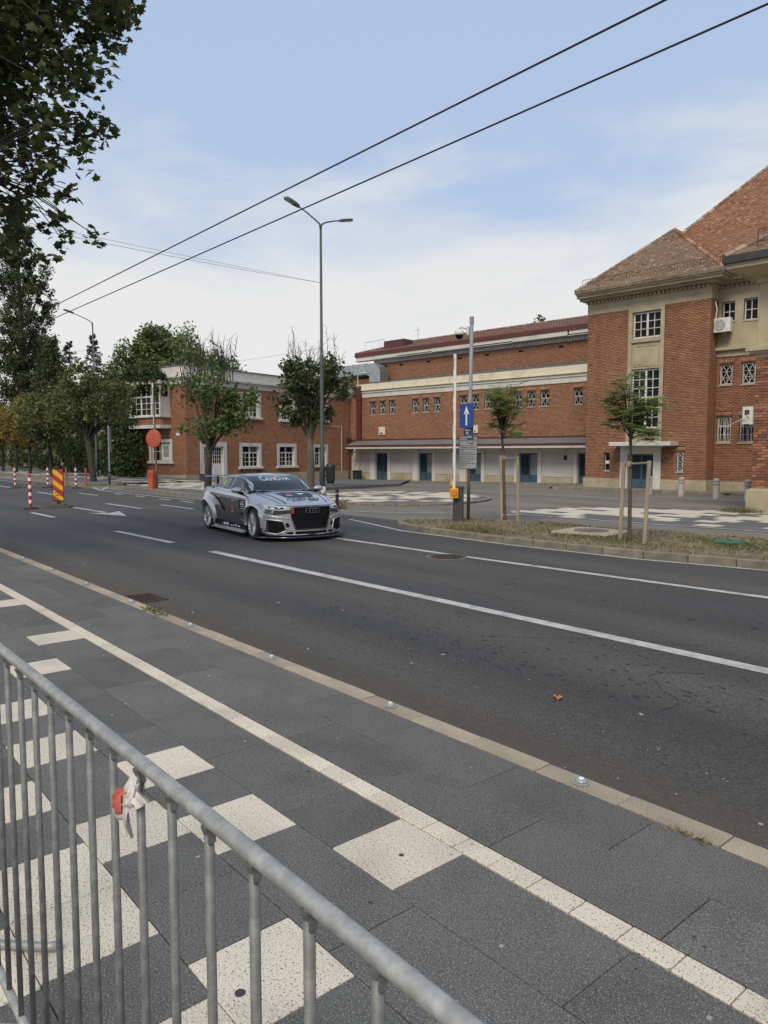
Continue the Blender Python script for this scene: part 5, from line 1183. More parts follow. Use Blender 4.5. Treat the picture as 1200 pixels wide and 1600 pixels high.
# ================================================================== street furniture
GREENP = mat('lamp_green', (0.060,0.080,0.068), 0.55, col2=(0.045,0.056,0.050), scale=3, fine=0.1)
GALV = mat('galvanised_steel', (0.275,0.275,0.262), 0.5, metal=0.3, col2=(0.43,0.43,0.41), scale=34, mix=(0.40,0.72), detail=8, bump=0.12, bscale=60)
GALVD = mat('galvanised_bar', (0.145,0.146,0.138), 0.6, metal=0.2, col2=(0.24,0.24,0.228), scale=22, mix=(0.45,0.68), bump=0.1, bscale=90)
GREYP = mat('pole_grey', (0.20,0.21,0.225), 0.5, col2=(0.27,0.27,0.27), scale=4)
RUST = mat('weathered_pole', (0.17,0.135,0.105), 0.75, col2=(0.105,0.085,0.07), scale=7, metal=.1)
BLK = mat('black_plastic', (0.016,0.016,0.017), 0.5); CABG = mat('cabinet_anthracite', (0.040,0.042,0.046), 0.5, col2=(0.055,0.055,0.057), scale=5)
ORNG = mat('barrier_yellow', (0.72,0.31,0.015), 0.45); WARM = mat('barrier_white', (0.72,0.70,0.66), 0.5, col2=(.58,.56,.52), scale=4); REDP = mat('reflective_red', (0.36,0.028,0.026), 0.45); WHR = mat('reflective_white', (0.74,0.74,0.72), 0.45)
ORR = mat('orange_red_paint', (0.44,0.088,0.036), 0.65, col2=(0.35,0.075,0.036), scale=5); SBLUE = mat('sign_blue', (0.012,0.055,0.26), 0.45); SGREY = mat('board_grey', (0.27,0.28,0.285), 0.5); INK = mat('print_black', (0.03,0.03,0.032), 0.6)
WOOD = mat('stake_wood', (0.36,0.30,0.215), 0.85, col2=(0.25,0.205,0.15), scale=6, streak=(3,3,.35), fine=.15)
BARK = mat('bark', (0.060,0.048,0.037), 0.95, col2=(0.115,0.098,0.078), scale=9, streak=(2,2,.5), bump=.5, bscale=25)
BARKL = mat('bark_pale', (0.135,0.115,0.085), 0.95, col2=(0.07,0.058,0.044), scale=9, streak=(2,2,.5), bump=.4, bscale=25)

def lamp_post(name, label, base, h, arms, rot=0, bin_=False):
    t = thing(name, label, 'street lamp', base, rot, 'green street lamps')
    MB().tube([(0,0,0),(0,0,1.6),(0,0,1.65),(0,0,5.2),(0,0,5.25),(0,0,h)],[.115,.105,.088,.076,.062,.046],12).build('pole', GREENP, t, smooth=True)
    MB().lathe([(.20,0),(.20,.04),(.14,.10),(.125,.35)],14).build('base_collar', GREENP, t); MB().cbox(-.06,.06,-.14,-.115,.6,1.05,.01).build('access_door', GREENP, t)
    for s_, L, rise in arms:
        MB().tube([(0,0,h-.25),(0,s_*.05,h+.02),(0,s_*.25,h+.14),(0,s_*L*.7,h+.14+rise*.65),(0,s_*L,h+.14+rise)],[.038,.034,.030,.027,.025],8).build('arm', GREENP, t, smooth=True)
        Mh = Matrix.Translation((0,s_*L,h+.14+rise)) @ Matrix.Rotation(math.atan2(rise,L)*s_,4,'X')
        b = MB(); n = 10
        prof = [(0,.04),(.07,.085),(.26,.125),(.50,.13),(.67,.09),(.74,.025)]
        for k, (dy, w) in enumerate(prof): pass
        top = [Mh @ Vector((x*w,s_*dy,.05 if 0 < k < 5 else .02)) for k,(dy,w) in enumerate(prof) for x in (-1,1)]; bot = [Mh @ Vector((x*w*.92,s_*dy,-.035)) for dy,w in prof for x in (-1,1)]
        vs = top+bot; m_ = len(top); fs = []
        for k in range(5):
            a = 2*k; fs += [(a,a+1,a+3,a+2),(m_+a,m_+a+2,m_+a+3,m_+a+1),(a,a+2,m_+a+2,m_+a),(a+1,m_+a+1,m_+a+3,a+3)]
        fs += [(0,m_,m_+1,1),(m_-2,m_-1,2*m_-1,2*m_-2)]
        hd = b.add(vs, fs).build('lamp_head', mat('lamp_head_grey',(.085,.09,.088),.5), t)
        MB().box(-.10,.10,*sorted((s_*.3,s_*.7)),-.045,-.037,0,Mh).build('lens', mat('lamp_lens',(.30,.31,.31),.2), hd)
    return t
L2 = lamp_post('street_lamp', 'tall green lamp post with two arms behind the race car', (-25.03,17.8,zg(-25,17.8)+.06), 11.0, [(-1,1.02,.34),(1,.92,.20)])
L1 = lamp_post('street_lamp', 'green lamp post with a single arm standing before the ivy wall', (-53.84,18.46,0), 10.9, [(-1,1.25,.36)])
L3 = lamp_post('street_lamp', 'thin distant lamp post rising between the poplar and the yellow trees', (-84,18.6,0), 10.9, [(-1,1.5,.4)])
bn = thing('litter_bin', 'black litter bin hung on the two armed lamp post', 'bin', (-24.66,17.95,zg(-25,17.8)+.06))
MB().lathe([(.15,.55),(.185,.70),(.20,1.18),(.205,1.2),(.19,1.3),(.14,1.36)],18,0,None).build('bucket', BLK, bn, smooth=True); MB().box(-.34,-.15,-.03,.03,.8,.88).box(-.34,-.15,-.03,.03,1.05,1.12).build('bracket', IRON, bn)
jar = thing('lantern', 'clear grave lantern with a red foot at the base of the lamp post', 'lantern', (-24.62,17.55,zg(-25,17.8)+.065))
MB().lathe([(.07,0),(.09,.03),(.05,.10),(.06,.14)],12).build('foot', CRED, jar); MB().lathe([(.09,.14),(.11,.2),(.11,.36),(.08,.42)],14).build('glass', mat('frosted_glass',(.55,.55,.53),.35), jar)
pb = thing('bollard', 'small black bollard standing just past the front of the race car', 'bollard', (-18.98,14.07,-.112)); MB().lathe([(.055,0),(.055,.62),(.05,.65)],14).build('post', BLK, pb); MB().lathe([(.057,.5),(.057,.55)],14).build('band', GREYP, pb)
pb = thing('bollard', 'small black bollard on the far kerb beside the narrow sign post', 'bollard', (-40.11,14.4,.0)); MB().lathe([(.06,0),(.06,.66),(.05,.70)],12).build('post', BLK, pb); MB().lathe([(.062,.5),(.062,.55)],12).build('band', GREYP, pb)
sp_ = thing('sign_post', 'grey sign post on the far pavement with a narrow panel seen edge on', 'sign', (-42.0,15.1,.0)); MB().tube([(0,0,0),(0,0,3.25)],.045,8).build('post', GREYP, sp_); MB().cbox(.08,.62,-.02,.02,1.75,3.2,.01).build('panel', GREYP, sp_); MB().box(.1,.6,.021,.024,1.8,3.15).build('panel_back', BLK, sp_)
sp_.rotation_euler = (0,0,rot_of(-9))
# round orange disc on a leaning pole with orange box
dk = thing('round_sign', 'round orange red disc on a weathered pole before the gatehouse bay window', 'sign', (-34.35,14.62,0)); MB().tube([(0,0,0),(-.05,0,2.4),(-.22,0,4.9)],[.05,.045,.035],8).build('pole', RUST, dk); MB().tube([(-.13,0,3.1),(-.235,0,5.05)],[.05,.042],8).build('pole_top', WARM, dk)
dm = MB(); Md = Matrix.Translation((-.06,-.09,2.4)) @ Matrix.Rotation(R(30),4,'Z') @ Matrix.Rotation(math.pi/2,4,'X'); dm.lathe([(.01,.05),(.28,.042),(.42,.02),(.435,0),(.435,-.02),(.01,-.025)],28,0,Md); dm.build('disc', ORR, dk, smooth=False)
b = MB()
for z in (2.2,2.6): b.box(-.09,.03,-.06,.05,z,z+.05)
b.build('clamp', GREYP, dk)
ob = thing('box_bollard', 'square orange box bollard at the foot of the round disc sign', 'bollard', (-34.15,14.3,0), R(20)); MB().cbox(-.17,.17,-.13,.13,0,.88,.02).build('casing', ORR, ob); MB().box(-.06,.06,-.136,-.131,.5,.76).build('plate', REDP, ob)
# flexible delineator posts
def delineator(x, y, lab, h=1.08):
    t = thing('delineator_post', lab, 'road post', (x,y,ROADZ+.004), random.uniform(0,3), 'red and white road posts')
    MB().cbox(-.22,.22,-.22,.22,0,.05,.02).build('foot', BLK, t); MB().tube([(0,0,.05),(0,0,h),(0,0,h+.03)],[.047,.047,.03],12).build('tube', REDP, t)
    for z in (.18,.42,.66,.90): MB().lathe([(.0495,z),(.0495,z+.11)],12).build('band', WHR, t)
    return t
for x, y, l in ((-25.57,6.61,'nearest red and white striped road post, left of the warning panel'),(-41.03,9.91,'red and white striped road post farthest to the left on the street'),(-40.69,11.40,'red and white striped road post seen just behind the warning panel'),(-39.01,12.29,'red and white striped road post between the warning panel and the dark leaning trunk')): delineator(x,y,l)
for x, y, l in ((-41.9,12.7,'plain red post behind the striped ones beside the warning panel'),(-40.7,13.35,'plain red post close to the dark leaning tree trunk')):
    t = thing('delineator_post', l, 'road post', (x,y,ROADZ+.004), 0, 'plain red road posts'); MB().lathe([(.11,0),(.11,.04),(.05,.08),(.05,.95),(.035,1.0)],12).build('tube', ORR, t); MB().lathe([(.052,.6),(.052,.7)],12).build('band', REDP, t)
# warning panel
wp = thing('warning_panel', 'red and yellow diagonally striped warning panel on a rubber foot in the road', 'road sign', (-25.62,7.5,ROADZ+.004), R(52))
MB().cbox(-.40,.40,-.20,.20,0,.06,.03).cbox(-.24,.24,-.16,.16,.06,.12,.03).build('foot', mat('rubber_foot',(.05,.045,.035),.9,col2=(.085,.08,.06),scale=8), wp)
MB().cbox(-.05,.05,-.03,.03,.12,.22,.005).build('stem', BLK, wp); MB().cbox(-.185,.185,-.022,.0,.20,1.28,.015).build('panel', BLK, wp)
def stripes(b, x0,x1,z0,z1,w,slope,y):
    # diagonal bands clipped to the panel
    k = -10
    while k < 20:
        za = z0 + k*w*2; poly = []
        lo = lambda x: za + (x-x0)*slope; n = 8; up_ = []; dn_ = []
        for i in range(n+1):
            x = x0+(x1-x0)*i/n; a = min(max(lo(x),z0),z1); c = min(max(lo(x)+w,z0),z1); dn_.append((x,a)); up_.append((x,c))
        for i in range(n):
            if up_[i][1]-dn_[i][1] > 1e-4 or up_[i+1][1]-dn_[i+1][1] > 1e-4: b.quad((dn_[i][0],y,dn_[i][1]),(dn_[i+1][0],y,dn_[i+1][1]),(up_[i+1][0],y,up_[i+1][1]),(up_[i][0],y,up_[i][1]))
        k += 1
    return b
SYEL = mat('reflective_yellow', (0.70,0.36,0.012), 0.45)
MB().quad((-.165,-.0235,.235),(.165,-.0235,.235),(.165,-.0235,1.255),(-.165,-.0235,1.255)).build('face', SYEL, wp); stripes(MB(),-.165,.165,.235,1.255,.18,-.8,-.0255).build('stripe', REDP, wp)
b = MB(); r_ = random.Random(4)
for i in range(9): x = r_.uniform(-.12,.1); z = r_.uniform(.38,.58); b.tube([(x,-.028,z),(x+.03,-.028,z+r_.uniform(-.03,.05)),(x+.06,-.028,z+r_.uniform(-.03,.03))],.008,4)
b.build('scuff', INK, wp)
MB().lathe([(.05,1.28),(.05,1.33),(.03,1.36)],10).build('lamp_socket', BLK, wp)

# ---- parking barrier, sign pole
cb = thing('parking_barrier', 'parking barrier with dark cabinet, yellow hub and raised white arm', 'barrier', (-12.80,13.24,.0), R(40))
MB().cbox(-.12,.13,-.13,.13,0,.84,.02).build('cabinet', CABG, cb); MB().cbox(-.13,.14,-.14,.14,.84,.88,.015).build('cabinet_lid', CABG, cb)
b = MB()
for x in (-.06,.0,.05): b.box(x,x+.035,-.134,-.130,.52,.57)
b.build('keyhole', BLK, cb)
hb = MB().cbox(-.19,.02,-.26,-.155,.60,.86,.04).build('arm_hub', ORNG, cb); MB().lathe([(.075,0),(.075,.03)],16,0,Matrix.Translation((-.09,-.262,.73))@Matrix.Rotation(math.pi/2,4,'X')).build('hub_cap', mat('hub_dark_yellow',(.55,.21,.01),.5), hb)
MB().cbox(-.20,-.10,-.12,.0,.90,1.0,.02).build('beacon', ORNG, cb)
MB().cbox(-.125,-.055,-.235,-.185,.80,4.10,.008).build('arm', WARM, cb)
for z in (1.05,1.72,2.4,3.05,3.7): MB().box(-.127,-.1255,-.233,-.187,z,z+.32).box(-.124,-.112,-.2362,-.2355,z,z+.32).build('red_strip', mat('faded_red',(.30,.07,.05),.6), cb)
sp_ = thing('sign_pole', 'tall grey pole with weathered lower half standing on the grass island', 'pole', (-12.80,13.61,.0))
MB().tube([(0,0,0),(.01,0,1.5),(.02,0,2.9)],[.045,.042,.04],10).build('lower_pole', RUST, sp_, smooth=True); MB().tube([(.02,0,2.62),(.03,0,3.0),(.035,0,3.02),(.06,0,5.05)],[.055,.055,.048,.046],10).build('upper_pole', GREYP, sp_, smooth=True)
b = MB(); b.lathe([(.055,4.88),(.055,5.06)],10,0,Matrix.Translation((.058,0,0))); b.build('cap', GREYP, sp_)
cc = thing('security_camera', 'white dome security camera hung from the tall grey pole', 'camera', (-12.78,13.60,4.72), R(-152)); cc.scale = (.85,.85,.85)
MB().cbox(.02,.10,-.07,.07,-.12,.14,.02).build('wall_bracket', ACW, cc); MB().tube([(.08,0,.05),(.26,0,.13),(.33,0,.06)],[.032,.03,.05],8).build('arm', ACW, cc, smooth=True)
MB().lathe([(.05,.07),(.12,.03),(.135,-.05),(.135,-.10)],18,0,Matrix.Translation((.33,0,0))).build('hood', WHITEP, cc, smooth=True); MB().lathe([(.115,-.10),(.11,-.15),(.08,-.20),(.03,-.22)],18,0,Matrix.Translation((.33,0,0))).build('dome', CGLOSS, cc, smooth=True)
def facing(az): d = azdir(az); return math.atan2(d[1], d[0])
bs = thing('one_way_sign', 'square blue sign with a white arrow pointing up on the tall grey pole', 'road sign', (-12.80,13.60,2.63), facing(151))
MB().cbox(-.30,.30,-.075,-.06,-.30,.30,.004).build('plate', SBLUE, bs)
ar = MB(); y = -.0765; ar.quad((-.035,y,-.24),(.035,y,-.24),(.035,y,.08),(-.035,y,.08)); ar.add([(-.115,y,.04),(0,y,.04-.0),(.115,y,.04),(0,y,.25)],[(0,1,3),(1,2,3)]); ar.build('arrow', WHR, bs)
MB().box(-.04,.04,-.06,.06,-.2,-.16).box(-.04,.04,-.06,.06,.16,.2).build('clamp', GREYP, bs)
sm = thing('parking_sign', 'small dark blue pictogram sign under the blue arrow sign', 'road sign', (-12.79,13.60,2.19), facing(110))
MB().cbox(-.12,.12,-.065,-.052,-.16,.16,.003).build('plate', mat('sign_dark_blue',(.02,.045,.12),.5), sm); MB().box(-.085,.085,-.067,-.0655,.07,.10).box(-.06,.0,-.067,-.0655,-.02,.04).box(-.03,.08,-.067,-.0655,-.11,-.06).build('pictogram', SGREY, sm); MB().box(-.12,.12,-.064,-.052,-.24,-.172).build('sub_plate', GREYP, sm)
ib = thing('info_board', 'grey information board covered in small lines of black print on the pole', 'sign', (-12.82,13.60,1.715), facing(96))
MB().cbox(-.225,.225,-.075,-.055,-.41,.41,.006).build('board', SGREY, ib)
b = MB(); r_ = random.Random(12); z = .345
for ln in (.34,.38,.10,0,.33,.36,.37,.08,.34,.37,.31,.36,.35,.25,.36,.16):
    x = -ln/2 if ln in (.34,.38,.10) else -.185; e = x+ln
    while x < e-.01:
        w = r_.uniform(.02,.07); b.box(x,min(x+w,e),-.0768,-.0752,z-.009,z+.009); x += w+.012
    z -= .044
b.build('print', INK, ib)
b = MB(); ring(b, Frame((0,-.075,0),(1,0,0),(0,-1,0)), -.225,.225,-.41,.41,.012,0,.003); b.build('edge_line', INK, ib)
# ---- cream bollards before the tower
MBO = mat('bollard_cream', (0.50,0.475,0.41), .8, col2=(.36,.335,.28), scale=6); MBB = mat('bollard_band', (0.27,0.27,0.265), .7, col2=(.2,.2,.19), scale=6)
first = None
for x, y, l in ((-17.18,32.6,'cream concrete bollard with grey bands in front of the cross barred slit window'),(-15.2,31.9,'cream concrete bollard with grey bands in front of the recessed brick wall'),(-13.55,31.2,'cream concrete bollard half hidden behind the near brick wing plinth'),(-19.2,33.3,'cream concrete bollard seen behind the right stake before the blue tower door')):
    if first is None:
        t = thing('bollard', l, 'bollard', (0,0,0), 0, 'cream bollards before the tower'); first = t
        MB().lathe([(.135,0),(.13,.58),(.125,.60)],16).build('post', MBO, t, smooth=False); MB().lathe([(.135,.60),(.135,.68)],16).build('band', MBB, t); MB().lathe([(.13,.68),(.13,.74)],16).build('collar', MBO, t); MB().lathe([(.138,.74),(.138,.80)],16).build('band', MBB, t); MB().lathe([(.13,.80),(.125,.86),(.07,.90)],16).build('cap', MBO, t)
    else: t = copy_tree(first); t['label'] = l
    t.location = (x, y, zg(x,y)-.01)
# ---- dark chairs stacked near the hall corner
ch = thing('bin_trolley', 'dark green wheeled bin and frame in the shaded corner under the canopy', 'bin', (-49.2,38.6,-.78)); MB().cbox(-.3,.3,-.3,.3,.12,.95,.03).build('body', mat('dark_green_bin',(.02,.032,.028),.6), ch); MB().cbox(-.33,.33,-.34,.33,.95,1.02,.03).build('lid', BLK, ch)
for x in (-.28,.28): MB().lathe([(.1,-.03),(.1,.03)],12,0,Matrix.Translation((x,.28,.1))@Matrix.Rotation(math.pi/2,4,'Z'),'y').build('wheel', BLK, ch)
MB().tube([(-.9,0,0),(-.9,0,.7),(-.4,0,.7),(-.4,0,0)],.025,6).build('frame', GREENP, ch)

# ---- overhead wires
def wire(pts, r, lab, sag=0.0, grp='overhead wires'):
    p, q = Vector(pts[0]), Vector(pts[1]); n = 60; b = MB()
    b.tube([p.lerp(q,i/n) - Vector((0,0,sag*4*(i/n)*(1-i/n))) for i in range(n+1)], r, 6)
    o = b.build('overhead_wire', mat('wire_black',(.02,.02,.02),.6)); return tag(o, lab, 'wire', grp)
wire([(4,6.17,5.6),(-150,6.17,5.6)], .0105, 'upper of the two thick black cables running over the street')
wire([(4,6.97,5.6),(-26,6.69,5.6)], .0105, 'lower of the two thick black cables running over the street')
b = MB(); b.tube([(-26,6.69,5.6),(-150,6.5,5.6)],.0105,6); o = b.build('overhead_wire', MATS['wire_black']); tag(o,'far end of the lower thick cable passing behind the tree on the street','wire','overhead wires')
wire([(-25.0,17.75,8.6),(-24,2,8.55)], .006, 'thin slack wire from the two armed lamp post towards the maple', .12); wire([(-25.0,17.75,8.6),(-24.3,2,8.75)], .005, 'second thin wire knotted beside the slack wire', .05)
wire([(-53.84,18.4,9.0),(-84,2,9.0)], .007, 'thin wire crossing in front of the poplar below the cables', .2); wire([(-25.0,17.8,6.0),(-75,33,11)], .006, 'thin level wire behind the lamp post above the gatehouse', .3)

# ---- crowd barrier in the foreground
SB = 0.9
cbar = thing('crowd_barrier', 'galvanised steel crowd barrier along the pavement in the foreground', 'barrier', (-2.0,.4635,0))
zt, zb_ = 1.180, .17
x0, x1 = -2.55, 1.6
MB().tube([(x0-.4,0,.10),(x0-.4,0,zt-.06),(x0-.385,0,zt-.015),(x0-.34,0,zt),(x1,0,zt),(x1+.05,0,zt-.015),(x1+.07,0,zt-.06),(x1+.07,0,.1)],.0122,14).build('top_rail', GALV, cbar, smooth=True)
MB().tube([(x0-.4,0,zb_),(x1+.07,0,zb_)],.0122,12).build('bottom_rail', GALV, cbar, smooth=True)
k = 0; cache = MB().tube([(0,0,zb_+.008),(0,0,zt-.008)],.0074,10).mesh('bar', GALVD, True); wm = MB().lathe([(.0078,0),(.011,.006),(.012,.02)],10).mesh('weld', GALVD)
xb = -.62*SB + 2.0
xs_ = [xb + .1262*i for i in range(-22, 12)]
for x in xs_:
    if x0-.35 < x < x1+.02: link('bar', cache, cbar, loc=(x,0,0))
wb = MB()
for x in xs_:
    if x0-.35 < x < x1: wb.lathe([(.0085,zt-.022),(.0125,zt-.012)],8,0,Matrix.Translation((x,0,0))); wb.box(x+.007,x+.0095,-.006,.006,zt-.034,zt-.019)
wb.build('weld_bead', GALVD, cbar, kind='stuff')
for xf in (-1.12,-.62): MB().tube([(xf,-.34,.10),(xf+.10,-.30,.022),(xf+.34,-.02,.020),(xf+.56,.20,.022),(xf+.585,.225,.03)],.015,12).build('foot', GALV, cbar, smooth=True)
# tape knotted on the rail
TAPE = mat('barrier_tape_white', (0.66,0.60,0.57), .45); TAPR = mat('barrier_tape_red', (0.52,0.13,0.10), .45)
tp_ = thing('knotted_tape', 'strip of red and white plastic tape knotted round a barrier bar', 'tape', (-1.335*SB,.4635,zt-.045))
def ribbon(pts, w, m, name, seed):
    r_ = random.Random(seed); b = MB(); P_ = [Vector(p) for p in pts]; n = len(P_); rows = []
    for i, p in enumerate(P_):
        d = (P_[min(i+1,n-1)]-P_[max(i-1,0)]).normalized(); s_ = d.cross(Vector((0,-1,.2))).normalized(); ww = w[i] if isinstance(w,list) else w
        rows.append([p + s_*ww*(k/6-.5) + Vector((0,-1,0))*(.006*math.sin(k*2.1+i*1.3+seed)+r_.uniform(-.002,.002)) for k in range(7)])
    b.add([q for r in rows for q in r], [(i*7+k,i*7+k+1,(i+1)*7+k+1,(i+1)*7+k) for i in range(n-1) for k in range(6)])
    o = b.build(name, m, tp_, smooth=True); return o
ribbon([(.012,-.005,.02),(.030,-.018,.005),(.020,-.022,-.012),(.0,-.02,-.02),(-.018,-.012,-.012),(-.015,.004,.004),(.005,.012,.012),(.022,.004,.012)],.028,TAPE,'knot',1)
ribbon([(.035,-.015,.012),(.05,-.02,.005),(.06,-.012,-.008)],[.02,.03,.034],TAPE,'knot_end',6)
ribbon([(-.010,-.020,-.008),(-.018,-.028,-.020),(-.024,-.030,-.033),(-.027,-.028,-.044)],[.016,.034,.040,.034],TAPR,'tail',2)
ribbon([(-.027,-.028,-.043),(-.031,-.025,-.056),(-.028,-.018,-.066)],[.036,.038,.022],TAPE,'tail_tip',4)
ribbon([(.0,-.018,-.012),(-.004,-.022,-.038),(-.006,-.020,-.062),(-.004,-.016,-.088)],[.018,.028,.031,.028],TAPE,'tail',5)

# ---- glass road studs on the kerb
STUD = mat('stud_glass', (0.26,0.30,0.29), .12, spec=.8); studm = None
SRIM = mat('stud_rim', (0.36,0.38,0.37), .25, metal=.5)
for i, lab in enumerate(('glass kerb stud closest to the viewer on the near kerb','glass kerb stud second from the viewer on the near kerb','glass kerb stud third from the viewer on the near kerb','glass kerb stud fourth from the viewer on the near kerb','glass kerb stud just past the street grating','glass kerb stud sixth from the viewer on the near kerb','glass kerb stud seventh from the viewer on the near kerb','glass kerb stud farthest away on the near kerb')):
    if i == 0:
        t = thing('kerb_stud', lab, 'road stud', (0,0,0), 0, 'glass studs on the kerb'); st0 = t
        MB().lathe([(.046,0),(.046,.007),(.036,.011),(.030,.009)],24).build('rim', SRIM, t, smooth=False); MB().lathe([(.034,.010),(.032,.020),(.024,.030),(.010,.034)],20).build('lens', STUD, t, smooth=True); MB().lathe([(.016,.034),(.014,.038),(.004,.039)],14).build('core', WHR, t)
    else: t = copy_tree(st0); t['label'] = lab
    t.location = (-2.15-1.51*i, 3.15, .004); t.scale = (.95,.95,.72)
# ---- ironwork set in the street
gt = thing('street_grating', 'iron drain grating in the road against the near kerb', 'drain', (-8.82,3.56,ROADZ+.001)); MB().box(-.26,.26,-.17,.17,0,.003).build('pit', DARKIN, gt)
b = MB(); ring(b, Frame((0,0,0),(1,0,0),(0,-1,0)), 0,0.001,0,.001,.0001,0,.001); b = MB()
b.box(-.28,.28,-.19,-.16,0,.012); b.box(-.28,.28,.16,.19,0,.012); b.box(-.28,-.25,-.16,.16,0,.012); b.box(.25,.28,-.16,.16,0,.012); b.build('frame', IRON, gt)
gb = MB().box(-.25,.25,-.010,.010,.004,.012).mesh('grate_bar', IRON)
for k in range(7): link('grate_bar', gb, gt, loc=(0,-.14+.047*k,0))
mh = thing('manhole_cover', 'round iron manhole cover in the road near the lane line', 'manhole', (-8.98,9.02,ROADZ+.001)); MB().lathe([(.36,0),(.36,.006),(.33,.007)],32).build('ring', KERB2, mh); b = MB(); b.lathe([(.32,0),(.32,.008)],32); b.build('cover', IRON, mh)
b = MB()
for i in range(-4,5):
    for j in range(-4,5):
        if math.hypot(i,j) < 4.2: b.box(i*.065-.022,i*.065+.022,j*.065-.022,j*.065+.022,.0085,.013)
b.build('raised_pattern', IRON, mh)

# ---- grass island
front = smooth_line([(-13.3,13.35),(-14.15,12.75),(-13.6,11.85),(-12.4,11.42),(-9.39,11.28),(-6.7,11.46),(-4.8,11.86),(0,12.4),(8,13.3)], 2)
islp = front + [(8,17.3),(-6.1,15.25),(-9,14.75),(-11.2,14.5),(-12.6,14.05)]
SOIL = mat('island_soil', (0.125,0.092,0.058), .95, col2=(0.235,0.185,0.105), scale=1.3, mix=(.42,.66), detail=9, fine=.3, fscale=40, bump=.8, bscale=18)
GI = poly_sheet('grass_island', islp, 0, SOIL, kind='structure', zfun=lambda x,y: .0+.02*math.sin(x*2.1)*math.cos(y*3), label='kerbed island of patchy dry grass and soil')
kerb_line(front, .75, .15, -.16, .035, KERB2, GI)
kerb_line([(-13.3,13.35),(-12.6,14.05),(-11.2,14.5),(-9,14.75),(-6.1,15.25),(8,17.3)], .9, .10, -.2, .02, KERB2, GI)
def blades(n, region, hmin, hmax, m, name, parent, dens=None, z=0.0, w=.006, lean=.6):
    V, F_, T = [], [], []; xs_ = [p[0] for p in region]; ys_ = [p[1] for p in region]; c = 0
    while c < n:
        x, y = random.uniform(min(xs_),max(xs_)), random.uniform(min(ys_),max(ys_))
        if not inside((x,y), region): continue
        if dens and random.random() > dens(x,y): continue
        h = random.uniform(hmin,hmax); a = random.uniform(0,6.283); lx, ly = random.gauss(0,lean)*h, random.gauss(0,lean)*h; dx, dy = math.cos(a)*w, math.sin(a)*w; k = len(V)
        V += [(x-dx,y-dy,z-.01),(x+dx,y+dy,z-.01),(x+lx*.5+dx*.7,y+ly*.5+dy*.7,z+h*.6),(x+lx,y+ly,z+h)]; F_ += [(k,k+1,k+2,k+3)]; T.append(min(1,max(0,random.gauss(.5,.25)))); c += 1
    return link(name, quads_mesh(name, V, F_, T, m), parent, kind='stuff')
GRASSD = tint_mat('dry_grass', [(0,(.17,.135,.075)),(.5,(.27,.22,.13)),(1,(.37,.31,.19))], bump=0); GRASSG = tint_mat('green_grass', [(0,(.06,.07,.028)),(.5,(.115,.13,.05)),(1,(.19,.195,.085))], bump=0)
blades(9500, islp, .02,.07, GRASSD, 'dry_grass', GI, lambda x,y: .35+.65*(math.sin(x*1.9+1)*math.sin(y*2.7+x)>-.1) if x < 0 else .2, lean=.9)
blades(19000, islp, .02,.07, GRASSG, 'green_grass', GI, lambda x,y: max(.05, math.sin(x*1.35+.6)*math.cos(y*2.3+.5*x)+.12*(y>13.6)+.25*math.exp(-((x+7.7)**2+(y-12.5)**2)/1.0)) if x < 0 else .1, w=.007)
MUL = mat('dead_leaf', (.16,.10,.05), .9, rnd=.3); b = MB()
for i in range(900):
    while True:
        x, y = random.uniform(-13.5,0), random.uniform(11.4,15.2)
        if inside((x,y), islp): break
    a = random.uniform(0,6.28); r = random.uniform(.012,.035); z = .03+random.random()*.015; b.quad(*[(x+r*math.cos(a+q*1.57)*(1 if q%2 else .6), y+r*math.sin(a+q*1.57), z+random.uniform(-.01,.012)) for q in range(4)])
b.build('leaf_litter', MUL, GI, kind='stuff')
tuft = MATS['green_grass']
blades(260, [(-11.2,23.6),(-10.3,23.3),(-9.9,24.2),(-10.8,24.35)], .05,.2, GRASSG, 'weeds', FORE, z=zg(-10.4,23)+.03, w=.012)
blades(120, [(-1.62,3.06),(-1.44,3.06),(-1.44,3.09),(-1.62,3.09)], .006,.022, GRASSD, 'weeds', PAVE, z=.0, w=.003, lean=1.2); blades(160, [(-7.75,3.10),(-7.25,3.10),(-7.25,3.2),(-7.75,3.2)], .01,.05, GRASSG, 'weeds', PAVE, z=.0, w=.005, lean=1.2)
blades(260, [(-20.5,15.0),(-19.3,14.2),(-19.0,14.5),(-20.2,15.3)], .05,.3, GRASSD, 'weeds', GROUND, z=-.1, w=.012)
sl_ = thing('concrete_slab', 'square concrete slab with a round iron cover lying in the grass', 'manhole', (-9.05,13.42,.015), R(8)); MB().cbox(-.62,.62,-.62,.62,-.02,.045,.02).build('slab', PLINTH, sl_); MB().lathe([(.36,.045),(.36,.055),(.30,.058)],28).build('cover', RUST, sl_)
gl_ = thing('green_lid', 'green plastic lid of a valve box in the grass', 'valve box', (-6.31,13.84,.01), R(5)); MB().cbox(-.24,.24,-.2,.2,-.01,.055,.02).build('lid', mat('green_plastic',(.03,.13,.085),.5), gl_); MB().box(-.05,.05,-.02,.02,.056,.062).build('handle', BLK, gl_)
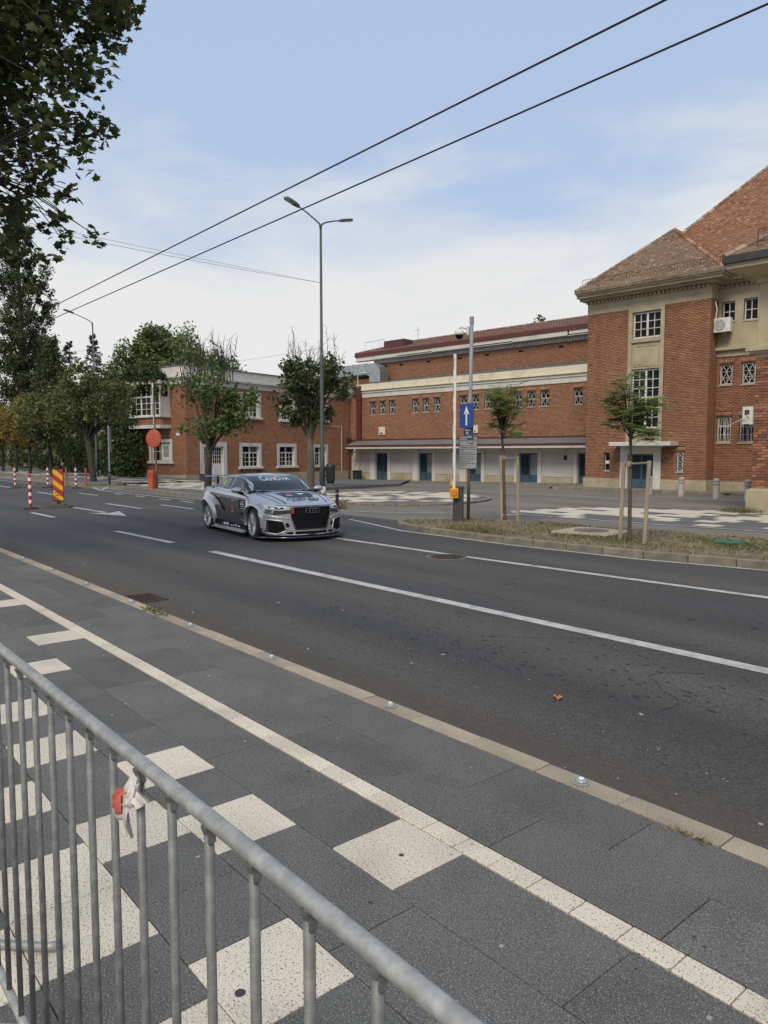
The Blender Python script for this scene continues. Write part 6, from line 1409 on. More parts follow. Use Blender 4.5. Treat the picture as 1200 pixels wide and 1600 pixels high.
# ---- road litter
lf = thing('fallen_leaf', 'single orange leaf lying on the road', 'leaf', (-3.20,4.37,ROADZ+.004), .6); pts_ = [(0,-.035),(.02,-.02),(.045,-.012),(.028,.004),(.032,.03),(.008,.02),(0,.045),(-.01,.02),(-.03,.028),(-.026,.004),(-.042,-.01),(-.018,-.02)]
MB().add([(0,0,.012)]+[(x,y,.004+.012*(i%3)) for i,(x,y) in enumerate(pts_)],[(0,i+1,(i+1)%12+1) for i in range(12)]).build('blade', mat('orange_leaf',(.48,.21,.05),.7,col2=(.35,.13,.04),scale=30), lf); MB().tube([(0,-.03,.006),(.005,-.075,.004)],.002,4).build('stalk', MATS['orange_leaf'], lf)
b = MB(); r_ = random.Random(21)
for i in range(330):
    x = r_.uniform(-26,0); y = r_.choice((r_.uniform(3.25,4.6), r_.uniform(3.25,11))); s_ = r_.uniform(.003,.007) if r_.random() < .93 else r_.uniform(.010,.018); a = r_.uniform(0,3)
    b.box(-s_,s_,-s_*.7,s_*.7,0,s_*.5,0,Matrix.Translation((x,y,ROADZ+.003))@Matrix.Rotation(a,4,'Z'),skip=('b',))
b.build('grit', mat('pale_grit',(.30,.29,.27),.8), ROAD, kind='stuff')
b = MB()
for i in range(260):
    x, y = r_.uniform(-7,-.5), r_.uniform(4.6,6.0); s_ = r_.uniform(.006,.035); z = ROADZ+.0035
    b.add([(x+s_*math.cos(q*1.05)*r_.uniform(.5,1.3), y+.5*s_*math.sin(q*1.05)*r_.uniform(.5,1.3), z) for q in range(6)],[tuple(range(6))])
b.build('tar_spot', mat('tar',(.022,.022,.022),.6), ROAD, kind='stuff')
b = MB()
for i in range(60):
    x, y = r_.uniform(-8,-.2), r_.uniform(.9,3.05); s_ = r_.uniform(.003,.008); b.box(x-s_,x+s_,y-s_,y+s_,.0015,s_)
b.build('grit', MATS['pale_grit'], PAVE, kind='stuff')
# ================================================================== trees and climbing plants
def leafmat(name, dark, mid, light, trans=.25): return tint_mat(name, [(0,dark),(.5,mid),(1,light)], rough=.6, bump=0, trans=trans)
LF_DARK = leafmat('leaf_dark', (.030,.046,.019),(.062,.088,.032),(.115,.140,.050)); LF_MID = leafmat('leaf_mid', (0.043,0.072,0.020),(0.090,0.133,0.036),(0.167,0.210,0.061)); LF_OLIVE = leafmat('leaf_olive', (.062,.076,.025),(.118,.134,.044),(.205,.205,.070)); LF_YEL = leafmat('leaf_yellow', (.13,.10,.028),(.22,.17,.045),(.33,.255,.075)); LF_BRIGHT = leafmat('leaf_bright', (.065,.095,.030),(.135,.180,.060),(.215,.255,.100)); LF_IVY = leafmat('leaf_ivy', (.022,.036,.015),(.052,.078,.028),(.10,.13,.045),.15); LF_PINE = leafmat('needle_dark', (0.014,0.026,0.016),(0.032,0.049,0.029),(0.061,0.081,0.046),.1); LF_GRN = leafmat('leaf_locust', (.15,.21,.07),(.23,.31,.105),(.32,.39,.15),.5)
LF_DARK2 = leafmat('leaf_deep_green', (.040,.058,.022),(.075,.098,.036),(.13,.155,.058))
def leaf_cloud(centres, n, size, rad, name, m, parent, flat=.0, droop=0.0, aspect=.6):
    """n leaf-sized faces scattered round cluster centres [(Vector, radius, weight)]"""
    w = np.array([c[2] for c in centres]); w = w/w.sum(); idx = RNG.choice(len(centres), n, p=w)
    C = np.array([c[0][:] for c in centres])[idx]; Rr = np.array([c[1] for c in centres])[idx]
    d = RNG.normal(0,1,(n,3)); d /= np.linalg.norm(d,axis=1)[:,None]; r = RNG.random(n)**.45
    P_ = C + d*(Rr*r)[:,None]; P_[:,2] -= droop*(Rr*r*np.hypot(d[:,0],d[:,1]))
    nrm = RNG.normal(0,1,(n,3)); nrm[:,2] = np.abs(nrm[:,2])*(1+flat) + .3; nrm /= np.linalg.norm(nrm,axis=1)[:,None]
    t1 = np.cross(nrm, RNG.normal(0,1,(n,3))); t1 /= np.linalg.norm(t1,axis=1)[:,None]; t2 = np.cross(nrm,t1)
    s_ = size*RNG.uniform(.6,1.3,n)
    V = np.stack([P_-t1*s_[:,None]*.5, P_+t2*(s_*aspect*.5)[:,None]-nrm*(s_*.08)[:,None], P_+t1*s_[:,None]*.5, P_-t2*(s_*aspect*.5)[:,None]-nrm*(s_*.08)[:,None]],1).reshape(-1,3)
    F_ = np.arange(n*4).reshape(-1,4); ctint = RNG.normal(0,.17,len(centres))[idx]
    T = np.clip(.5+ctint+RNG.normal(0,.15,n),0,1)
    return link(name, quads_mesh(name, V, F_, T, m), parent)
def tree(name, label, base, h, trunk_r, crown, lm, n_leaf, leaf, bark=BARK, clusters=40, crad=.7, lean=(0,0), fork=.35, bare=0, seed=0, cat='tree', group=None, flat=.3, droop=.2, aspect=.6, skinny=1.0):
    """crown: list of (x, y, z, rx, ry, rz) ellipsoids relative to the base"""
    r_ = random.Random(seed); t = thing(name, label, cat, base, 0, group)
    tb = MB(); top = Vector((lean[0],lean[1],h*fork)); mid = Vector((lean[0]*.4+r_.uniform(-.05,.05),lean[1]*.4,h*fork*.5))
    tb.tube([(0,0,-.1),(0,0,.12),mid,top],[trunk_r*1.35,trunk_r*1.05,trunk_r*.92,trunk_r*.8],9); TR = tb.build('trunk', bark, t, smooth=True)
    cs = []
    vol = [e[3]*e[4]*e[5] for e in crown]
    for i in range(clusters):
        e = r_.choices(crown, vol)[0]
        while True:
            p = Vector((r_.uniform(-1,1),r_.uniform(-1,1),r_.uniform(-1,1)))
            if .25 < p.length < 1: break
        p = Vector((e[0]+p.x*e[3], e[1]+p.y*e[4], e[2]+p.z*e[5])); cs.append((p, crad*r_.uniform(.6,1.3), r_.uniform(.5,1.5)))
    lb = MB(); nl = max(4, clusters//6); limbs = []
    for i in range(nl):
        a = 2*math.pi*i/nl + r_.uniform(-.4,.4); e = crown[i % len(crown)]
        q = Vector((e[0]+math.cos(a)*e[3]*.55, e[1]+math.sin(a)*e[4]*.55, e[2]+r_.uniform(-.3,.5)*e[5])); m1 = top.lerp(q,.45)+Vector((r_.uniform(-.2,.2),r_.uniform(-.2,.2),r_.uniform(.0,.4)))*crad
        st = mid.lerp(top, r_.uniform(.7,1)); pts = [st, st.lerp(m1,.5)+Vector((0,0,.1)), m1, q]; lb.tube(pts,[trunk_r*.5*skinny,trunk_r*.4*skinny,trunk_r*.28*skinny,trunk_r*.13*skinny],6); limbs += pts[1:]
    for c in cs:
        q = min(limbs, key=lambda v: (v-c[0]).length); m1 = q.lerp(c[0],.5)+Vector((r_.uniform(-.15,.15),r_.uniform(-.15,.15),r_.uniform(-.05,.2)))*crad; lb.tube([q,m1,c[0]],[trunk_r*.14,trunk_r*.09,trunk_r*.04],4,cap=False)
    for i in range(bare):
        e = crown[0]; a = r_.uniform(0,6.28); q = Vector((e[0]+math.cos(a)*e[3]*r_.uniform(.2,.8), e[1]+math.sin(a)*e[4]*.5, e[2]+e[5]*r_.uniform(.3,.8))); tip = q+Vector((r_.uniform(-.5,.5),r_.uniform(-.3,.3),r_.uniform(.8,2.0))); md = q.lerp(tip,.5)+Vector((r_.uniform(-.1,.1),0,0))
        lb.tube([q,md,tip],[.022,.015,.008],4,cap=False)
        for k in range(6):
            f = r_.uniform(.3,1); s0 = q.lerp(tip,f); e2 = s0+Vector((r_.uniform(-.35,.35),r_.uniform(-.2,.2),r_.uniform(.15,.5))); lb.tube([s0,e2],[.010,.006],3,cap=False)
    lb.build('limbs', bark, t)
    if n_leaf: leaf_cloud(cs, n_leaf, leaf, crad, 'crown', lm, t, flat, droop, aspect)
    return t
BARKD = mat('bark_dark', (.026,.022,.018), .95, col2=(.05,.043,.035), scale=9, streak=(2,2,.5), bump=.5, bscale=25)
# street trees on the far pavement
tree('maple_tree','green street tree with bare twigs on top in front of the gatehouse door',(-29.98,15.1,-.02),6.0,.16,[(.2,0,4.4,2.3,1.6,1.0),(2.2,-.3,3.2,1.8,1.3,.6),(1.6,.1,4.6,1.2,1,.5),(-.7,.2,2.9,1.5,1,.5),(2.6,0,3.9,1.2,.8,.4)],LF_MID,3500,.19,bark=BARKD,clusters=58,crad=.44,lean=(.25,0),fork=.33,bare=34,seed=11)
tree('maple_tree','bushy dark leaved tree with bare twigs on top beside the lamp post',(-31.2,21.45,-.15),7.2,.20,[(0.2,0,5.0,2.3,1.9,1.7),(-1.6,0,5.9,1.0,.9,.7),(1.7,0,5.6,1.1,1,.9),(.3,0,3.7,1.6,1.3,.8),(.1,0,6.5,1.0,.9,.6),(-2.6,0,5.5,.8,.7,.5)],LF_DARK2,4700,.24,bark=BARKL,clusters=62,crad=.50,fork=.36,bare=26,seed=5)
tree('maple_tree','dark leaning street tree with brownish olive crown before the ivy wall',(-45.4,15.34,0),7.6,.19,[(-1.8,0,5.0,3.6,2.2,1.5),(1.6,.5,4.7,3.0,2.0,1.3),(-.3,0,6.1,2.5,2,1.0)],LF_OLIVE,9000,.22,bark=BARKD,clusters=110,crad=.56,lean=(-.9,0),fork=.36,seed=3)
for x,y,h,m_,l,sd in ((-57.5,16.4,6.6,LF_OLIVE,'slim street tree with brownish crown directly behind the striped warning panel',21),(-65.9,17.1,6.8,LF_YEL,'thin street tree with yellowing crown, between the golden tree and the warning panel',22),(-71.0,17.3,6.4,LF_YEL,'street tree with golden yellow crown and dark leaning trunk',23),(-77.0,17.6,6.6,LF_YEL,'yellow street tree at the far left edge',24),(-86,18.0,6.8,LF_OLIVE,'last olive street tree far down the pavement',25)):
    tree('maple_tree',l,(x,y,0),h,.13,[(0,0,h*.66,2.9,2.2,h*.27),(1.2,0,h*.6,2,1.6,h*.2)],m_,6600,.25,bark=BARKD,clusters=76,crad=.66,lean=(random.uniform(-.3,.3),0),fork=.34,seed=sd)
# garden trees behind the wall
tree('broad_tree','large bright green spreading tree behind the gatehouse',(-83.5,36,0),17,.42,[(0,0,12.4,7.0,5,3.6),(-6.5,0,10.8,5.5,4,3.0),(7.0,0,10.4,6.5,4,2.8),(1.5,0,14.6,5.0,3.5,2.2),(-3,0,8,8,4,2.4),(11.5,0,9.8,4.5,3,3.0)],LF_BRIGHT,30000,.42,clusters=240,crad=1.25,fork=.42,seed=8,droop=.5)
def conifer(label, base, h, r, seed, nar=1.0):
    t = thing('conifer_tree', label, 'tree', base); r_ = random.Random(seed); MB().tube([(0,0,-.2),(0,0,h*.5),(0,0,h*.98)],[.22,.14,.03],7).build('trunk', BARK, t)
    lb = MB(); cs = []
    z = h*.12
    while z < h*.98:
        f = 1-z/h; n = 5
        for k in range(n):
            a = r_.uniform(0,6.28); L = r*f*r_.uniform(.6,1.15)+.12; tip = Vector((math.cos(a)*L,math.sin(a)*L,z-L*.12+r_.uniform(-.4,.5))); lb.tube([(0,0,z),tip],[.035,.012],4,cap=False)
            for q in (.45,.75,1.0): cs.append((Vector((0,0,z)).lerp(tip,q), .14+.20*f*q*nar, q))
        z += h*.022*r_.uniform(.5,1.5)
    lb.build('limbs', BARK, t); leaf_cloud(cs, 6500, .30, .3, 'crown', LF_PINE, t, .2, .6, .28); return t
conifer('ragged spruce rising above the street trees between the poplar and lamp post',(-96,30,0),15.6,6.8,1); conifer('dark narrow spruce standing directly behind the single armed lamp post',(-87.5,30,0),15.4,4.6,2)
# poplar
def poplar(label, base, h, r, seed, n):
    t = thing('poplar_tree', label, 'tree', base); r_ = random.Random(seed); MB().tube([(0,0,-.2),(0,0,h*.3),(0,0,h*.95)],[.7,.5,.06],9).build('trunk', BARK, t); cs = []; lb = MB()
    for i in range(340):
        z = h*r_.uniform(.14,1.0); f = z/h; rr_ = r*min(1, .45+f*1.6, (1-f)*3.0+.08); a = r_.uniform(0,6.28); q = rr_*r_.uniform(.25,1)
        p = Vector((math.cos(a)*q, math.sin(a)*q, z)); cs.append((p,r_.uniform(.35,.95),1)); s0 = Vector((0,0,max(1,z-q*2.2))); lb.tube([s0,s0.lerp(p,.5)+Vector((math.cos(a),math.sin(a),0))*.15,p],[.06,.04,.02],4,cap=False)
    lb.build('limbs', BARK, t); leaf_cloud(cs, n, .34, .8, 'crown', LF_DARK2, t, 0, -.9, .55); return t
poplar('tall dark poplar column rising at the left edge behind the wires',(-98,25,0),31,3.9,4,34000); poplar('smaller poplar standing half behind the tall poplar',(-106,29.0,0),17,3.6,9,12000); poplar('low poplar between the tall poplar and the ragged spruce',(-91,26.5,0),14.5,2.3,12,9000)
for x,y,h,rx,sd,l in ((-60,30,8.5,4.5,31,'bushy dark tree behind the ivy wall next to the gatehouse'),(-72,28,8.5,5,32,'bushy dark tree behind the middle of the ivy wall'),(-104,40,10,7,33,'wide dark tree at the far end of the ivy wall')): tree('broad_tree',l,(x,y,0),h,.25,[(0,0,h*.6,rx,3.5,h*.36)],LF_DARK,9000,.38,clusters=110,crad=1.0,fork=.3,seed=sd)
tree('broad_tree','treetop showing above the long hall roof',(-44,56,-.7),15.6,.3,[(0,0,13.2,2.6,2.2,1.7),(-2.4,0,12.6,1.5,1.5,1.1)],LF_MID,2600,.34,clusters=40,crad=.7,fork=.6,seed=41); tree('broad_tree','small treetop behind the hall roof next to the camera pole',(-50.2,56,-.7),14.8,.25,[(0,0,13.0,1.3,1.2,1.0)],LF_MID,500,.34,clusters=12,crad=.55,fork=.6,seed=42)
# saplings on the island, with stakes
def sapling(label, base, h, lean, seed, crown):
    t = thing('young_tree', label, 'tree', base, 0, 'young trees on the grass island'); r_ = random.Random(seed); tb = MB()
    p1 = Vector((lean[0]*.5,lean[1]*.5,h*.45)); p2 = Vector((lean[0],lean[1],h*.62)); tb.tube([(0,0,-.05),(0,0,.1),p1,p2],[.048,.040,.034,.028],8); tb.build('trunk', BARK, t, smooth=True)
    lb = MB(); V, F_, T = [], [], []
    for i in range(56):
        e = r_.choices(crown,[c[3]*(c[5]+.1) for c in crown])[0]
        while True:
            d = Vector((r_.uniform(-1,1),r_.uniform(-1,1),r_.uniform(-1,1)))
            if d.length < 1: break
        c = Vector((e[0]+d.x*e[3],e[1]+d.y*e[4],e[2]+d.z*e[5])); s0 = p1.lerp(p2,r_.uniform(.65,1)) if i % 3 else p2; m1 = s0.lerp(c,.5)+Vector((0,0,r_.uniform(0,.12))); lb.tube([s0,m1,c],[.013,.008,.004],4,cap=False)
        for q in range(7):                                     # feathered leaves: a stalk with leaflets in pairs
            s1 = m1.lerp(c,r_.uniform(.3,1)); a = r_.uniform(0,6.28); L = r_.uniform(.20,.34); dr = Vector((math.cos(a),math.sin(a),r_.uniform(-.25,.55))).normalized(); sd_ = dr.cross(Vector((0,0,1))).normalized(); tn = min(1,max(0,r_.gauss(.5,.22)))
            for j in range(7):
                pt = s1+dr*L*(j+1)/7-Vector((0,0,.06*((j+1)/7)**2))
                for sg in (-1,1):
                    k = len(V); tip = pt+sd_*sg*.082+dr*.015-Vector((0,0,r_.uniform(0,.02))); mid_ = (pt+tip)/2
                    V += [tuple(pt),tuple(mid_+dr*.021),tuple(tip),tuple(mid_-dr*.021)]; F_.append((k,k+1,k+2,k+3)); T.append(min(1,max(0,tn+r_.gauss(0,.1))))
    lb.build('limbs', BARKL, t); link('crown', quads_mesh('crown',V,F_,T,LF_GRN), t); return t
sapling('young feathery tree tied to short stakes right of the sign pole',(-12.2,14.32,.0),3.65,(-.15,0),51,[(-.08,0,3.12,.60,.55,.42),(.26,0,3.05,.50,.45,.40),(-.45,0,2.50,.42,.35,.2),(.10,0,2.55,.35,.35,.3),(.38,0,2.20,.34,.3,.08)])
sapling('young feathery tree tied to tall stakes on the right of the island',(-7.75,12.77,.0),3.5,(-.04,0),52,[(-.02,0,3.05,.46,.45,.42),(-.40,0,2.72,.38,.4,.34),(.32,0,2.62,.34,.35,.36),(-.32,0,2.25,.36,.3,.16),(.08,0,2.35,.30,.3,.28),(.42,0,2.0,.32,.3,.14)])
def stakes(label, a, b_, ta, tb_, zc, low):
    t = thing('tree_stakes', label, 'stakes', a, 0, 'pairs of wooden tree stakes'); A = Vector(a); r1 = Vector(ta)-A; r2a = Vector(b_)-A; r2 = Vector(tb_)-A
    MB().tube([(0,0,-.1),r1],.040,7).build('stake', WOOD, t); MB().tube([r2a-Vector((0,0,.1)),r2],.040,7).build('stake', WOOD, t)
    d = (r2-r1).normalized(); MB().tube([r1-Vector((0,0,zc))+d*.03,r2-Vector((0,0,zc))-d*.03],.022,6).build('crossbar', WOOD, t)
    if low: MB().tube([Vector((0,0,.14)),r2a+Vector((0,0,.14))],.022,6).build('crossbar', WOOD, t)
    m_ = r1.lerp(r2,.42)-Vector((0,0,zc)); MB().lathe([(.05,-.05),(.055,0),(.05,.05)],10,0,Matrix.Translation(r1.lerp(r2,.2)-Vector((0,0,zc)))).build('tie', mat('jute_tie',(.30,.23,.14),.9), t)
stakes('pair of wooden stakes with crossbars round the young tree by the sign pole',(-12.25,14.26,0),(-11.97,14.56,0),(-12.32,14.26,1.64),(-12.02,14.56,1.62),.05,True)
stakes('pair of tall wooden stakes round the young tree on the right of the island',(-7.93,12.73,0),(-7.35,12.62,0),(-7.90,12.75,1.53),(-7.29,12.62,1.56),.04,False)
# ivy wall
iv = thing('ivy_wall', 'long garden wall buried in dark green ivy along the far pavement', 'wall', (-52,21.4,0)); d_ = Vector((-56,2.9,0)); 
MB().box(0,d_.length,-.15,.15,-.3,3.6,0,Matrix.Rotation(math.atan2(d_.y,d_.x),4,'Z')).build('masonry', PLINTH, iv)
cs = []; r_ = random.Random(77)
for i in range(560):
    f = r_.random()**1.5; z = r_.uniform(.1,3.7+.5*math.sin(f*31)); cs.append((d_*f+Vector((r_.uniform(-.2,.2),-.25-r_.uniform(0,.35)*(.4+z/4),z)), r_.uniform(.3,.55), 1))
leaf_cloud(cs, 30000, .19, .4, 'ivy', LF_IVY, iv, -.4, .3, .8)
ig = thing('ivy_plant', 'dark ivy climbing over the left flank and roof edge of the gatehouse', 'plant', tuple(TOWER.location)); ig.location = (gp[0],gp[1],0); ig.rotation_euler = (0,0,rot_of(36)); cs = []
for i in range(330):
    y = r_.uniform(4.0,8.5); z = r_.uniform(.0,7.4); cs.append((Vector((-.35-r_.uniform(0,.5),y,z)), r_.uniform(.3,.6), 1))
for i in range(160):
    y = r_.uniform(1.5,5.0); z = 7.35-(r_.random()**2)*1.6+.35*math.sin(y*3); cs.append((Vector((-.45-r_.uniform(0,.55),y,z)), r_.uniform(.25,.5), 1))
leaf_cloud(cs, 15000, .20, .4, 'foliage', LF_IVY, ig, -.4, .5, .8); b = MB()
for i in range(14): y = r_.uniform(4.4,7); b.tube([(-.1,y,-.1),(-.14,y+r_.uniform(-.4,.4),2.5),(-.16,y+r_.uniform(-.8,.5),5.5)],[.04,.03,.015],5)
b.build('stem', BARK, ig)
# bushes that close the view under the garden trees
for x,y,l,sd in ((-58,27,'dark shrub mass just behind the ivy wall by the gatehouse',61),(-69,26.5,'dark shrub mass behind the middle of the ivy wall',62),(-82,27,'dark shrub mass behind the far part of the ivy wall',63),(-96,29,'dark shrub mass at the end of the ivy wall',64),(-116,26,'shrub mass closing the far end of the street',65)):
    t = thing('shrub', l, 'shrub', (x,y,0)); r_ = random.Random(sd); cs = [(Vector((r_.uniform(-6,6),r_.uniform(-2,2),r_.uniform(.3,6.2))), r_.uniform(.6,1.2), 1) for _ in range(110)]; leaf_cloud(cs, 7000, .34, .9, 'foliage', LF_DARK if sd%2 else LF_IVY, t, 0, .3, .7); MB().tube([(0,0,-.2),(.2,0,4)],[.15,.05],6).build('stem', BARK, t)
# ---- the near maple: trunk out of frame, branches hanging in from the upper left
mp_ = thing('maple_tree', 'big near maple whose leafy branches hang in from the upper left corner', 'tree', (-13.2,.6,0))
MB().tube([(0,0,-.1),(0,0,.3),(.1,.1,3.2),(.2,.2,5.6)],[.34,.27,.23,.2],12).build('trunk', BARKD, mp_, smooth=True)
LFV = [(0,-.5),(.10,-.36),(.42,-.42),(.34,-.22),(.56,.02),(.36,.03),(.38,.20),(.20,.12),(.15,.32),(.07,.40),(0,.58),(-.07,.40),(-.15,.32),(-.20,.12),(-.38,.20),(-.36,.03),(-.56,.02),(-.34,-.22),(-.42,-.42),(-.10,-.36)]
def maple_mesh(name, m, s_, curl):
    b = MB(); n = len(LFV); vs = [(0,-.05*s_,.02*s_)] + [(x*s_,y*s_,-curl*s_*(x*x+y*y)) for x,y in LFV]; b.add(vs,[(0,i+1,(i+1)%n+1) for i in range(n)])
    return b
MLM = [leafmat('maple_leaf_%s'%k, *c, .45) for k, c in (('deep',((.030,.042,.016),(.038,.052,.020),(.05,.066,.026))),('mid',((.05,.062,.022),(.064,.080,.028),(.08,.10,.036))),('warm',((.062,.075,.026),(.085,.10,.034),(.115,.125,.045))))]
lv = [maple_mesh('leaf', m, s_, cu).mesh('leaf', m) for m in MLM for s_, cu in ((.125,.15),(.155,.3),(.105,-.1))]
MC = [(-12.86,2.41,7.15,0.32),(-9.67,3.67,7.84,0.28),(-11.72,3.27,8.04,0.27),(-10.19,2.96,5.89,0.3),(-11.95,2.25,7.89,0.32),(-11.1,3.84,8.38,0.35),(-12.39,4.39,9.3,0.23),(-12.16,3.81,9.03,0.32),(-11.52,2.02,4.75,0.24),(-11.97,2.7,8.08,0.27),(-12.06,3.47,6.13,0.35),(-10.51,3.94,7.52,0.26),(-11.79,3.03,8.35,0.32),(-13.13,2.83,9.4,0.3),(-11.12,2.65,5.98,0.27),(-13.39,2.4,6.25,0.29),(-10.36,2.6,6.93,0.28),(-10.94,2.66,6.46,0.31),(-9.95,3.32,8.06,0.26),(-10.86,1.95,4.93,0.29),(-13.18,3.33,6.95,0.3),(-12.04,2.29,8.72,0.35),(-10.59,2.28,5.07,0.27),(-12.75,3.2,7.92,0.22),(-12.14,3.44,5.65,0.27),(-10.48,2.07,5.02,0.26),(-12.06,2.42,7.44,0.27),(-11.49,3.38,7.67,0.23),(-10.96,2.72,7.8,0.36),(-12.09,2.44,8.34,0.29),(-10.39,2.76,7.3,0.26),(-12.97,3.55,7.77,0.32),(-12.28,2.3,6.77,0.23),(-11.79,2.39,6.89,0.33),(-11.74,2.4,4.99,0.3),(-13.1,3.14,7.53,0.31),(-11.83,3.26,5.76,0.23),(-10.07,2.82,6.97,0.33),(-11.45,3.05,8.29,0.34),(-12.52,3.56,8.03,0.35),(-11.82,2.38,7.64,0.36),(-12.41,3.08,5.59,0.34),(-10.53,2.63,5.35,0.33),(-10.95,3.44,6.24,0.36),(-13.9,2.54,7.14,0.25),(-11.58,2.63,5.81,0.26),(-11.33,3.05,5.16,0.26),(-12.2,3.02,6.22,0.24),(-10.58,2.59,4.76,0.28),(-10.11,2.88,6.03,0.27),(-12.13,4.17,6.83,0.34),(-10.29,3.29,6.67,0.22),(-13.45,2.58,8.98,0.35),(-11.82,3.16,6.11,0.24),(-10.57,3.35,8.45,0.35),(-13.54,3.05,9.85,0.22),(-10.57,2.92,6.84,0.28),(-11.56,2.11,6.85,0.33),(-11.45,2.71,6.98,0.33),(-10.7,2.8,8.31,0.29),(-12.84,4.01,9.6,0.32),(-9.73,3.46,6.53,0.24),(-11.71,3.54,6.6,0.27),(-10.92,3.36,7.25,0.29),(-12.37,2.48,6.51,0.36),(-10.87,2.79,6.69,0.3),(-11.22,2.56,7.36,0.3),(-12.07,3.7,8.29,0.24),(-11.6,3.09,7.58,0.32),(-10.46,2.12,5.55,0.33),(-10.81,3.77,7.83,0.29),(-12.31,2.94,8.61,0.33),(-9.93,3.04,6.24,0.29),(-9.77,3.34,7.73,0.27),(-10.62,3.64,7.45,0.22),(-11.15,2.66,6.32,0.28),(-12.83,2.46,8.2,0.35),(-11.15,2.96,6.2,0.29),(-12.35,3.2,7.58,0.35),(-12.28,4.5,9,0.36),(-11.08,2.59,4.94,0.24),(-13.5,2.54,5.49,0.23),(-11.57,2.69,5.31,0.32),(-10.95,4.17,8.52,0.27),(-12.79,3.54,7.04,0.26),(-12.19,2.55,6.38,0.34),(-9.98,3.58,8.14,0.27),(-11.8,2.6,5.17,0.3),(-11.23,2.05,5.34,0.28),(-10.72,2.18,6.65,0.23),(-11.79,2.38,8.58,0.24),(-13.68,2.58,6.28,0.26),(-10.64,3.11,5.87,0.33),(-12.61,2.92,6.79,0.26),(-12.84,2.91,5.85,0.31),(-11.19,3.26,8.31,0.31),(-11.13,2.54,6.97,0.26),(-13.34,2.6,6.34,0.28),(-13.33,3.07,9.34,0.24),(-10.79,2.47,6.97,0.23),(-11.8,3.98,7.6,0.3),(-10.66,2.2,8.04,0.23),(-12.14,4.22,9.81,0.29),(-12.4,3.84,7.62,0.23),(-11.91,3.34,8.85,0.24),(-12.87,2.78,8.79,0.31),(-12.46,2.68,7.95,0.25),(-13.35,3.03,7.44,0.24),(-9.79,3.14,5.39,0.32),(-10.72,2.49,8.01,0.23),(-11.98,2.59,7.93,0.31),(-13.29,3.13,9.68,0.32),(-10.4,2.77,8.04,0.31),(-13.02,3.23,9.58,0.24),(-12.82,2.76,7.03,0.26),(-10.98,2.86,6.31,0.22),(-13.07,2.61,8.05,0.29),(-12.18,4.38,8.76,0.29),(-10.95,2.12,5.06,0.25),(-10.27,3.67,7.26,0.35),(-10.85,2.83,8.13,0.23),(-10.9,3.38,7.79,0.23),(-11.38,3.06,7.29,0.31),(-12.37,3.13,9.4,0.24),(-10.39,3.05,7.69,0.29),(-11.68,3.85,7.26,0.28),(-12.47,2.32,6.45,0.35),(-10.78,2.59,7.57,0.26),(-11.76,2.99,7.95,0.3),(-13.37,2.63,6.1,0.3),(-11.34,4.29,8.48,0.28),(-12.94,2.83,7.7,0.34),(-11.15,2.72,6.99,0.24),(-10.7,2.93,5.48,0.27),(-13.2,3.21,9.53,0.26),(-11.17,4.29,8.04,0.31),(-12.37,4.13,6.74,0.24),(-11.65,4.39,8.46,0.27),(-10.53,2.81,8.35,0.31),(-12.95,3.17,8.43,0.3),(-10.53,2.22,5.55,0.36),(-10.42,4.11,8.05,0.31),(-13.11,2.53,9.02,0.26),(-11.79,2.61,8.08,0.27),(-10.03,3.01,5.55,0.23),(-12.55,2.79,6.01,0.28),(-13.44,2.76,8.87,0.23),(-11.51,2.5,8.34,0.25),(-13.71,2.84,9.49,0.33),(-12.93,3.31,7.49,0.29),(-10.03,3.75,6.02,0.11),(-10.41,3.8,6.13,0.11),(-10.45,3.46,6.15,0.11),(-10.15,3.48,5.96,0.11),(-10.86,3.39,5.27,0.11),(-10.48,3.4,5.2,0.11),(-10.4,3.18,4.9,0.11),(-10.79,3.34,4.88,0.11),(-11.42,3.25,4.86,0.11),(-11.21,3.52,4.81,0.11),(-10.71,3.32,4.58,0.11),(-10.12,3.47,4.61,0.11),(-10.74,3.79,4.74,0.11),(-10.47,3.03,4.26,0.11),(-11.08,2.99,4.48,0.11),(-10.68,2.74,4.33,0.11),(-10.94,4.3,8.07,0.11),(-10.39,4.22,7.8,0.11),(-11.21,2.69,4.51,0.11),(-10.94,2.75,4.58,0.11),(-11.29,2.75,4.41,0.11),(-11.15,3.89,6.92,0.11),(-10.76,3.25,4.86,0.11)]
r_ = random.Random(99); lb = MB(); base = Vector((-13.2,.6,0)); crown_pts = [(Vector(c[:3])-base, c[3]) for c in MC]
hubs = [Vector(h) for h in ((1.6,.9,6.1),(2.6,1.2,6.6),(1.9,.6,7.6),(2.2,1.6,5.4),(1.2,1.4,8.4),(3.0,1.6,7.4))]; top = Vector((.2,.2,5.4))
for h in hubs:
    m1 = top.lerp(h,.5)+Vector((r_.uniform(-.2,.2),r_.uniform(-.2,.2),.25)); lb.tube([top,m1,h],[.12,.085,.05],8)
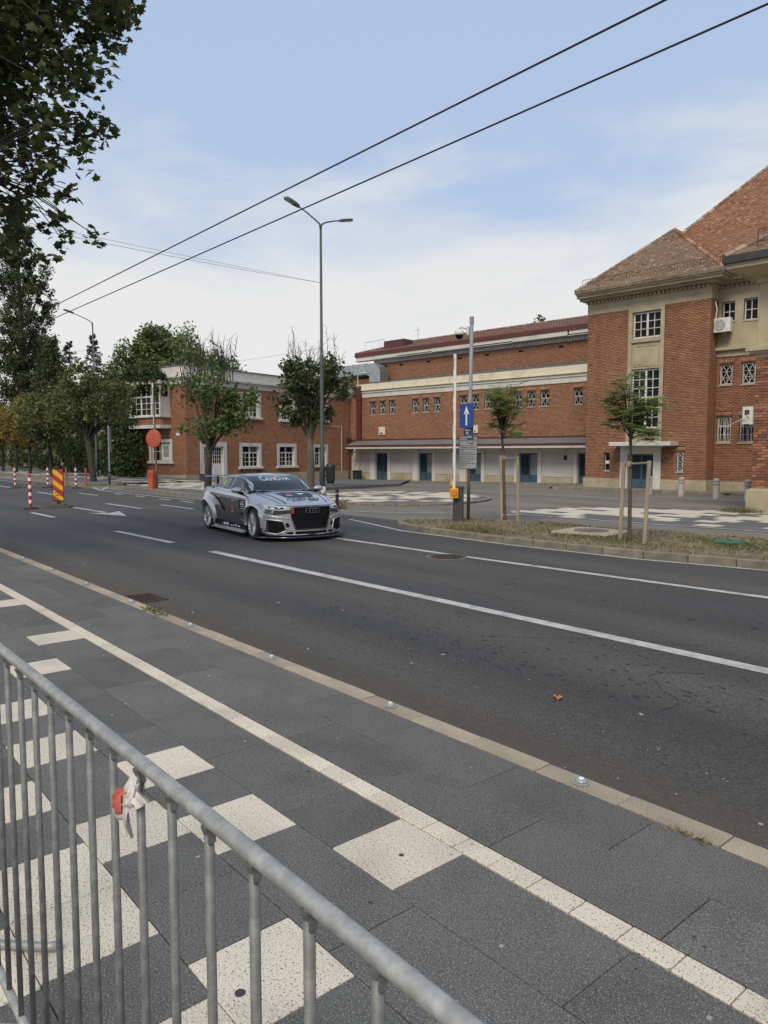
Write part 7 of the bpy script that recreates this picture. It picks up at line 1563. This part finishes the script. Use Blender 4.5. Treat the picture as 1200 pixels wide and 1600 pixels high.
for p, rad in crown_pts:
    q = min(hubs, key=lambda v: (v-p).length); m1 = q.lerp(p,.5)+Vector((r_.uniform(-.15,.15),r_.uniform(-.15,.15),r_.uniform(.05,.3))); lb.tube([q,m1,p],[.018,.010,.004],5,cap=False)
lb.build('limbs', BARKD, mp_)
LM = []
for p, rad in crown_pts:
    for k in range((52 if p.z > 6.6 else 30) if rad > .15 else 9):
        while True:
            d = Vector((r_.uniform(-1,1),r_.uniform(-1,1),r_.uniform(-1,1)))
            if d.length < 1: break
        pos = p + d*rad*1.2; pos.z -= abs(r_.gauss(0,.03))
        Mx = Matrix.Translation(pos) @ Matrix.Rotation(r_.uniform(0,6.28),4,'Z') @ Matrix.Rotation(r_.gauss(.35,.5),4,'X') @ Matrix.Rotation(r_.gauss(0,.45),4,'Y') @ Matrix.Scale(r_.uniform(.75,1.1),4)
        LM.append((pos, Mx, r_.randrange(9)))
LM.sort(key=lambda e: (e[0]+base).length)
for pos, Mx, k in LM[:300]: link('leaf', lv[k], mp_, M=Mx)
for k in range(3):                                                # the remaining leaves, one mesh per shade
    b = MB()
    for pos, Mx, q in LM[300:]:
        if q//3 == k: s_, cu = ((.125,.15),(.155,.3),(.105,-.1))[q%3]; src = maple_mesh('x', None, s_, cu); b.add([Mx @ Vector(v) for v in src.v], src.f, 0, r_.random())
    b.build('crown', MLM[k], mp_, kind='stuff')

cs = []                                                           # the rest of the crown, left of and above the view
while len(cs) < 120:
    p = Vector((r_.uniform(-5,4),r_.uniform(-4.5,4.5),r_.uniform(4.2,12.5))); q = p+base-Vector((0,0,CAM_H))
    e = (p-Vector((-.3,0,8.3))); f = q.dot(fwd)
    if (e.x/4.8)**2+(e.y/4.5)**2+(e.z/4.3)**2 > 1 or (f > .2 and q.dot(right_v)/f > -.60 and q.dot(up_v)/f < .74): continue
    cs.append((p, r_.uniform(.5,.8), 1))
b2 = MB()
for c in cs:
    q = min([top]+hubs, key=lambda v: (v-c[0]).length); b2.tube([q,q.lerp(c[0],.5)+Vector((0,0,.2)),c[0]],[.04,.025,.01],5,cap=False)
b2.build('limbs', BARKD, mp_); tag(leaf_cloud(cs, 7500, .17, .5, 'crown', MLM[1], mp_, .3, .2, .8), kind='stuff')
